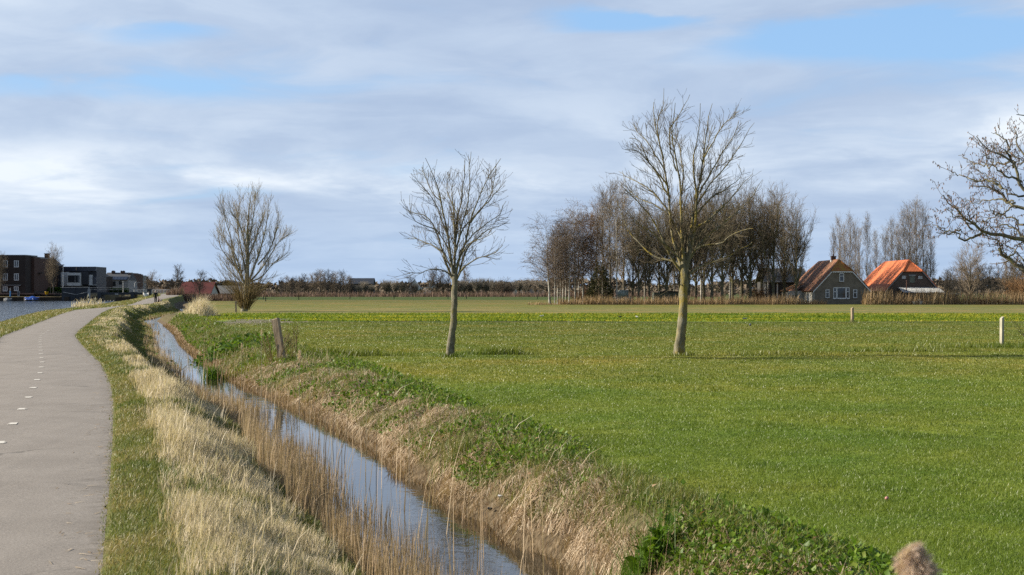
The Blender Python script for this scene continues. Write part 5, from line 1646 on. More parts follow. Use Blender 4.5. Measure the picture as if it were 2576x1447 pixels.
# far edge of the meadow
fw = [(-190, 7.5), (-150, 8.5), (-110, 7.5), (-70, 8.2), (-35, 7.4), (0, 8.2), (45, 9.2), (85, 8.4), (130, 9.4), (170, 10.4), (212, 10.8), (250, 9.8), (290, 10.6), (330, 10.0), (372, 10.4), (415, 10.6), (448, 9.2), (490, 8.6), (520, 7.4)]
for i, (zx, H) in enumerate(fw):
    bgtree('farwood', i % 2, c3(zx), 575 + (i * 17) % 40, H, f'bare tree in the dark far wood right of the willow, {ORD[i]} from its left end', 'far_tree', 'far wood beyond the meadow', 'far_bark', 'far_twig' if i % 3 else 'dark_twig', wide=1.15)
for i, (zx, H) in enumerate([(600, 4.8), (665, 6.4), (730, 5.0), (880, 7.0), (915, 6.0), (975, 6.8), (1050, 6.0), (1180, 5.6)]):
    bgtree('pollard', i % 2, c3(zx), 585 + (i * 11) % 25, H, f'pale far pollard willow left of the smaller meadow tree, {ORD[i]} from the left', 'pollard_willow', 'far pollard willows', 'far_bark', 'pollard_twig', wide=1.1)
bgtree('farwood', 1, c3(1120), 560, 8.0, 'dark dense low tree standing alone at the far meadow edge', 'dark_tree', None, 'far_bark', 'dark_twig', wide=1.5)
for i, (zx, H) in enumerate([(1345, 10.8), (1410, 12.4), (1470, 11.0), (1530, 11.2), (1700, 12.0)]):
    bgtree('farwood', i % 2, c3(zx), 600, H * 1.0, f'taller far tree around the smaller meadow trunk, {ORD[i]} from the left', 'far_tree', 'taller far trees behind the smaller meadow tree', 'far_bark', 'far_twig', wide=1.0)
for i, (zx, H) in enumerate([(1640, 6.6), (1680, 6.8), (1750, 6.4), (1830, 7.6), (1925, 7.8), (1990, 6.4), (2040, 6.8), (2180, 6.2), (2250, 7.0), (2310, 6.6), (2360, 7.4), (2420, 6.8), (2480, 6.6), (2540, 6.4)]):
    bgtree('pollard', i % 2, c3(zx), 580 + (i * 11) % 25, H, f'far pollard willow between the two meadow trees, {ORD[i]} from the left', 'pollard_willow', 'far pollard willows', 'far_bark', 'pollard_twig', wide=1.15)
bgtree('bush', 0, c3(2105), 575, 7.6, 'round brown far shrub among the pollard willows', 'round_shrub', None, 'far_bark', 'far_twig', wide=1.0)

# trees on the left, by the canal and the far end of the path
bgtree('lime', 1, c1(772), 349, 12.6, 'taller bare street tree on the quay in front of the white house', 'street_tree', 'street trees on the quay', 'far_bark', 'lime_twig', wide=1.0)
bgtree('lime', 2, c1(728), 351, 9.0, 'shorter bare street tree beside the taller one on the quay', 'street_tree', 'street trees on the quay', 'far_bark', 'lime_twig', wide=.85)
bgtree('lime', 0, c1(15), 349, 10.4, 'bare street tree at the left edge before the dark brick house', 'street_tree', 'street trees on the quay', 'far_bark', 'lime_twig', wide=.9)
bgtree('round', 0, c1(2190), 385, 6.4, 'rounded bare tree beyond the canal bridge', 'round_tree', None, 'far_bark', 'far_twig', wide=1.15)
bgtree('farwood', 1, c1(2400), 470, 4.5, 'thin bare sapling beyond the white railing', 'sapling', None, 'far_bark', 'far_twig', wide=.5)
bgtree('farwood', 0, conv2(245, 0)[0], 372, 7.4, 'dark bare tree left of the red roof', 'far_tree', 'dark trees by the red-roofed barn', 'far_bark', 'dark_twig', wide=1.2)
bgtree('farwood', 1, conv2(440, 0)[0], 380, 7.6, 'dark bare tree in front of the red roof', 'far_tree', 'dark trees by the red-roofed barn', 'far_bark', 'dark_twig', wide=1.35)

# ------------------------------------------------------------------ buildings
def X7(z, y): return X_at(c7(z), y)
def Z7(z, y): return Z_at((z / 2.412 + 700) / 1.59, y)
def X1(z, y): return X_at(c1(z), y)
def Z1(z, y): return Z_at((z / 3.617 + 900) / 1.59, y)
def X3(z, y): return X_at(c3(z), y)
def Z3(z, y): return Z_at((z / 2.576 + 950) / 1.59, y)
def X5(z, y): return X_at(c5(z), y)
def Z5(z, y): return Z_at((z / 1.908 + 650) / 1.59, y)


def window(parent, x0, x1, z0, z1, y, mull=(), trans=None, fm='white_paint', t=.10, sill=None):
    """window in a wall that faces the viewer: frame, with the pane behind it"""
    b = MB()
    b.box(x0, x0 + t, y - .06, y + .05, z0, z1).box(x1 - t, x1, y - .06, y + .05, z0, z1)
    b.box(x0 + t, x1 - t, y - .06, y + .05, z0, z0 + t).box(x0 + t, x1 - t, y - .06, y + .05, z1 - t, z1)
    for m_ in mull:
        xm = x0 + (x1 - x0) * m_
        b.box(xm - t * .45, xm + t * .45, y - .055, y + .045, z0 + t, z1 - t)
    if trans:
        zm = z0 + (z1 - z0) * trans
        b.box(x0 + t, x1 - t, y - .050, y + .04, zm - t * .4, zm + t * .4)
    fr = b.build('window', M[fm], parent)
    MB().box(x0 + t * .9, x1 - t * .9, y - .018, y + .03, z0 + t * .9, z1 - t * .9).build('pane', M['glass'], fr)
    if sill:
        MB().box(x0 - .08, x1 + .08, y - .13, y + .02, z0 - .09, z0 - .004).build('sill', M[sill], fr)
    return fr


def hip_gable(root, x0, x1, yf, yb, zb, ze, zr, zh, set_, wallm, roofm, hipm, over=.3):
    """long building, gable to the viewer, with the top of each gable hipped back"""
    xc, half = (x0 + x1) / 2, (x1 - x0) / 2
    sl = (zr - ze) / half
    hh = (zr - zh) / sl
    dr_ = .24
    MB().poly_y([(x0, zb), (x1, zb), (x1, ze - dr_), (xc + hh, zh - dr_), (xc - hh, zh - dr_), (x0, ze - dr_)], yf, yb).build('wall', M[wallm], root)
    f, k = yf - .16, yb + .16
    rb = MB()
    for s in (-1, 1):
        q = [(xc + s * (half + over), f, ze - over * sl), (xc + s * hh, f, zh), (xc, f + set_, zr), (xc, k - set_, zr), (xc + s * hh, k, zh), (xc + s * (half + over), k, ze - over * sl)]
        if s > 0: q = q[::-1]
        q = q[::-1]
        rb.slab(q, .16)
    roof = rb.build('roof', M[roofm], root)
    hb = MB()
    hb.slab([(xc - hh - .10, f - .12, zh - .10), (xc + hh + .10, f - .12, zh - .10), (xc, f + set_, zr + .035)], .14)
    hb.build('hip', M[hipm], roof)
    MB().slab([(xc + hh, k, zh), (xc - hh, k, zh), (xc, k - set_, zr + .02)], .14).build('hip', M[roofm], roof)
    rg = MB()
    rg.bar((xc, f + set_, zr + .03), (xc, k - set_, zr + .03), .13, n=8)
    for s in (-1, 1):
        rg.bar((xc + s * (hh + .05), f - .05, zh), (xc, f + set_, zr + .05), .10, n=7)
    rg.build('ridge_tiles', M[hipm], roof)
    return xc, half, sl, hh, roof


# --- grey farmhouse
YH = 245.0
x0, x1 = X7(380, YH), X7(912, YH)
root = thing('farmhouse', 'grey stuccoed farmhouse with half-hipped old tile roof and brick chimney', 'farmhouse', ((x0 + x1) / 2, YH, 0))
hx0, hx1 = -(x1 - x0) / 2, (x1 - x0) / 2
zr = Z7(822, YH + 2.2) 
xc, half, sl, hh, roof = hip_gable(root, hx0, hx1, 0, 20.5, -.6, Z7(1112, YH) + .1, zr, Z7(922, YH), 2.3, 'stucco', 'old_tile', 'old_tile_front')
ox = (x0 + x1) / 2
def hx(z): return X7(z, YH) - ox
MB().box(hx0 - .03, hx0 + .05, .02, 20.3, -.55, Z7(1112, YH) - .22).build('side_wall', M['cream_wall'], root)
# white scalloped barge boards along the gable edge
bb = MB()
for s in (-1, 1):
    n = 15
    for i in range(n):
        a, b_ = i / n, (i + 1) / n
        pts = [(s * (half + .25 + (hh - half - .25) * u), (Z7(1112, YH) + .1 - .25 * sl) + ((Z7(922, YH)) - (Z7(1112, YH) + .1 - .25 * sl)) * u) for u in (a, b_)]
        (xa, za), (xb, zb_) = pts
        bb.add([(xa, -.19, za - .02), (xb, -.19, zb_ - .02), (xb, -.19, zb_ - .20), ((xa + xb) / 2, -.19, (za + zb_) / 2 - .30), (xa, -.19, za - .20),
                (xa, -.165, za - .02), (xb, -.165, zb_ - .02), (xb, -.165, zb_ - .20), ((xa + xb) / 2, -.165, (za + zb_) / 2 - .30), (xa, -.165, za - .20)],
               [(0, 4, 3, 2, 1), (5, 6, 7, 8, 9), (0, 5, 9, 4), (1, 2, 7, 6), (2, 3, 8, 7), (3, 4, 9, 8), (0, 1, 6, 5)])
n = 9
for i in range(n):
    xa, xb = -hh + 2 * hh * i / n, -hh + 2 * hh * (i + 1) / n
    zt = Z7(922, YH) - .14
    bb.add([(xa, -.31, zt), (xb, -.31, zt), (xb, -.31, zt - .12), ((xa + xb) / 2, -.31, zt - .22), (xa, -.31, zt - .12), (xa, -.285, zt), (xb, -.285, zt), (xb, -.285, zt - .12), ((xa + xb) / 2, -.285, zt - .22), (xa, -.285, zt - .12)],
           [(0, 4, 3, 2, 1), (5, 6, 7, 8, 9), (0, 5, 9, 4), (1, 2, 7, 6), (2, 3, 8, 7), (3, 4, 9, 8), (0, 1, 6, 5)])
bb.build('barge_board', M['white_paint'], root)
window(root, hx(620), hx(665), Z7(1030, YH), Z7(948, YH), 0, trans=.66, sill='stucco')
window(root, hx(487), hx(525), Z7(1187, YH), Z7(1105, YH), 0, trans=.62, sill='stucco')
window(root, hx(754), hx(792), Z7(1187, YH), Z7(1105, YH), 0, trans=.62, sill='stucco')
window(root, hx(562), hx(594), Z7(1192, YH), Z7(1085, YH), 0, trans=.62, sill='white_paint')
window(root, hx(596), hx(684), Z7(1192, YH), Z7(1085, YH), 0, sill='white_paint')
window(root, hx(686), hx(718), Z7(1192, YH), Z7(1085, YH), 0, trans=.62, sill='white_paint')
ych = 6.6
cx0 = X7(527, YH + ych) - ox
cz = Z7(783, YH + ych)
MB().box(-.36, .36, ych - .3, ych + .3, zr - .6, cz - .12).box(-.42, .42, ych - .36, ych + .36, cz - .119, cz).bar((0, ych, cz), (0, ych, cz + .34), .11, .09, 8).build('chimney', M['red_brick'], roof)
MB().box(-.44, .44, ych - .40, ych + .40, zr - .22, zr + .07).build('flashing', M['white_paint'], roof)
MB().bar((half * .55, 15, zr - 2.4), (half * .55, 15, zr + .25), .12, .12, 8).bar((half * .55, 15, zr + .25), (half * .55, 15, zr + .42), .19, .12, 8).build('flue', M['grey_metal'], roof)
# low tiled annex on the left long side
ax = MB()
ax.box(hx0 - 2.6, hx0 - .035, 9.0, 14.5, -.5, 2.0)
an = ax.build('annex', M['cream_wall'], root)
MB().slab([(hx0 - 2.9, 8.8, 2.02), (hx0 - .06, 8.8, 3.3), (hx0 - .06, 14.7, 3.3), (hx0 - 2.9, 14.7, 2.02)], .12).build('annex_roof', M['old_tile_front'], an)
window(an, hx0 - 2.0, hx0 - 1.1, .5, 1.5, 9.0, mull=(.5,))
MB().box(hx0 - .16, hx0 - .031, 5.0, 5.9, .35, 1.5).build('side_window', M['white_paint'], root)
MB().box(hx0 - .12, hx0 - .031, 3.0, 3.9, -.4, 1.6).build('side_door', M['white_paint'], root)

# --- brown brick barn with bright tiles
YB = 250.0
x0, x1 = X7(1072, YB), X7(1578, YB)
ox = (x0 + x1) / 2
root = thing('barn', 'brown brick barn with bright orange half-hipped tile roof', 'barn', (ox, YB, 0))
def bx(z): return X7(z, YB) - ox
zr = Z7(826, YB + 2.2)
xc, half, sl, hh, roof = hip_gable(root, -(x1 - x0) / 2, (x1 - x0) / 2, 0, 20.6, -.6, Z7(1112, YB) + .1, zr, Z7(924, YB), 2.3, 'brown_brick', 'new_tile', 'new_tile')
bb = MB()
for s in (-1, 1):
    za, zb_ = Z7(1112, YB) + .1 - .25 * sl, Z7(924, YB)
    xa, xb = s * (half + .25), s * hh
    bb.slab([(xa, -.185, za - .02), (xb, -.185, zb_ - .02), (xb, -.185, zb_ - .18), (xa, -.185, za - .18)][::s], .03)
bb.build('barge_board', M['grey_metal'], root)
window(root, bx(1225), bx(1262), Z7(1001, YB), Z7(975, YB), 0, mull=(.34, .67), trans=.5, t=.06)
window(root, bx(1382), bx(1419), Z7(1002, YB), Z7(976, YB), 0, mull=(.34, .67), trans=.5, t=.06)
MB().box(bx(1298), bx(1347), -.05, .04, Z7(1040, YB), Z7(975, YB)).build('hatch', M['shed_green'], root)
MB().box(bx(1289), bx(1355), -.07, .05, Z7(973, YB), Z7(963, YB)).build('lintel', M['grey_metal'], root)
# corrugated lean-to
lt = MB()
yl = -3.2
xa0, xa1 = bx(1182), bx(1575)
xb0, xb1 = X7(1240, YB + yl) - ox, X7(1642, YB + yl) - ox
zt, zl = Z7(1084, YB), Z7(1134, YB + yl)
n = 132
for i in range(n):
    u0, u1 = i / n, (i + 1) / n
    w0, w1 = .055 * math.sin(i * math.pi / 1.5), .055 * math.sin((i + 1) * math.pi / 1.5)
    lt.add([(xa0 + (xa1 - xa0) * u0, -.03, zt + w0), (xa0 + (xa1 - xa0) * u1, -.03, zt + w1), (xb0 + (xb1 - xb0) * u1, yl, zl + w1), (xb0 + (xb1 - xb0) * u0, yl, zl + w0)], [(0, 3, 2, 1)])
ltr = lt.build('lean_to_roof', M['corrugated'], root)
MB().poly_y([(xb0 + .3, -.6), (xb1 - .5, -.6), (xb1 - .5, zl - .12), (xb0 + .3, zl - .12)], yl + .35, yl + .45).build('lean_to_wall', M['timber_dark'], root)
MB().box(xb0 + .3, xb0 + .4, yl + .46, -.02, -.6, zl).build('lean_to_wall', M['timber_dark'], root)
MB().bar((bx(1236), -2.2, .2), (bx(1236), -2.2, Z7(1026, YB)), .075, .075, 8).bar((bx(1236), -2.2, Z7(1026, YB)), (bx(1236), -2.2, Z7(1018, YB)), .12, .06, 8).build('stove_pipe', M['rust'], root)

# low dark shed roof right of the lean-to
root = thing('shed', 'low dark shed with a flat roof right of the barn lean-to', 'shed', (X7(1715, 248), 248, 0))
MB().box(-.95, .95, 0, 2.2, -.5, 1.45).build('wall', M['timber_dark'], root)
MB().box(-1.15, 1.15, -.2, 2.4, 1.452, 1.56).build('roof', M['grey_metal'], root)
# white gas tank in the reeds
root = thing('gas_tank', 'pale gas tank lying among the reeds in front of the barn', 'gas tank', (X7(1382, 237.6), 237.6, -.38))
MB().lathe([(.02, -.92), (.26, -.86), (.40, -.70), (.42, -.5), (.42, .5), (.40, .70), (.26, .86), (.02, .92)], (0, 0, .46), 14, 'X').build('body', M['tank'], root, smooth=True)
MB().lathe([(.22, 0), (.22, .16), (.15, .25), (.02, .28)], (.15, 0, .86), 12).build('lid', M['tank'], root, smooth=True)
for s in (-.5, .5):
    MB().box(s - .08, s + .08, -.3, .3, -.25, .12).build('leg', M['grey_metal'], root)

# dark timber barn behind the copse
YD = 272.0
xd0, xd1 = X5(1930, YD), X5(2150, YD)
root = thing('timber_barn', 'dark weathered timber barn with grey corrugated roof behind the copse', 'barn', ((xd0 + xd1) / 2, YD, 0))
wv = (xd1 - xd0) / 2
MB().poly_y([(-wv, -.5), (wv, -.5), (wv, 3.6), (-wv, 3.6)], 0, 9).build('wall', M['timber_dark'], root)
MB().slab([(-wv - .4, -.5, 3.55), (wv + 2.6, -.5, 3.55), (wv + 2.6, 4.6, 6.0), (-wv - .4, 4.6, 6.0)], .12).slab([(-wv - .4, 4.6, 6.0), (wv + 2.6, 4.6, 6.0), (wv + 2.6, 9.6, 3.5), (-wv - .4, 9.6, 3.5)], .12).build('roof', M['grey_roof_far'], root)
pb = MB()
for xx in (-wv, X5(2020, YD) - (xd0 + xd1) / 2):
    pb.box(xx - .1, xx + .1, -.12, -.005, -.5, 3.7)
pb.build('post', M['white_paint'], root)
# pale wrapped stack and green shed in the copse
root = thing('wrapped_bales', 'pale green wrapped stack standing by the white birch trunk', 'stack', (X5(838, 249), 249, 0))
MB().lathe([(.02, -.7), (.62, -.66), (.70, 0), (.62, .66), (.02, .7)], (-.75, 0, .45), 12, 'X').lathe([(.02, -.7), (.62, -.66), (.70, 0), (.62, .66), (.02, .7)], (.72, 0, .45), 12, 'X').lathe([(.02, -1.0), (.6, -.96), (.66, 0), (.6, .96), (.02, 1.0)], (0, 0, 1.5), 12, 'X').build('wrapping', M['bale_green'], root, smooth=True)
root = thing('green_shed', 'faded green board shed with dark flat roof among the copse trunks', 'shed', (X5(1178, 253), 253, 0))
MB().box(-2.1, 2.1, 0, 3.0, -.5, 1.75).build('wall', M['shed_green'], root)
MB().box(-1.2, 3.2, -.2, 3.2, 1.752, 1.95).build('roof', M['timber_dark'], root)
MB().box(2.12, 3.1, .05, 2.9, -.5, 1.74).build('dark_lean_to', M['timber_dark'], root)
fb = MB()
for i in range(6):
    fb.box(-2.1 + .84 * i - .03, -2.1 + .84 * i + .03, -.04, -.003, -.4, 1.72)
fb.build('batten', M['grey_metal'], root)
tb = MB().lathe([(.02, -.5), (.34, -.46), (.40, -.3), (.40, .3), (.34, .46), (.02, .5)], (0, 0, .16), 12, 'X', (1, .6)).build('pink_tub', M['pink'], None, smooth=True)
tb.location = (X5(1556, 243), 240.4, -.05)
prop(tb, 'small pink tub lying at the foot of the dark limes', 'tub')

# far buildings beyond the meadow
def far_barn(name, label, px0, px1, y, zb, ze, zr, wallm, roofm, dep=12.0):
    xa, xb = X_at(px0, y), X_at(px1, y)
    r = thing(name, label, 'barn', ((xa + xb) / 2, y, 0))
    h = (xb - xa) / 2
    MB().poly_x([(0, zb), (dep, zb), (dep, ze), (dep / 2, zr - .25), (0, ze)], -h, h).build('wall', M[wallm], r)
    MB().slab([(-h - .5, -.5, ze - .1), (h + .5, -.5, ze - .1), (h + .5, dep / 2, zr), (-h - .5, dep / 2, zr)], .15).slab([(-h - .5, dep / 2, zr), (h + .5, dep / 2, zr), (h + .5, dep + .5, ze - .1), (-h - .5, dep + .5, ze - .1)], .15).build('roof', M[roofm], r)
    return r


r_ = far_barn('red_roofed_barn', 'low barn with dark red sheet roof and pale wall beyond the path end', conv2(262, 0)[0], conv2(528, 0)[0], 400, -.2, 1.35, Z_at(conv2(0, 952)[1], 406), 'cream_wall', 'red_roof_far')
far_barn('grey_roofed_barn', 'grey-roofed barn half hidden behind the willow', conv2(560, 0)[0], conv2(860, 0)[0], 420, -.3, 1.4, Z_at(conv2(0, 985)[1], 425), 'timber_dark', 'grey_roof_far')
rr_ = thing('gabled_house', 'dark gabled house seen through the left side of the willow', 'house', (X_at(conv2(690, 0)[0], 440), 440, 0))
MB().poly_y([(-4.4, -.4), (4.4, -.4), (4.4, 3.0), (0, Z_at(conv2(0, 945)[1], 440)), (-4.4, 3.0)], 0, 9).build('wall', M['dark_brick'], rr_)
zz_ = Z_at(conv2(0, 937)[1], 440)
MB().slab([(-5.0, -.4, 2.5), (0, -.4, zz_), (0, 9.4, zz_), (-5.0, 9.4, 2.5)], .2).slab([(0, -.4, zz_), (5.0, -.4, 2.5), (5.0, 9.4, 2.5), (0, 9.4, zz_)], .2).build('roof', M['grey_roof_far'], rr_)
far_barn('far_barn', 'long low dark barn beyond the pollard willows', c3(508), c3(745), 680, -.3, 5.2, 7.6, 'timber_dark', 'slate')
far_barn('greenhouse', 'long grey greenhouse behind the pollards left of the copse', c3(2190), c3(2560), 650, -.3, 3.6, 5.6, 'grey_metal', 'grey_roof_far')
for zx, lab in ((2105, 'pale gabled house behind the round far shrub'), (2222, 'pale gabled house at the left end of the far greenhouse')):
    r_ = thing('far_house', lab, 'house', (X3(zx, 640), 640, 0), 0, 'pale far houses')
    MB().poly_y([(-3.0, -.3), (3.0, -.3), (3.0, 2.8), (0, 6.0), (-3.0, 2.8)], 0, 8).build('wall', M['cream_wall'], r_)
    MB().slab([(-3.4, -.2, 2.5), (0, -.2, 6.2), (0, 8.2, 6.2), (-3.4, 8.2, 2.5)], .15).slab([(0, -.2, 6.2), (3.4, -.2, 2.5), (3.4, 8.2, 2.5), (0, 8.2, 6.2)], .15).build('roof', M['grey_roof_far'], r_)
r_ = thing('white_villa', 'small white villa with pointed gables far beyond the meadow', 'house', (X3(1268, 900), 900, 0))
MB().poly_y([(-8, -.3), (8, -.3), (8, 4), (5, 8.5), (2, 4), (-2, 4), (-5, 8.5), (-8, 4)], 0, 8).build('wall', M['white_render'], r_)
MB().slab([(-8.4, -.4, 3.6), (-5, -.4, 8.8), (-5, 8, 8.8), (-8.4, 8, 3.6)], .2).slab([(5, -.4, 8.8), (8.4, -.4, 3.6), (8.4, 8, 3.6), (5, 8, 8.8)], .2).build('roof', M['slate'], r_)
# distant woods on the skyline: nobody could count them
rng = np.random.default_rng(88)
def skyline(name, label, y, xa, xb, h, n):
    x = xa + (xb - xa) * rng.random(n)
    f = fbm(x * .012, x * 0 + y, 4)
    yy = y + 60 * rng.random(n)
    zz = h * (.25 + 1.0 * f) * rng.random(n) ** .7
    s = h * .14 * (.6 + rng.random(n))
    V, Q, T3, A_ = leaves(rng, x, yy, zz - .3, s * 2.0, rng.random(n), .8)
    return prop(npmesh(name, V, Q, None, M['far_twig'], None, {'tint': A_}), label, 'woods', kind='stuff')


skyline('distant_woods', 'low dusky woods along the whole skyline', 1500, -620, 620, 13.0, 26000)
skyline('distant_woods', 'nearer low scrub line beyond the meadow reeds', 720, -330, 330, 4.2, 16000)

# ------------------------------------------------------------------ the canal side on the left
def front_block(root, y, zx0, zx1, zy0, zy1, dep, m, name='wall', y_off=0.0, low=None):
    """box whose front face covers a picture rectangle at distance y"""
    z0 = Z1(zy1, y) if low is None else low
    o_ = MB().box(X1(zx0, y) - root.location.x, X1(zx1, y) - root.location.x, y_off, y_off + dep, z0 - root.location.z, Z1(zy0, y) - root.location.z).build(name, M[m], root)
    return o_


def win1(root, zx0, zx1, zy0, zy1, y, mull=(.5,), fm='white_paint', t=.13, yo=0.0):
    return window(root, X1(zx0, y) - root.location.x, X1(zx1, y) - root.location.x, Z1(zy1, y) - root.location.z, Z1(zy0, y) - root.location.z, yo, mull, None, fm, t)


GZ_ = 1.4
ya = 352.0
root = thing('brick_house', 'dark brown brick three-storey end house with white sash windows at the left edge', 'house', (X1(180, ya), ya, GZ_), 0, 'terraced houses by the canal')
front_block(root, ya, -160, 366, 437, 990, 9.0, 'dark_brick')
front_block(root, ya, -165, 369, 432, 441, 9.2, 'grey_metal', 'parapet', -.1)
for a in (44, 204):
    for b_, c_ in ((515, 613), (703, 804)):
        win1(root, a, a + 68, b_, c_, ya)
win1(root, 42, 110, 890, 960, ya)
win1(root, 203, 270, 890, 955, ya)
front_block(root, ya, -160, 310, 868, 876, .5, 'grey_metal', 'ledge', -.5)
yb_ = 356.5
root = thing('brick_house', 'brown brick terraced house set back behind the dark end house', 'house', (X1(430, yb_), yb_, GZ_), 0, 'terraced houses by the canal')
front_block(root, yb_, 330, 496, 462, 990, 7.0, 'red_brick')
front_block(root, yb_, 325, 499, 458, 466, 7.2, 'grey_metal', 'parapet', -.1)
for b_, c_ in ((520, 610), (700, 790), (880, 960)):
    win1(root, 430, 455, b_, c_, yb_, mull=(), fm='black_steel')
yc_ = 361.0
root = thing('brick_house', 'third brown brick terraced house from the left, with dark canopy', 'house', (X1(530, yc_), yc_, GZ_), 0, 'terraced houses by the canal')
front_block(root, yc_, 470, 580, 480, 990, 7.0, 'red_brick')
front_block(root, yc_, 466, 583, 476, 484, 7.2, 'grey_metal', 'parapet', -.1)
for b_, c_ in ((540, 620), (720, 800), (880, 960)):
    win1(root, 525, 548, b_, c_, yc_, mull=(), fm='black_steel')
front_block(root, yc_, 408, 640, 690, 702, 1.6, 'timber_dark', 'canopy', -1.6)
yd_ = 372.0
root = thing('brick_house', 'brick house with steep gable and tall chimney behind the street tree', 'house', (X1(665, yd_), yd_, GZ_), 0, 'terraced houses by the canal')
rx = root.location.x
MB().poly_y([(X1(560, yd_) - rx, -1), (X1(672, yd_) - rx, -1), (X1(672, yd_) - rx, Z1(580, yd_) - GZ_), (X1(636, yd_) - rx, Z1(476, yd_) - GZ_), (X1(600, yd_) - rx, Z1(484, yd_) - GZ_), (X1(560, yd_) - rx, Z1(520, yd_) - GZ_)], 0, 8).build('wall', M['red_brick'], root)
rf = MB().slab([(X1(640, yd_) - rx, -.3, Z1(470, yd_) - GZ_), (X1(640, yd_) - rx, 8.3, Z1(470, yd_) - GZ_), (X1(770, yd_) - rx, 8.3, Z1(585, yd_) - GZ_), (X1(770, yd_) - rx, -.3, Z1(585, yd_) - GZ_)][::-1], .2).build('roof', M['slate'], root)
MB().box(X1(606, yd_) - rx, X1(664, yd_) - rx, 2, 3.2, Z1(520, yd_) - GZ_, Z1(418, yd_) - GZ_).box(X1(602, yd_) - rx, X1(668, yd_) - rx, 1.9, 3.3, Z1(417.9, yd_) - GZ_, Z1(408, yd_) - GZ_).build('chimney', M['red_brick'], rf)
MB().box(X1(672.5, yd_) - rx, X1(768, yd_) - rx, .3, 8, -1, Z1(590, yd_) - GZ_).build('side_wing', M['red_brick'], root)
win1(root, 590, 615, 720, 800, yd_, mull=(), fm='black_steel')
win1(root, 590, 615, 880, 950, yd_, mull=(), fm='black_steel')

ye = 376.0
root = thing('modern_house', 'modern white and slate house with a projecting white glazed box', 'house', (X1(1030, ye), ye, GZ_))
front_block(root, ye, 660, 1398, 606, 990, 9.0, 'slate')
front_block(root, ye, 660, 832, 672, 856, .4, 'white_render', 'white_panel', -.42)
front_block(root, ye, 888, 1004, 682, 880, .4, 'white_render', 'white_panel', -.42)
front_block(root, ye, 880, 1396, 604, 668, .5, 'solar', 'roof_band', -.55)
front_block(root, ye, 1012, 1200, 694, 880, 2.4, 'white_render', 'bay_box', -2.41)
win1(root, 1020, 1194, 728, 836, ye, mull=(.62,), fm='grey_metal', t=.10, yo=-2.42)
front_block(root, ye, 1203, 1296, 676, 862, 1.4, 'dark_clad', 'clad_bay', -1.42)
front_block(root, ye, 1300, 1344, 722, 868, .8, 'white_render', 'white_panel', -.82)
front_block(root, ye, 1346, 1396, 750, 860, .3, 'solar', 'glass_screen', -.32)
front_block(root, ye, 1298, 1402, 864, 873, 1.0, 'white_render', 'balcony_slab', -1.02)
win1(root, 672, 704, 828, 852, ye, mull=(), fm='grey_metal', t=.08, yo=-.44)
MB().bar((X1(1118, ye) - root.location.x, -.7, Z1(668, ye) - GZ_), (X1(1118, ye) - root.location.x, -.7, Z1(612, ye) - GZ_), .10, .10, 6).build('downpipe', M['black_steel'], root)
yg = 392.0
root = thing('garage_block', 'low dark brick block between the white house and the grey house', 'building', (X1(1465, yg), yg, GZ_))
front_block(root, yg, 1400, 1528, 742, 990, 7.0, 'dark_brick')
front_block(root, yg, 1397, 1531, 737, 745, 7.2, 'grey_metal', 'parapet', -.1)
rx = root.location.x
MB().poly_y([(X1(1405, yg) - rx, Z1(742, yg) - GZ_), (X1(1480, yg) - rx, Z1(742, yg) - GZ_), (X1(1470, yg) - rx, Z1(716, yg) - GZ_), (X1(1425, yg) - rx, Z1(716, yg) - GZ_)], 3, 6.5).build('roof', M['grey_slate'], root)
yf_ = 402.0
root = thing('grey_house', 'pale grey brick house with slate roof, solar panels and two chimneys', 'house', (X1(1670, yf_), yf_, GZ_))
front_block(root, yf_, 1492, 1852, 798, 990, 9.0, 'grey_brick')
rx = root.location.x
rf = MB().poly_x([(-.4, Z1(800, yf_) - GZ_), (4.5, Z1(686, yf_) - GZ_), (9.2, Z1(800, yf_) - GZ_)], X1(1486, yf_) - rx, X1(1856, yf_) - rx).build('roof', M['grey_slate'], root)
za_, zb_ = Z1(797, yf_) - GZ_ + .12, Z1(752, yf_) - GZ_ + .12
s_ = 4.9 / (Z1(686, yf_) - Z1(800, yf_))
pb = MB()
for i in range(7):
    xa = X1(1500 + 48 * i, yf_) - rx
    xb = X1(1544 + 48 * i, yf_) - rx
    ya_, yb2 = -.4 + (za_ - .12 - Z1(800, yf_) + GZ_) * s_ - .06, -.4 + (zb_ - .12 - Z1(800, yf_) + GZ_) * s_ - .06
    pb.slab([(xa, ya_, za_), (xb, ya_, za_), (xb, yb2, zb_), (xa, yb2, zb_)], .06)
pb.build('solar_panel', M['solar'], rf)
for a, b_ in ((1560, 1596), (1692, 1740)):
    MB().box(X1(a, yf_) - rx, X1(b_, yf_) - rx, 3.6, 5.2, Z1(700, yf_) - GZ_, Z1(664, yf_) - GZ_).box(X1(a + 4, yf_) - rx, X1(a + 14, yf_) - rx, 4, 4.6, Z1(663.9, yf_) - GZ_, Z1(657, yf_) - GZ_).box(X1(b_ - 14, yf_) - rx, X1(b_ - 4, yf_) - rx, 4, 4.6, Z1(663.9, yf_) - GZ_, Z1(657, yf_) - GZ_).build('chimney', M['red_brick'], rf)
for a, b_, c_, d_ in ((1530, 1548, 815, 862), (1552, 1571, 815, 862), (1721, 1739, 815, 862), (1743, 1762, 815, 862)):
    win1(root, a, b_, c_, d_, yf_, mull=(), fm='black_steel', t=.07)
win1(root, 1632, 1672, 818, 886, yf_, mull=(), fm='black_steel', t=.07)
win1(root, 1735, 1778, 926, 948, yf_, mull=(.5,), fm='black_steel', t=.06)
win1(root, 1630, 1672, 915, 985, yf_, mull=(), fm='black_steel', t=.08)
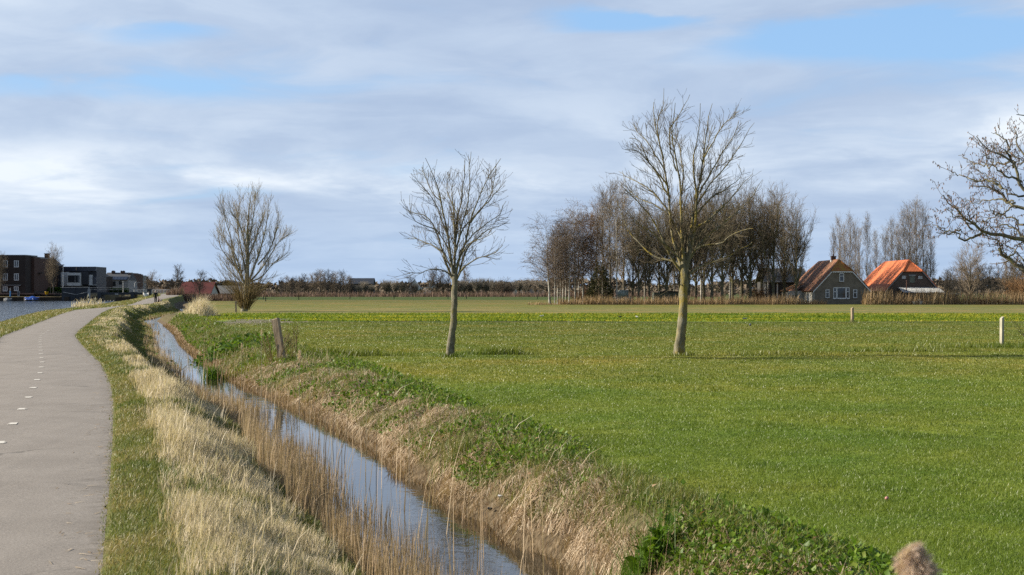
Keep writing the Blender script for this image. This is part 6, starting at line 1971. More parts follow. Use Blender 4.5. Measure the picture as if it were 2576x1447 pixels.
for j, (za, zb2, top, yj, lab) in enumerate([(1850, 1893, 698, 405, 'brown brick terraced house joined to the grey house'), (1880, 1938, 706, 413, 'second brown brick terraced house right of the grey house'), (1925, 1968, 716, 424, 'third brown brick terraced house right of the grey house'), (1966, 2024, 732, 446, 'grey glazed end house of the terrace'), (2015, 2056, 744, 470, 'last dark house of the terrace before the rounded tree')]):
    root = thing('terrace_house', lab, 'house', (X1((za + zb2) / 2, yj), yj, GZ_), 0, 'terrace beyond the bridge')
    front_block(root, yj, za, zb2, top, 990, 8.0, ['red_brick', 'red_brick', 'red_brick', 'grey_brick', 'dark_brick'][j])
    front_block(root, yj, za - 2, zb2 + 2, top - 4, top + 3, 8.2, 'grey_metal', 'parapet', -.1)
    for b_, c_ in ((top + 22, top + 60), (top + 90, top + 128)):
        win1(root, zb2 - 22, zb2 - 8, b_, c_, yj, mull=(), fm='black_steel', t=.08)

# hedge and garden wall in front of the houses
rng = np.random.default_rng(91)
def hedge(name, label, zx0, zx1, y, h, n):
    xa, xb = X1(zx0, y), X1(zx1, y)
    x = xa + (xb - xa) * rng.random(n)
    V, Q, T3, A_ = leaves(rng, x, y + 1.2 * rng.random(n), GZ_ + h * rng.random(n), .22 * (.6 + rng.random(n)), .5 * rng.random(n), .8)
    r_ = npmesh(name, V, Q, None, M['weed'], None, {'tint': A_})
    return prop(r_, label, 'hedge')


hedge('garden_hedge', 'dark green clipped hedge between the street trees and the white house', 690, 880, 366, 1.3, 2600)
hedge('garden_hedge', 'dark green hedge below the grey brick house', 1560, 1850, 396, 1.2, 2600)

# paving strip and quay
MBp = MB().box(X1(-300, 352), X1(890, 349), 347.6, 351.6, 1.2, 1.50)
prop(MBp.build('brick_pavement', M['pave']), kind='structure')
qw = MB().box(-330, -91.6, 345.7, 346.3, -1.2, .64).box(-86.7, X1(1900, 345.7), 345.7, 346.3, -1.2, .64)
for i in range(60):
    xx = -145 + i * .92
    if -91.8 < xx + .1 and xx < -86.6: continue
    qw.box(xx, xx + .22, 345.55, 345.69, -1.2, .66)
prop(qw.build('quay_wall', M['quay_wood']), 'dark timber quay wall along the far side of the canal', 'quay wall')

# boats
root = thing('boat', 'open boat under a bright blue tarpaulin moored at the quay', 'boat', (X1(456, 344), 344.4, KZ), 0, 'boats at the quay')
def hull(L_, B_, H_):
    b = MB()
    n = 14
    rings = []
    for i in range(n + 1):
        u = i / n
        wv = B_ / 2 * (1 - abs(2 * u - 1) ** 2.6) ** .6 + .02
        sh = H_ * (1 + .35 * (2 * u - 1) ** 2)
        rings.append([(-L_ / 2 + L_ * u, -wv, sh), (-L_ / 2 + L_ * u, -wv * .75, 0), (-L_ / 2 + L_ * u, wv * .75, 0), (-L_ / 2 + L_ * u, wv, sh)])
    vs = [p for r in rings for p in r]
    fs = []
    for i in range(n):
        for j in range(3):
            fs.append((i * 4 + j, i * 4 + j + 1, i * 4 + 4 + j + 1, i * 4 + 4 + j))
    return b.add(vs, fs)
def cover(L_, B_, H0, H1, seed):
    rg = np.random.default_rng(seed)
    b = MB()
    n, m_ = 16, 6
    vs = []
    for i in range(n + 1):
        u = i / n
        wv = (B_ / 2 + .12) * (1 - abs(2 * u - 1) ** 2.6) ** .6 + .05
        pk = H1 * (.7 + .3 * math.sin(u * 9 + seed)) * (1 - .4 * (2 * u - 1) ** 2)
        for j in range(m_ + 1):
            v = 2 * j / m_ - 1
            dz_ = -.32 if abs(v) == 1 else 0
            vs.append((-L_ / 2 + L_ * u, wv * v * (1.04 if abs(v) == 1 else 1), H0 + pk * (1 - abs(v)) + dz_ + .05 * rg.standard_normal()))
    fs = [(i * (m_ + 1) + j, i * (m_ + 1) + j + 1, (i + 1) * (m_ + 1) + j + 1, (i + 1) * (m_ + 1) + j) for i in range(n) for j in range(m_)]
    return b.add(vs, fs)
hull(3.6, 1.7, .55).build('hull', M['timber_dark'], root)
cover(3.3, 1.7, .62, .42, 3).build('tarpaulin', M['blue_tarp'], root, smooth=True)
MB().lathe([(.02, -.22), (.12, -.16), (.14, 0), (.12, .16), (.02, .22)], (.45, -.86, .32), 8, 'Z').build('fender', M['white_paint'], root, smooth=True)
root = thing('boat', 'small boat under a faded grey cover at the left end of the quay', 'boat', (X1(105, 344), 344.5, KZ), 0, 'boats at the quay')
hull(2.0, 1.3, .35).build('hull', M['timber_dark'], root)
cover(1.9, 1.3, .42, .30, 5).build('cover', M['grey_tarp'], root, smooth=True)

# street furniture on the quay
root = thing('flower_tub', 'bright yellow tub on the quay beside the street trees', 'tub', (X1(668, 347), 347.4, GZ_ - .3))
MB().lathe([(.25, 0), (.30, .04), (.42, .52), (.44, .53), (.44, .60), (.36, .60), (.34, .50), (.02, .48)], (0, 0, .12), 14).build('bowl', M['yellow'], root, smooth=True)
MB().box(-.2, .2, -.2, .2, -.4, .12).build('foot', M['black_steel'], root)
root = thing('flower_tub', 'small orange tub seen through the bridge railing', 'tub', (X1(1626, 372), 372, .9))
MB().lathe([(.26, 0), (.36, .30), (.38, .31), (.38, .36), (.02, .33)], (0, 0, .25), 12).build('bowl', M['orange'], root, smooth=True)
MB().box(-.2, .2, -.2, .2, -.9, .25).build('foot', M['black_steel'], root)
root = thing('blue_post', 'bright blue mooring post with grey top standing on the quay grass', 'post', (X1(148, 346.6), 346.7, .6))
MB().lathe([(.14, 0), (.14, 1.35), (.13, 1.38)], (0, 0, 0), 10).build('post', M['blue_paint'], root)
MB().lathe([(.10, 1.381), (.10, 2.0), (.05, 2.05)], (0, 0, 0), 10).build('cap', M['grey_metal'], root)
root = thing('info_pillar', 'grey slab-like pillar standing on the quay beside the blue post', 'pillar', (X1(270, 347.2), 347.2, .8))
MB().box(-.26, .26, -.10, .10, -.2, 1.12).build('slab', M['grey_metal'], root)
MB().box(-.20, .20, -.112, -.103, .2, 1.0).build('panel', M['grey_slate'], root)
root = thing('bench', 'dark bench on the quay left of the yellow tub', 'bench', (X1(548, 348), 347.5, 1.0))
MB().box(-.75, .75, -.25, .25, .42, .48).build('seat', M['timber_dark'], root)
MB().box(-.75, .75, .25, .31, .60, .90).build('backrest', M['timber_dark'], root)
for s in (-.6, .6):
    MB().box(s - .05, s + .05, -.22, .30, -.3, .418).build('leg', M['black_steel'], root)
root = thing('bench', 'dark bench on the quay just behind the yellow tub', 'bench', (X1(620, 348.6), 348.3, 1.0))
MB().box(-.75, .75, -.25, .25, .42, .48).build('seat', M['timber_dark'], root)
MB().box(-.75, .75, .25, .31, .60, 1.0).build('backrest', M['timber_dark'], root)
for s in (-.6, .6):
    MB().box(s - .05, s + .05, -.22, .30, -.3, .418).build('leg', M['black_steel'], root)


def railing(name, label, x0, x1, y0, y1, z, h, m, np_, rails=(1.0,), r=.035, group=None, z1=None):
    z1 = z if z1 is None else z1
    r_ = thing(name, label, 'railing', ((x0 + x1) / 2, (y0 + y1) / 2, (z + z1) / 2), 0, group)
    cx, cy, cz_ = r_.location
    b = MB()
    for f in rails:
        b.bar((x0 - cx, y0 - cy, z + h * f - cz_), (x1 - cx, y1 - cy, z1 + h * f - cz_), r * 1.2, n=6)
    b.build('rail', M[m], r_)
    for i in range(np_):
        u = i / (np_ - 1)
        xx, yy, zz = x0 + (x1 - x0) * u - cx, y0 + (y1 - y0) * u - cy, z + (z1 - z) * u - cz_
        MB().bar((xx, yy, zz - .2), (xx, yy, zz + h), r, n=6).build('post', M[m], r_)
    return r_


railing('quay_railing', 'dark short railing on the quay right of the yellow tub', X1(790, 347), X1(866, 347), 346.8, 346.8, .62, 1.15, 'black_steel', 6, (1.0, .5))
# lamp posts
def lamp(zx, y, ztop, label, zb):
    r_ = thing('street_lamp', label, 'street lamp', (X1(zx, y), y, zb), 0, 'street lamps')
    H = ztop - zb
    MB().bar((0, 0, -.3), (0, 0, H - .25), .075, .05, 8).build('pole', M['white_paint'], r_)
    MB().lathe([(.05, H - .25), (.16, H - .16), (.30, H - .10), (.30, H - .06), (.06, H), (.02, H + .05)], (0, 0, 0), 10).build('lamp_head', M['grey_metal'], r_)
lamp(913, 348, Z1(572, 348), 'tall white street lamp in front of the modern white house', 1.0)
lamp(1781, 390, Z1(815, 390), 'shorter street lamp in front of the pale grey brick house', 1.4)
for zx, lab in ((1946, 'curved lamp post left one of the pair before the brown terrace'), (1980, 'curved lamp post right one of the pair before the brown terrace')):
    r_ = thing('lamp_post', lab, 'street lamp', (X1(zx, 396), 396, 1.4), 0, 'curved lamp posts')
    H = Z1(830, 396) - 1.4
    b = MB().bar((0, 0, -.2), (0, 0, H - .4), .06, .05, 7)
    pts = [(0, H - .4), (.08, H - .15), (.3, H), (.65, H)]
    for (xa, za), (xb, zb2) in zip(pts, pts[1:]):
        b.bar((xa, 0, za), (xb, 0, zb2), .05, .045, 6)
    b.build('pole', M['white_paint'], r_)
    MB().box(.60, .98, -.09, .09, H - .05, H + .06).build('lamp_head', M['grey_metal'], r_)

# the lock and the bridge
yl_ = 343.0
root = thing('lock_gate', 'black timber lock gate with pale slanting balance beams', 'lock gate', (X1(1095, yl_), yl_, KZ))
rx, rz_ = root.location.x, KZ
MB().box(X1(892, yl_) - rx, X1(1092, yl_) - rx, 0, .35, -.8, Z1(905, yl_) - rz_).build('gate_leaf', M['bridge_paint'], root)
MB().box(X1(1096, yl_) - rx, X1(1300, yl_) - rx, 0, .35, -.8, Z1(905, yl_) - rz_).build('gate_leaf', M['bridge_paint'], root)
for (a, b_, c_, d_) in ((915, 972, 1100, 1008), (1108, 1008, 1280, 970)):
    MB().bar((X1(a, yl_) - rx, -.25, Z1(b_, yl_) - rz_), (X1(c_, yl_) - rx, -.25, Z1(d_, yl_) - rz_), .075, .075, 6).build('brace', M['grey_metal'], root)
MB().bar((X1(880, yl_) - rx, -.1, Z1(905, yl_) - rz_), (X1(1300, yl_) - rx, -.1, Z1(902, yl_) - rz_), .07, .07, 6).build('top_rail', M['grey_metal'], root)
for a in (972, 1296):
    MB().box(X1(a - 32, yl_) - rx, X1(a + 32, yl_) - rx, -.5, 1.0, -.9, Z1(1040, yl_) - rz_).build('gate_pier', M['quay_wood'], root)
root = thing('control_mast', 'pale grey control mast standing on the lock edge', 'mast', (X1(1287, 341), 341, KZ))
MB().box(-.26, .26, -.2, .2, -.6, Z1(932, 341) - KZ).build('cabinet', M['grey_metal'], root)
MB().box(-.10, .10, -.1, .1, Z1(931.5, 341) - KZ, Z1(898, 341) - KZ).build('post', M['grey_metal'], root)
MB().box(-.12, .12, -.23, -.204, 1.1, 1.6).build('panel', M['white_paint'], root)
ybr = 338.0
root = thing('canal_bridge', 'dark steel footbridge over the canal with thin railings', 'bridge', (X1(1800, ybr), ybr, 0))
rx = root.location.x
MB().box(X1(1450, ybr) - rx, X1(2140, ybr) - rx, 0, 3.0, Z1(1010, ybr), Z1(976, ybr)).build('girder', M['bridge_paint'], root)
b = MB()
for yy in (.08, 2.9):
    for zf in (912, 940):
        b.bar((X1(1300, ybr) - rx, yy, Z1(zf - 4, ybr)), (X1(2260, ybr) - rx, yy, Z1(zf + (4 if zf == 912 else 0), ybr)), .035, .035, 5)
b.build('handrail', M['grey_metal'], root)
for a in range(1320, 2260, 78):
    MB().bar((X1(a, ybr) - rx, .08, Z1(985, ybr)), (X1(a, ybr) - rx, .08, Z1(912, ybr)), .04, .04, 5).build('post', M['black_steel'], root)
for a, b_ in ((1412, 1466), (1890, 1944)):
    MB().box(X1(a, ybr) - rx, X1(b_, ybr) - rx, -.15, 2.8, -1.0, Z1(970, ybr)).build('pier', M['bridge_paint'], root)
MB().box(X1(1690, ybr) - rx, X1(1888, ybr) - rx, -1.2, .8, -1.0, Z1(1046, ybr)).build('fender_beam', M['quay_wood'], root)
MB().box(X1(1664, ybr) - rx, X1(1712, ybr) - rx, -.06, -.004, Z1(1004, ybr), Z1(996, ybr)).build('sign_plate', M['white_paint'], root)
for i in range(4):
    o_ = MB().lathe([(.02, -.25), (.17, -.2), (.2, 0), (.17, .2), (.02, .25)], (0, 0, 0), 8, 'X').build('float', M['black_steel'], None, smooth=True)
    o_.location = (X1(1526 + 42 * i, 333), 333 + .3 * (i % 2), KZ + .06)
    prop(o_, 'black float on the water in a row before the lock opening', 'float', 'floats before the lock')
root = thing('bridge_pillar', 'dark slate-blue square pillar at the path end of the canal bridge', 'pillar', (X1(2162, 318), 318, 0))
MB().box(-.36, .36, -.3, .3, -.5, Z1(938, 318)).build('shaft', M['bridge_paint'], root)
MB().box(-.42, .42, -.36, .36, Z1(937.9, 318), Z1(928, 318)).build('cap', M['slate'], root)
# white sheet tied to the fence
root = thing('white_banner', 'blank crumpled white sheet tied between two posts beside the path', 'sheet', (X1(2110, 306), 306, 0))
n, m_ = 12, 8
vs = []
xa, xb, zt, zb2 = X1(2068, 306) - root.location.x, X1(2152, 306) - root.location.x, Z1(972, 306), Z1(1046, 306)
for i in range(n + 1):
    for j in range(m_ + 1):
        u, v = i / n, j / m_
        sag = .28 * (1 - (2 * u - 1) ** 2) * (1 - v)
        vs.append((xa + (xb - xa) * u, .10 * math.sin(u * 9 + v * 3) + .05 * math.sin(v * 8), zb2 + (zt - zb2) * v - .20 * (1 - (2 * u - 1) ** 2) * v))
bm_ = MB().add(vs, [(i * (m_ + 1) + j, (i + 1) * (m_ + 1) + j, (i + 1) * (m_ + 1) + j + 1, i * (m_ + 1) + j + 1) for i in range(n) for j in range(m_)])
bm_.build('sheet', M['sheet'], root, smooth=True)
for xx in (xa, xb):
    MB().bar((xx, .1, -.4), (xx, .1, zt + .1), .05, .05, 6).build('post', M['post_wood'], root)
# white railing of the far bridge
railing('white_railing', 'white three-bar railing along the far bridge left of the walker', X1(1940, 352), X1(2200, 352), 352, 352, Z1(985, 352), Z1(938, 352) - Z1(985, 352), 'white_paint', 7, (1.0, .62, .25), .05, 'white bridge railings')
railing('white_railing', 'white three-bar railing along the far bridge right of the walker', X1(2190, 362), X1(2450, 362), 362, 362, Z1(984, 362), Z1(938, 362) - Z1(984, 362), 'white_paint', 7, (1.0, .62, .25), .05, 'white bridge railings')
root = thing('bollard', 'black bollard with a white top beside the dark tree at the path end', 'bollard', (X_at(455.5, 330), 330, 1.0))
MB().lathe([(.13, -.3), (.13, .78)], (0, 0, 0), 10).build('shaft', M['black_steel'], root)
MB().lathe([(.12, .781), (.12, 1.05), (.04, 1.1)], (0, 0, 0), 10).build('cap', M['white_paint'], root)
# reed clump with pale heads on the canal bank
rng = np.random.default_rng(95)
yk = 2.2 * F / (772 - HY)
n = 260
x = X_at(222, yk) + 1.9 * (rng.random(n) - .5) * 2.2
y = yk + 1.0 * rng.standard_normal(n)
pts = [grass(rng, x, y, np.full(n, KZ - .05), .5 + 1.0 * rng.random(n) ** 2, .07 * (.5 + rng.random(n)), .7, .4 + .6 * rng.random(n), (.1, 0))]
hx_ = X_at(np.array([221., 221.5, 228, 239, 238.5, 237]), yk)
hz2 = Z_at(np.array([741., 746, 752, 748, 753, 757]), yk)
pts.append(strips(np.stack([hx_, np.full(6, yk), hz2 - .55], 1), np.stack([hx_ + .03, np.full(6, yk), hz2 - .2], 1), np.stack([hx_ + .06, np.full(6, yk), hz2 + .1], 1), np.full(6, .30), np.tile([1., 0, 0], (6, 1)), np.ones(6)))
pts.append(strips(np.stack([hx_, np.full(6, yk), np.full(6, KZ)], 1), np.stack([hx_, np.full(6, yk), hz2 * .5 + KZ * .5], 1), np.stack([hx_, np.full(6, yk), hz2], 1), np.full(6, .06), np.tile([1., 0, 0], (6, 1)), np.full(6, .9)))
V, Q, T3, A_ = join(pts)
prop(npmesh('reed_clump', V, Q, T3, M['dry'], None, {'tint': A_}), 'pale reed clump with fluffy heads standing in the canal by the bank', 'reed clump')
# large pale reed clump at the bend of the ditch
n = 1700
a = rng.normal(0, 1, (n, 2))
cx = X_at(500, 136)
x, y = cx + .62 * a[:, 0], 136 + 2.0 * a[:, 1]
h = (.8 + 1.3 * rng.random(n)) * np.exp(-.22 * (a ** 2).sum(1))
V, Q, T3, A_ = join([grass(rng, x, y, height(x, y), h, .028 * (.5 + rng.random(n)), .35, .3 + .7 * rng.random(n), (.28, 0))])
prop(npmesh('reed_clump', V, Q, T3, M['dry'], None, {'tint': A_}), 'large pale dead reed clump at the bend of the ditch left of the willow', 'reed clump')

# ------------------------------------------------------------------ posts in the meadow
def post(name, label, px, y, h, w_, m, lean=(0, 0), group=None, rz=0.0, dep=None, chip=True):
    x = X_at(px, y)
    z = float(height(x, y))
    r_ = MB()
    d_ = dep or w_
    a, b_ = w_ / 2, d_ / 2
    vs = []
    for k, zz in enumerate((-.3, .25 * h, .6 * h, h - .03, h)):
        s = 1.0 if k < 4 else .86
        ox, oy = lean[0] * max(zz, 0), lean[1] * max(zz, 0)
        vs += [(ox + sx * a * s, oy + sy * b_ * s, zz + (.03 * sx if k >= 3 and chip else 0)) for sx, sy in ((-1, -1), (1, -1), (1, 1), (-1, 1))]
    fs = [(i * 4 + j, i * 4 + (j + 1) % 4, i * 4 + 4 + (j + 1) % 4, i * 4 + 4 + j) for i in range(4) for j in range(4)] + [(0, 3, 2, 1), (16, 17, 18, 19)]
    r_.add(vs, fs)
    o_ = r_.build(name, M[m])
    o_.location = (x, y, z)
    o_.rotation_euler = (0, 0, rz)
    return prop(o_, label, 'post', group)


post('wooden_post', 'thick weathered wooden post leaning left beside the ditch weeds', 712, 2.2 * F / (903 - HY), 1.47, .205, 'post_wood', (-.19, .02), None, R(-14))
post('wooden_post', 'pale square post standing upright at the right edge of the meadow', 2520, 2.2 * F / (874 - HY), 1.17, .12, 'post_pale', (.01, 0), None, R(30))
post('wooden_post', 'slim brown post standing in the bright leafy strip', 2144, 2.2 * F / (809 - HY), 1.0, .16, 'post_wood', (0, 0), None, R(25))
post('wooden_post', 'thin dark stake at the foot of the pale reed clump', conv2(416, 0)[0], 2.2 * F / (conv2(0, 1243)[1] - HY), .95, .11, 'post_dark')
post('wooden_post', 'pale stake beside the foot of the willow', conv2(767, 0)[0], 2.15 * F / (conv2(0, 1217)[1] - HY), 1.15, .15, 'post_wood', (-.04, 0))
fence_posts = [(1030, 1128, 'two'), (1009, 1112, ''), (1325, 1116, ''), (582, 1100, '')]
labs = ['short dark fence post right of the willow, larger of a pair', 'short dark fence post right of the willow, smaller of a pair', 'short dark fence post standing alone right of the willow pair', 'short dark fence post between pale reeds and willow']
for (zx, zy, _), lb in zip(fence_posts, labs):
    yv = 2.15 * F / (conv2(0, zy)[1] - HY)
    post('fence_post', lb, conv2(zx, 0)[0], yv, 1.0 if zy > 1120 else .95, .16, 'post_dark', group='far fence posts')
for i, zx in enumerate((515, 969, 1525, 1715, 2445)):
    post('fence_post', f'tiny dark fence post before the far reeds, {ORD[i]} from the left', c3(zx), 400, 1.0, .17, 'post_dark', group='far fence posts')
for i, (zx, zy, zt) in enumerate([(366, 1075, 1040), (379, 1082, 1043), (391, 1090, 1046), (404, 1108, 1055)]):
    px, pyv = conv2(zx, zy)
    yv = 330 - 32 * i
    post('fence_post', f'dark fence post in the row behind the pale reed clump, {ORD[i]} from its far end', px, yv, 1.35, .15, 'post_dark', group='row of fence posts behind the reed clump')

rng = np.random.default_rng(96)
ft = []
for fx, fy, n, sp, hh in [(b1[0], b1[1], 260, .24, .13), (b2[0], b2[1], 320, .30, .13), (X_at(2520, 60.9), 60.9, 240, .22, .16), (X_at(2144, 112), 112, 90, .25, .22), (X_at(712, 50.6), 50.6, 300, .25, .2)]:
    x, y = fx + sp * rng.standard_normal(n), fy - .1 + sp * rng.standard_normal(n)
    ft.append(grass(rng, x, y, height(x, y), hh * (.4 + rng.random(n)), .016 * (.6 + .8 * rng.random(n)), .6, .6 * rng.random(n), (.1, -.05)))
stuff('foot_grass', ft, M['grass'], 'longer grass left standing round the feet of trunks and posts', 'grass')
# thin bare stalks by the leaning post
rng = np.random.default_rng(97)
def sprig(label, px, y, n, h, m='willow_twig'):
    x = X_at(px, y)
    r_ = thing('dry_sprig', label, 'dry plant', (x, y, float(height(x, y)) - .02))
    Q = np.empty((n, 6, 3))
    a = rng.random(n) * 6.28
    Q[:, 0] = np.stack([.12 * np.cos(a), .12 * np.sin(a), 0 * a], 1)
    d = np.stack([.45 * np.cos(a), .45 * np.sin(a), np.ones(n)], 1)
    for k in range(5):
        d = d + .08 * rng.standard_normal((n, 3))
        d /= np.linalg.norm(d, axis=1, keepdims=True)
        Q[:, k + 1] = Q[:, k] + d * (h * (.6 + .5 * rng.random(n)) / 5)[:, None]
    S = (Q, np.repeat(np.linspace(.010, .006, 6)[None], n, 0))
    B = sprout(rng, *S, den=3.0, t=(.3, 1.0), ang=(15, 40), ln_=(.15, .45), rel=False, fall=.2, rr=.8, tip=.005, steps=3, wig=.1, up=.05)
    vs, qs, kk = [], [], 0
    for P_, R_ in (S, B):
        v, q = tubes(P_, R_, 3)
        vs.append(v); qs.append(q + kk); kk += len(v)
    npmesh('stem', np.concatenate(vs), np.concatenate(qs), None, M[m], r_)
sprig('fan of thin dry stalks left of the leaning post', 690, 50.5, 16, 1.25, 'osier')
sprig('few thin dark stalks right of the leaning post', 735, 51.5, 9, 1.45, 'osier')

# rush tufts on the right bank
def rush(label, px, py, z, n, h, m='weed', wdt=.02):
    x, y = gp(px, py, z)
    a = rng.normal(0, .16, (n, 2))
    gx, gy = x + a[:, 0], y + a[:, 1]
    V, Q, T3, A_ = join([grass(rng, gx, gy, np.maximum(height(gx, gy), WZ), h * (.6 + .6 * rng.random(n)), wdt * (.6 + .7 * rng.random(n)), .75, .15 + .5 * rng.random(n), (.05, -.05))])
    return prop(npmesh('rush_tuft', V, Q, T3, M[m], None, {'tint': A_}), label, 'rush tuft', 'rush tufts on the right bank')
rush('dark green rush tuft overhanging the water left of the leaning post', 535, 920, -.45, 170, .48, 'weed', .024)
rush('big dark green rush tuft at the bottom edge of the view on the right bank', 1600, 1400, -.45, 330, .42, 'weed', .0080)
rush('thin green rush tuft in the mown straw at mid bank', 1150, 1130, -.35, 240, .34, 'verge', .010)
# broad-leaved dock plant
x, y = gp(1635, 1320, -.15)
n = 80
a = rng.normal(0, .085, (n, 2))
gx, gy = x + a[:, 0], y + a[:, 1]
V, Q, T3, A_ = leaves(rng, gx, gy, height(gx, gy) + .03 + .20 * rng.random(n), .13 * (.6 + .8 * rng.random(n)), .1 + .75 * rng.random(n), .5)
prop(npmesh('dock_plant', V, Q, None, M['weed'], None, {'tint': A_}), 'dark glossy broad-leaved dock plant on the bank edge near the bottom', 'dock plant')
x, y = gp(640, 845, -.15)
n = 420
a = rng.normal(0, 1, (n, 2))
gx, gy = x + .9 * a[:, 0] + .6, y - 12 + 1.6 * a[:, 1]
V, Q, T3, A_ = leaves(rng, gx, gy, height(gx, gy) + .05 + .35 * rng.random(n), .22 * (.6 + .8 * rng.random(n)), .1 + .7 * rng.random(n), .5)
prop(npmesh('leafy_weeds', V, Q, None, M['weed'], None, {'tint': A_}), 'bright leafy green weed patch on the bank left of the leaning post', 'weeds', kind='stuff')

# reed plumes
def plume(label, px, py, y, ln_, w_, n, stem_to, lean=0.0, leaf=False):
    x, z = X_at(px, y), Z_at(py, y)
    r_ = thing('reed_plume', label, 'reed plume', (x, y, float(height(x, y)) if stem_to is None else stem_to), 0, 'reed plumes')
    zz = z - r_.location.z
    MB().bar((lean * .4, 0, -.1), (0, 0, zz), w_ * .035 + .003, .003, 6).build('stem', M['willow_twig'], r_)
    # the head is a cluster of drooping fluffy tufts
    nl = 14 if leaf else 7
    tl = (np.arange(nl) + .5) / nl
    al = 2.4 * np.arange(nl) + rng.random(nl)
    rl = w_ * .30 * np.sin(np.pi * np.clip(.15 + .8 * tl, 0, 1)) * (.5 + .5 * rng.random(nl))
    cl_ = np.stack([rl * np.cos(al), rl * np.sin(al), zz - ln_ * .42 + ln_ * .80 * tl], 1)
    w_l = np.sin(np.pi * np.clip(.18 + .74 * tl, 0, 1))
    k_ = rng.integers(0, nl, n)
    u_ = rng.standard_normal((n, 3))
    u_ /= np.linalg.norm(u_, axis=1, keepdims=True)
    P0 = cl_[k_] + u_ * (w_ * .21 * w_l[k_] * rng.random(n) ** .4)[:, None]
    d = (u_ + np.array([0.25, 0, -.35])) * (ln_ * .13 * (.4 + rng.random(n)))[:, None]
    side = np.cross(u_, rng.standard_normal((n, 3)))
    side /= np.linalg.norm(side, axis=1, keepdims=True)
    V, Q, T3, A_ = strips(P0, P0 + d * .55, P0 + d, np.full(n, ln_ * .018), side, np.clip(rng.random(n) * .75 + .25 * (u_[:, 2] * .5 + .5), 0, 1))
    npmesh('head', V, Q, T3, M['plume'], r_, {'tint': A_})
    if leaf:
        p0 = np.array([[-.01, 0, zz - ln_ * .35], [-.012, 0, zz - ln_ * .35]])
        p1 = p0 + np.array([[-.055, -.01, .010], [-.03, -.02, -.03]])
        p2 = p0 + np.array([[-.085, -.01, -.12], [-.02, -.03, -.20]])
        V, Q, T3, A_ = strips(p0, p1, p2, np.array([.012, .010]), np.array([[.3, .9, .2], [.3, .9, .2]]), np.array([.9, .8]))
        npmesh('leaf', V, Q, T3, M['dry'], r_, {'tint': A_})
plume('fluffy pinkish-brown reed plume poking up at the bottom edge, out of focus', 2300, 1432, 2.9, .105, .10, 6000, .55, .12, True)
plume('small fluffy reed plume just right of the leaning post', 753, 893, 21.0, .17, .06, 420, -.5)
plume('tiny reed plume left of the leaning post', conv2(1003, 0)[0] - 3, 836, 30.0, .14, .05, 220, -.6)
plume('slim pale reed head over the meadow edge at mid bank', 1029, 998, 20.0, .13, .03, 160, -.55)
plume('small reed plume low on the bank before the leaning post', 608, 870, 34.0, .16, .06, 220, -.7)

# scraps on the bank and a flower in the meadow
def scrap(name, label, cat, px, py, z, sz, m):
    x, y = gp(px, py, z)
    vs = [(sz * math.cos(i * .9) * (.6 + .4 * ((i * 7) % 3) / 2), sz * .6 * math.sin(i * .9), .02 + sz * .35 * ((i * 5) % 4) / 3) for i in range(7)]
    o_ = MB().add(vs + [(0, 0, sz * .6), (0, 0, -.01)], [(i, (i + 1) % 7, 7) for i in range(7)] + [((i + 1) % 7, i, 8) for i in range(7)]).build(name, M[m])
    o_.location = (x, y, float(height(x, y)) + .06)
    return prop(o_, label, cat)
scrap('paper_scrap', 'small crumpled white scrap on the straw of the right bank', 'litter', 1259, 1172, -.2, .05, 'white_paint')
scrap('plastic_scrap', 'small dark scrap beside the white one on the bank', 'litter', 1233, 1174, -.2, .05, 'black_steel')
scrap('white_litter', 'white litter caught on the weeds at the ditch bend', 'litter', 481, 838, -.3, .16, 'white_paint')
root = thing('pink_flower', 'single small pink flower in the grass at lower right', 'flower', (*gp(2231, 1268, -.2), -.2))
MB().bar((0, 0, -.03), (0, 0, .05), .003, .003, 5).build('stem', M['needle'], root)
MB().lathe([(.006, -.012), (.022, 0), (.020, .014), (.004, .024)], (0, 0, .055), 8).build('blossom', M['pink'], root, smooth=True)
# small scrubby twigs at the right edge
sprig('bare twigs of a shrub poking in at the right edge above the pale post', 2612, 55, 9, 1.7, 'alder_twig')

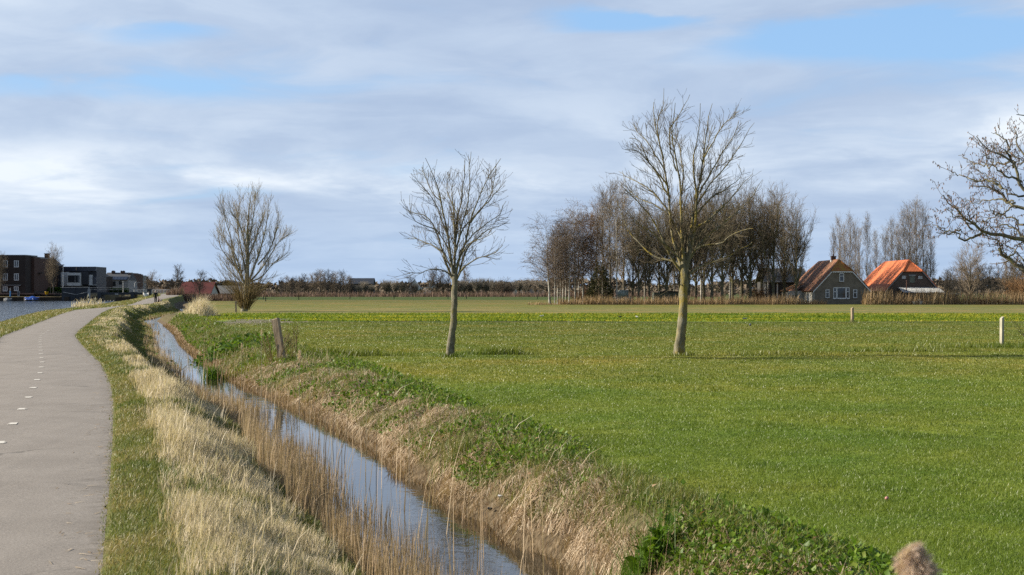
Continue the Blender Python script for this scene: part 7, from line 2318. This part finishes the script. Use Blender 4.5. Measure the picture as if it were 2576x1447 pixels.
# ------------------------------------------------------------------ birds
def bird(label, px, py, y, ln_, m, m2=None, z=None, fly=False, rz=0.0, group=None):
    x = X_at(px, y)
    zz = float(height(x, y)) if z is None else z
    r_ = thing('bird', label, 'bird', (x, y, zz), rz, group)
    s = ln_
    prof = [(.004, -.52), (.045, -.46), (.06, -.34), (.13, -.18), (.175, 0), (.17, .12), (.12, .24), (.09, .30), (.10, .37), (.085, .44), (.03, .49), (.012, .58)]
    b = MB()
    n = 10
    vs = []
    for r0, h in prof:
        lift = .10 * max(0, (h - .2) / .3) * (1.6 if not fly else .3)
        for i in range(n):
            a = 2 * math.pi * i / n
            vs.append((h * s, r0 * s * math.cos(a), (r0 * math.sin(a) + lift + (.26 if not fly else 0)) * s))
    fs = [(j * n + i, j * n + (i + 1) % n, (j + 1) * n + (i + 1) % n, (j + 1) * n + i) for j in range(len(prof) - 1) for i in range(n)]
    b.add(vs, fs + [tuple(range(n - 1, -1, -1)), tuple(range((len(prof) - 1) * n, len(prof) * n))])
    b.build('body', M[m], r_, smooth=True)
    if fly:
        for sg in (-1, 1):
            MB().add([(.16 * s, 0, .08 * s), (-.14 * s, 0, .08 * s), (-.10 * s, sg * .45 * s, .42 * s), (.10 * s, sg * .45 * s, .44 * s), (-.30 * s, sg * 1.0 * s, .30 * s), (-.22 * s, sg * .98 * s, .33 * s)],
                     [(0, 1, 2, 3), (3, 2, 4, 5)]).build('wing', M[m2 or m], r_)
    else:
        for sg in (-1, 1):
            MB().lathe([(.005 * s, -.48 * s), (.05 * s, -.3 * s), (.10 * s, 0), (.07 * s, .16 * s), (.01 * s, .22 * s)], (0, sg * .13 * s, .29 * s), 8, 'X', (.35, 1)).build('wing', M[m2 or m], r_, smooth=True)
            MB().bar((.02 * s, sg * .06 * s, -.02), (.03 * s, sg * .06 * s, .14 * s), .012 * s, .014 * s, 5).build('leg', M['black_steel'], r_)
    return r_


# lathe along X is centred on its own; shift the wing profiles by scale
bird('white gull flying low over the meadow before the copse', c5(603), 789, 170, .42, 'white_bird', 'grey_bird', Z_at(789, 170), True, 2.6, 'birds in the meadow')
bird('white bird standing in the leafy strip right of the smaller tree', c5(221), 808, 130, .40, 'white_bird', 'grey_bird', rz=0.4, group='birds in the meadow')
bird('black bird crouching in the leafy strip left of the taller tree', c5(822), 803, 128, .38, 'black_bird', rz=3.0, group='birds in the meadow')
bird('black and white bird standing in the leafy strip nearest the taller tree', c5(950), 806, 127, .36, 'white_bird', 'black_bird', rz=2.0, group='birds in the meadow')
bird('grey bird at the near edge of the leafy strip right of the taller tree', c5(1772), 808, 118, .40, 'grey_bird', rz=.3, group='birds in the meadow')
bird('grey pigeon standing on the short grass right of the taller tree', 1887, 822, 96, .42, 'grey_bird', rz=1.3, group='birds in the meadow')
bx_, bz_ = conv6(503, 897)
bird('black bird perched on a low limb of the taller tree', bx_, bz_, Y2 - .4, .17, 'black_bird', z=Z_at(bz_, Y2) - .03, rz=.6, group='birds in the meadow')


# ------------------------------------------------------------------ the walker and the two dogs
def skinned(name, pts, edges, m, parent, sub=2, root_i=0):
    """one continuous body grown round a jointed skeleton: pts = (x, y, z, rx, ry)"""
    me = bpy.data.meshes.new(name)
    me.from_pydata([p[:3] for p in pts], edges, [])
    o_ = bpy.data.objects.new(name, me)
    C.objects.link(o_)
    o_.parent = parent
    me.materials.append(m)
    sk = o_.modifiers.new('skin', 'SKIN')
    sk.use_smooth_shade = True
    if not me.skin_vertices:
        me.skin_vertices.new()
    for i, p in enumerate(pts):
        v = me.skin_vertices[0].data[i]
        v.radius = (p[3], p[4] if len(p) > 4 else p[3])
        v.use_root = (i == root_i)
    ss = o_.modifiers.new('smooth', 'SUBSURF')
    ss.levels = ss.render_levels = sub
    return o_


yp = 213.0
xp = X_at(391.5, yp)
walker = thing('person', 'person in dark jacket and trousers walking away along the path with two dogs', 'person', (xp, yp, float(path_z(xp, yp))), R(4))
# facing +y; x to the right
body = [(0, 0, .96, .12, .10), (0, .01, 1.14, .13, .10), (0, .01, 1.32, .15, .10), (0, .0, 1.45, .07, .07), (0, .02, 1.53, .055, .055), (0, .03, 1.60, .082, .09), (0, .03, 1.68, .085, .098), (0, .025, 1.745, .055, .065),
        (-.10, 0, .90, .085, .085), (-.105, .10, .50, .056, .06), (-.105, .02, .09, .042, .045), (-.11, .14, .04, .04, .03),
        (.10, 0, .90, .085, .085), (.105, -.06, .50, .056, .06), (.105, -.24, .12, .042, .045), (.11, -.14, .04, .04, .03),
        (-.19, 0, 1.41, .058, .058), (-.27, -.03, 1.13, .045, .045), (-.30, .02, .88, .034, .034), (-.30, .05, .79, .036, .022), (-.30, .06, .71, .024, .014),
        (.19, 0, 1.41, .058, .058), (.28, -.03, 1.13, .045, .045), (.33, .06, .90, .034, .034), (.34, .10, .82, .036, .022), (.34, .11, .75, .026, .018)]
be = [(0, 1), (1, 2), (2, 3), (3, 4), (4, 5), (5, 6), (6, 7), (0, 8), (8, 9), (9, 10), (10, 11), (0, 12), (12, 13), (13, 14), (14, 15), (2, 16), (16, 17), (17, 18), (18, 19), (19, 20), (2, 21), (21, 22), (22, 23), (23, 24), (24, 25)]
bo = skinned('body', body, be, M['skin'], walker)
# fingers and thumb of each hand, rooted in the palm
for sg, (hx2, hy2, hz3) in ((-1, (-.30, .055, .76)), (1, (.34, .105, .80))):
    pts, ed = [(hx2, hy2, hz3, .018, .014)], []
    for i, ln3 in enumerate((.072, .082, .076, .060)):
        k = len(pts)
        oy = -.03 + .02 * i
        pts += [(hx2, hy2 + oy, hz3 - .045, .010), (hx2 - sg * .010, hy2 + oy, hz3 - .045 - ln3 * .55, .009), (hx2 - sg * .028, hy2 + oy, hz3 - .045 - ln3, .0075)]
        ed += [(0, k), (k, k + 1), (k + 1, k + 2)]
    k = len(pts)
    pts += [(hx2 - sg * .012, hy2 + .035, hz3 - .010, .011), (hx2 - sg * .025, hy2 + .055, hz3 - .045, .009)]
    ed += [(0, k), (k, k + 1)]
    skinned('hand', pts, ed, M['skin'], walker, 1)
jk = [(0, 0, .86, .175, .135), (0, .01, 1.02, .17, .13), (0, .01, 1.20, .175, .13), (0, .01, 1.36, .17, .12), (0, .0, 1.46, .10, .09), (0, .01, 1.50, .075, .075),
      (-.20, 0, 1.41, .085, .085), (-.28, -.03, 1.12, .068, .068), (-.305, .02, .87, .055, .055), (.20, 0, 1.41, .085, .085), (.285, -.03, 1.12, .068, .068), (.335, .06, .89, .055, .055)]
skinned('jacket', jk, [(0, 1), (1, 2), (2, 3), (3, 4), (4, 5), (3, 6), (6, 7), (7, 8), (3, 9), (9, 10), (10, 11)], M['jacket'], walker)
trs = [(0, 0, .95, .15, .12), (-.095, 0, .86, .105, .10), (-.105, .09, .50, .080, .082), (-.108, .02, .10, .070, .072), (.095, 0, .86, .105, .10), (.105, -.06, .50, .080, .082), (.108, -.235, .13, .068, .070)]
skinned('trousers', trs, [(0, 1), (1, 2), (2, 3), (0, 4), (4, 5), (5, 6)], M['trousers'], walker)
for sx, sy, sz in ((-.11, .03, .045), (.11, -.22, .07)):
    skinned('shoe', [(sx, sy - .04, sz + .02, .05, .05), (sx, sy + .08, sz, .05, .042), (sx, sy + .17, sz - .01, .04, .03)], [(0, 1), (1, 2)], M['black_steel'], walker, 1)
skinned('hair', [(0, .0, 1.61, .080, .075), (0, -.005, 1.69, .094, .10), (0, .005, 1.755, .060, .07)], [(0, 1), (1, 2)], M['grey_hair'], walker)
for s in (-1, 1):
    skinned('ear', [(s * .09, .03, 1.60, .012, .02), (s * .10, .025, 1.63, .014, .024), (s * .098, .025, 1.66, .010, .016)], [(0, 1), (1, 2)], M['skin'], walker, 1)
    MB().lathe([(.002, -.010), (.010, -.005), (.010, .005), (.002, .010)], (s * .035, .122, 1.66), 8).build('eye', M['white_paint'], walker, smooth=True)
skinned('nose', [(0, .12, 1.665, .009), (0, .145, 1.63, .016), (0, .125, 1.615, .012)], [(0, 1), (1, 2)], M['skin'], walker, 1)
MB().box(-.025, .025, .112, .126, 1.575, 1.585).build('mouth', M['pink'], walker)


def dog(label, px, y, sc, m_body, m_patch, rz, head_turn=0.0):
    x = X_at(px, y)
    z = float(path_z(x, y)) if x < float(lines(y)['pr']) else float(height(x, y))
    r_ = thing('dog', label, 'dog', (x, y, z), rz, 'dogs on the path')
    r_.scale = (sc, sc, sc)
    # nose towards +y
    b = [(0, -.22, .40, .10, .105), (0, 0, .39, .105, .115), (0, .18, .40, .115, .135), (0, .28, .48, .075, .08), (0, .36, .57, .075, .08), (head_turn * .05, .46, .56, .05, .05), (head_turn * .08, .54, .545, .03, .028),
         (-.07, -.26, .34, .065, .075), (-.075, -.20, .22, .045, .05), (-.075, -.31, .13, .026, .028), (-.075, -.28, .04, .026, .026), (-.075, -.23, .02, .025, .018),
         (.07, -.26, .34, .065, .075), (.075, -.16, .22, .045, .05), (.075, -.25, .13, .026, .028), (.075, -.22, .04, .026, .026), (.075, -.17, .02, .025, .018),
         (-.07, .20, .30, .05, .06), (-.07, .18, .17, .030, .032), (-.07, .20, .04, .026, .026), (-.07, .25, .02, .025, .018),
         (.07, .20, .30, .05, .06), (.07, .24, .17, .030, .032), (.07, .27, .04, .026, .026), (.07, .32, .02, .025, .018),
         (0, -.32, .44, .035), (0, -.42, .54, .032), (0, -.46, .66, .038), (0, -.43, .74, .018)]
    e = [(0, 1), (1, 2), (2, 3), (3, 4), (4, 5), (5, 6), (0, 7), (7, 8), (8, 9), (9, 10), (10, 11), (0, 12), (12, 13), (13, 14), (14, 15), (15, 16), (2, 17), (17, 18), (18, 19), (19, 20), (2, 21), (21, 22), (22, 23), (23, 24), (0, 25), (25, 26), (26, 27), (27, 28)]
    skinned('body', b, e, M[m_body], r_)
    for s in (-1, 1):
        skinned('ear', [(s * .06, .35, .63, .022, .03), (s * .095, .36, .56, .028, .035), (s * .10, .37, .49, .014, .02)], [(0, 1), (1, 2)], M['dog_brown'], r_, 1)
    skinned('saddle_patch', [(0.0, -.16, .425, .108, .108), (0, .02, .42, .113, .112), (0, .15, .43, .118, .125)], [(0, 1), (1, 2)], M[m_patch], r_)
    return r_


dog('cream dog with brown patches trotting at the grass edge of the path', 404.6, 211.5, .86, 'dog_white', 'dog_brown', R(-4))
dog('dark brown dog walking between the person and the cream dog', 399.4, 213.0, .82, 'dog_brown', 'dog_brown', R(3))
b = MB()
hand = Vector((xp + .36, yp + .10, walker.location.z + .76))
for tx, ty, tz in ((X_at(399.4, 213) + .01, 213.3, .80), (X_at(404.6, 211.5) + .02, 211.8, .86)):
    mid = Vector((tx, ty, walker.location.z + .42))
    b.bar(hand, (hand + mid) / 2 + Vector((0, 0, -.08)), .009, .009, 5).bar((hand + mid) / 2 + Vector((0, 0, -.08)), mid, .009, .009, 5)
b.add([tuple(hand + Vector(v)) for v in [(-.05, -.03, -.06), (.05, -.03, -.06), (.05, .03, -.06), (-.05, .03, -.06), (-.05, -.03, .05), (.05, -.03, .05), (.05, .03, .05), (-.05, .03, .05)]],
      [(0, 3, 2, 1), (4, 5, 6, 7), (0, 1, 5, 4), (1, 2, 6, 5), (2, 3, 7, 6), (3, 0, 4, 7)])
prop(b.build('dog_leash', M['red_leash']), 'red leash handle and cords running from the walker to the two dogs', 'leash')
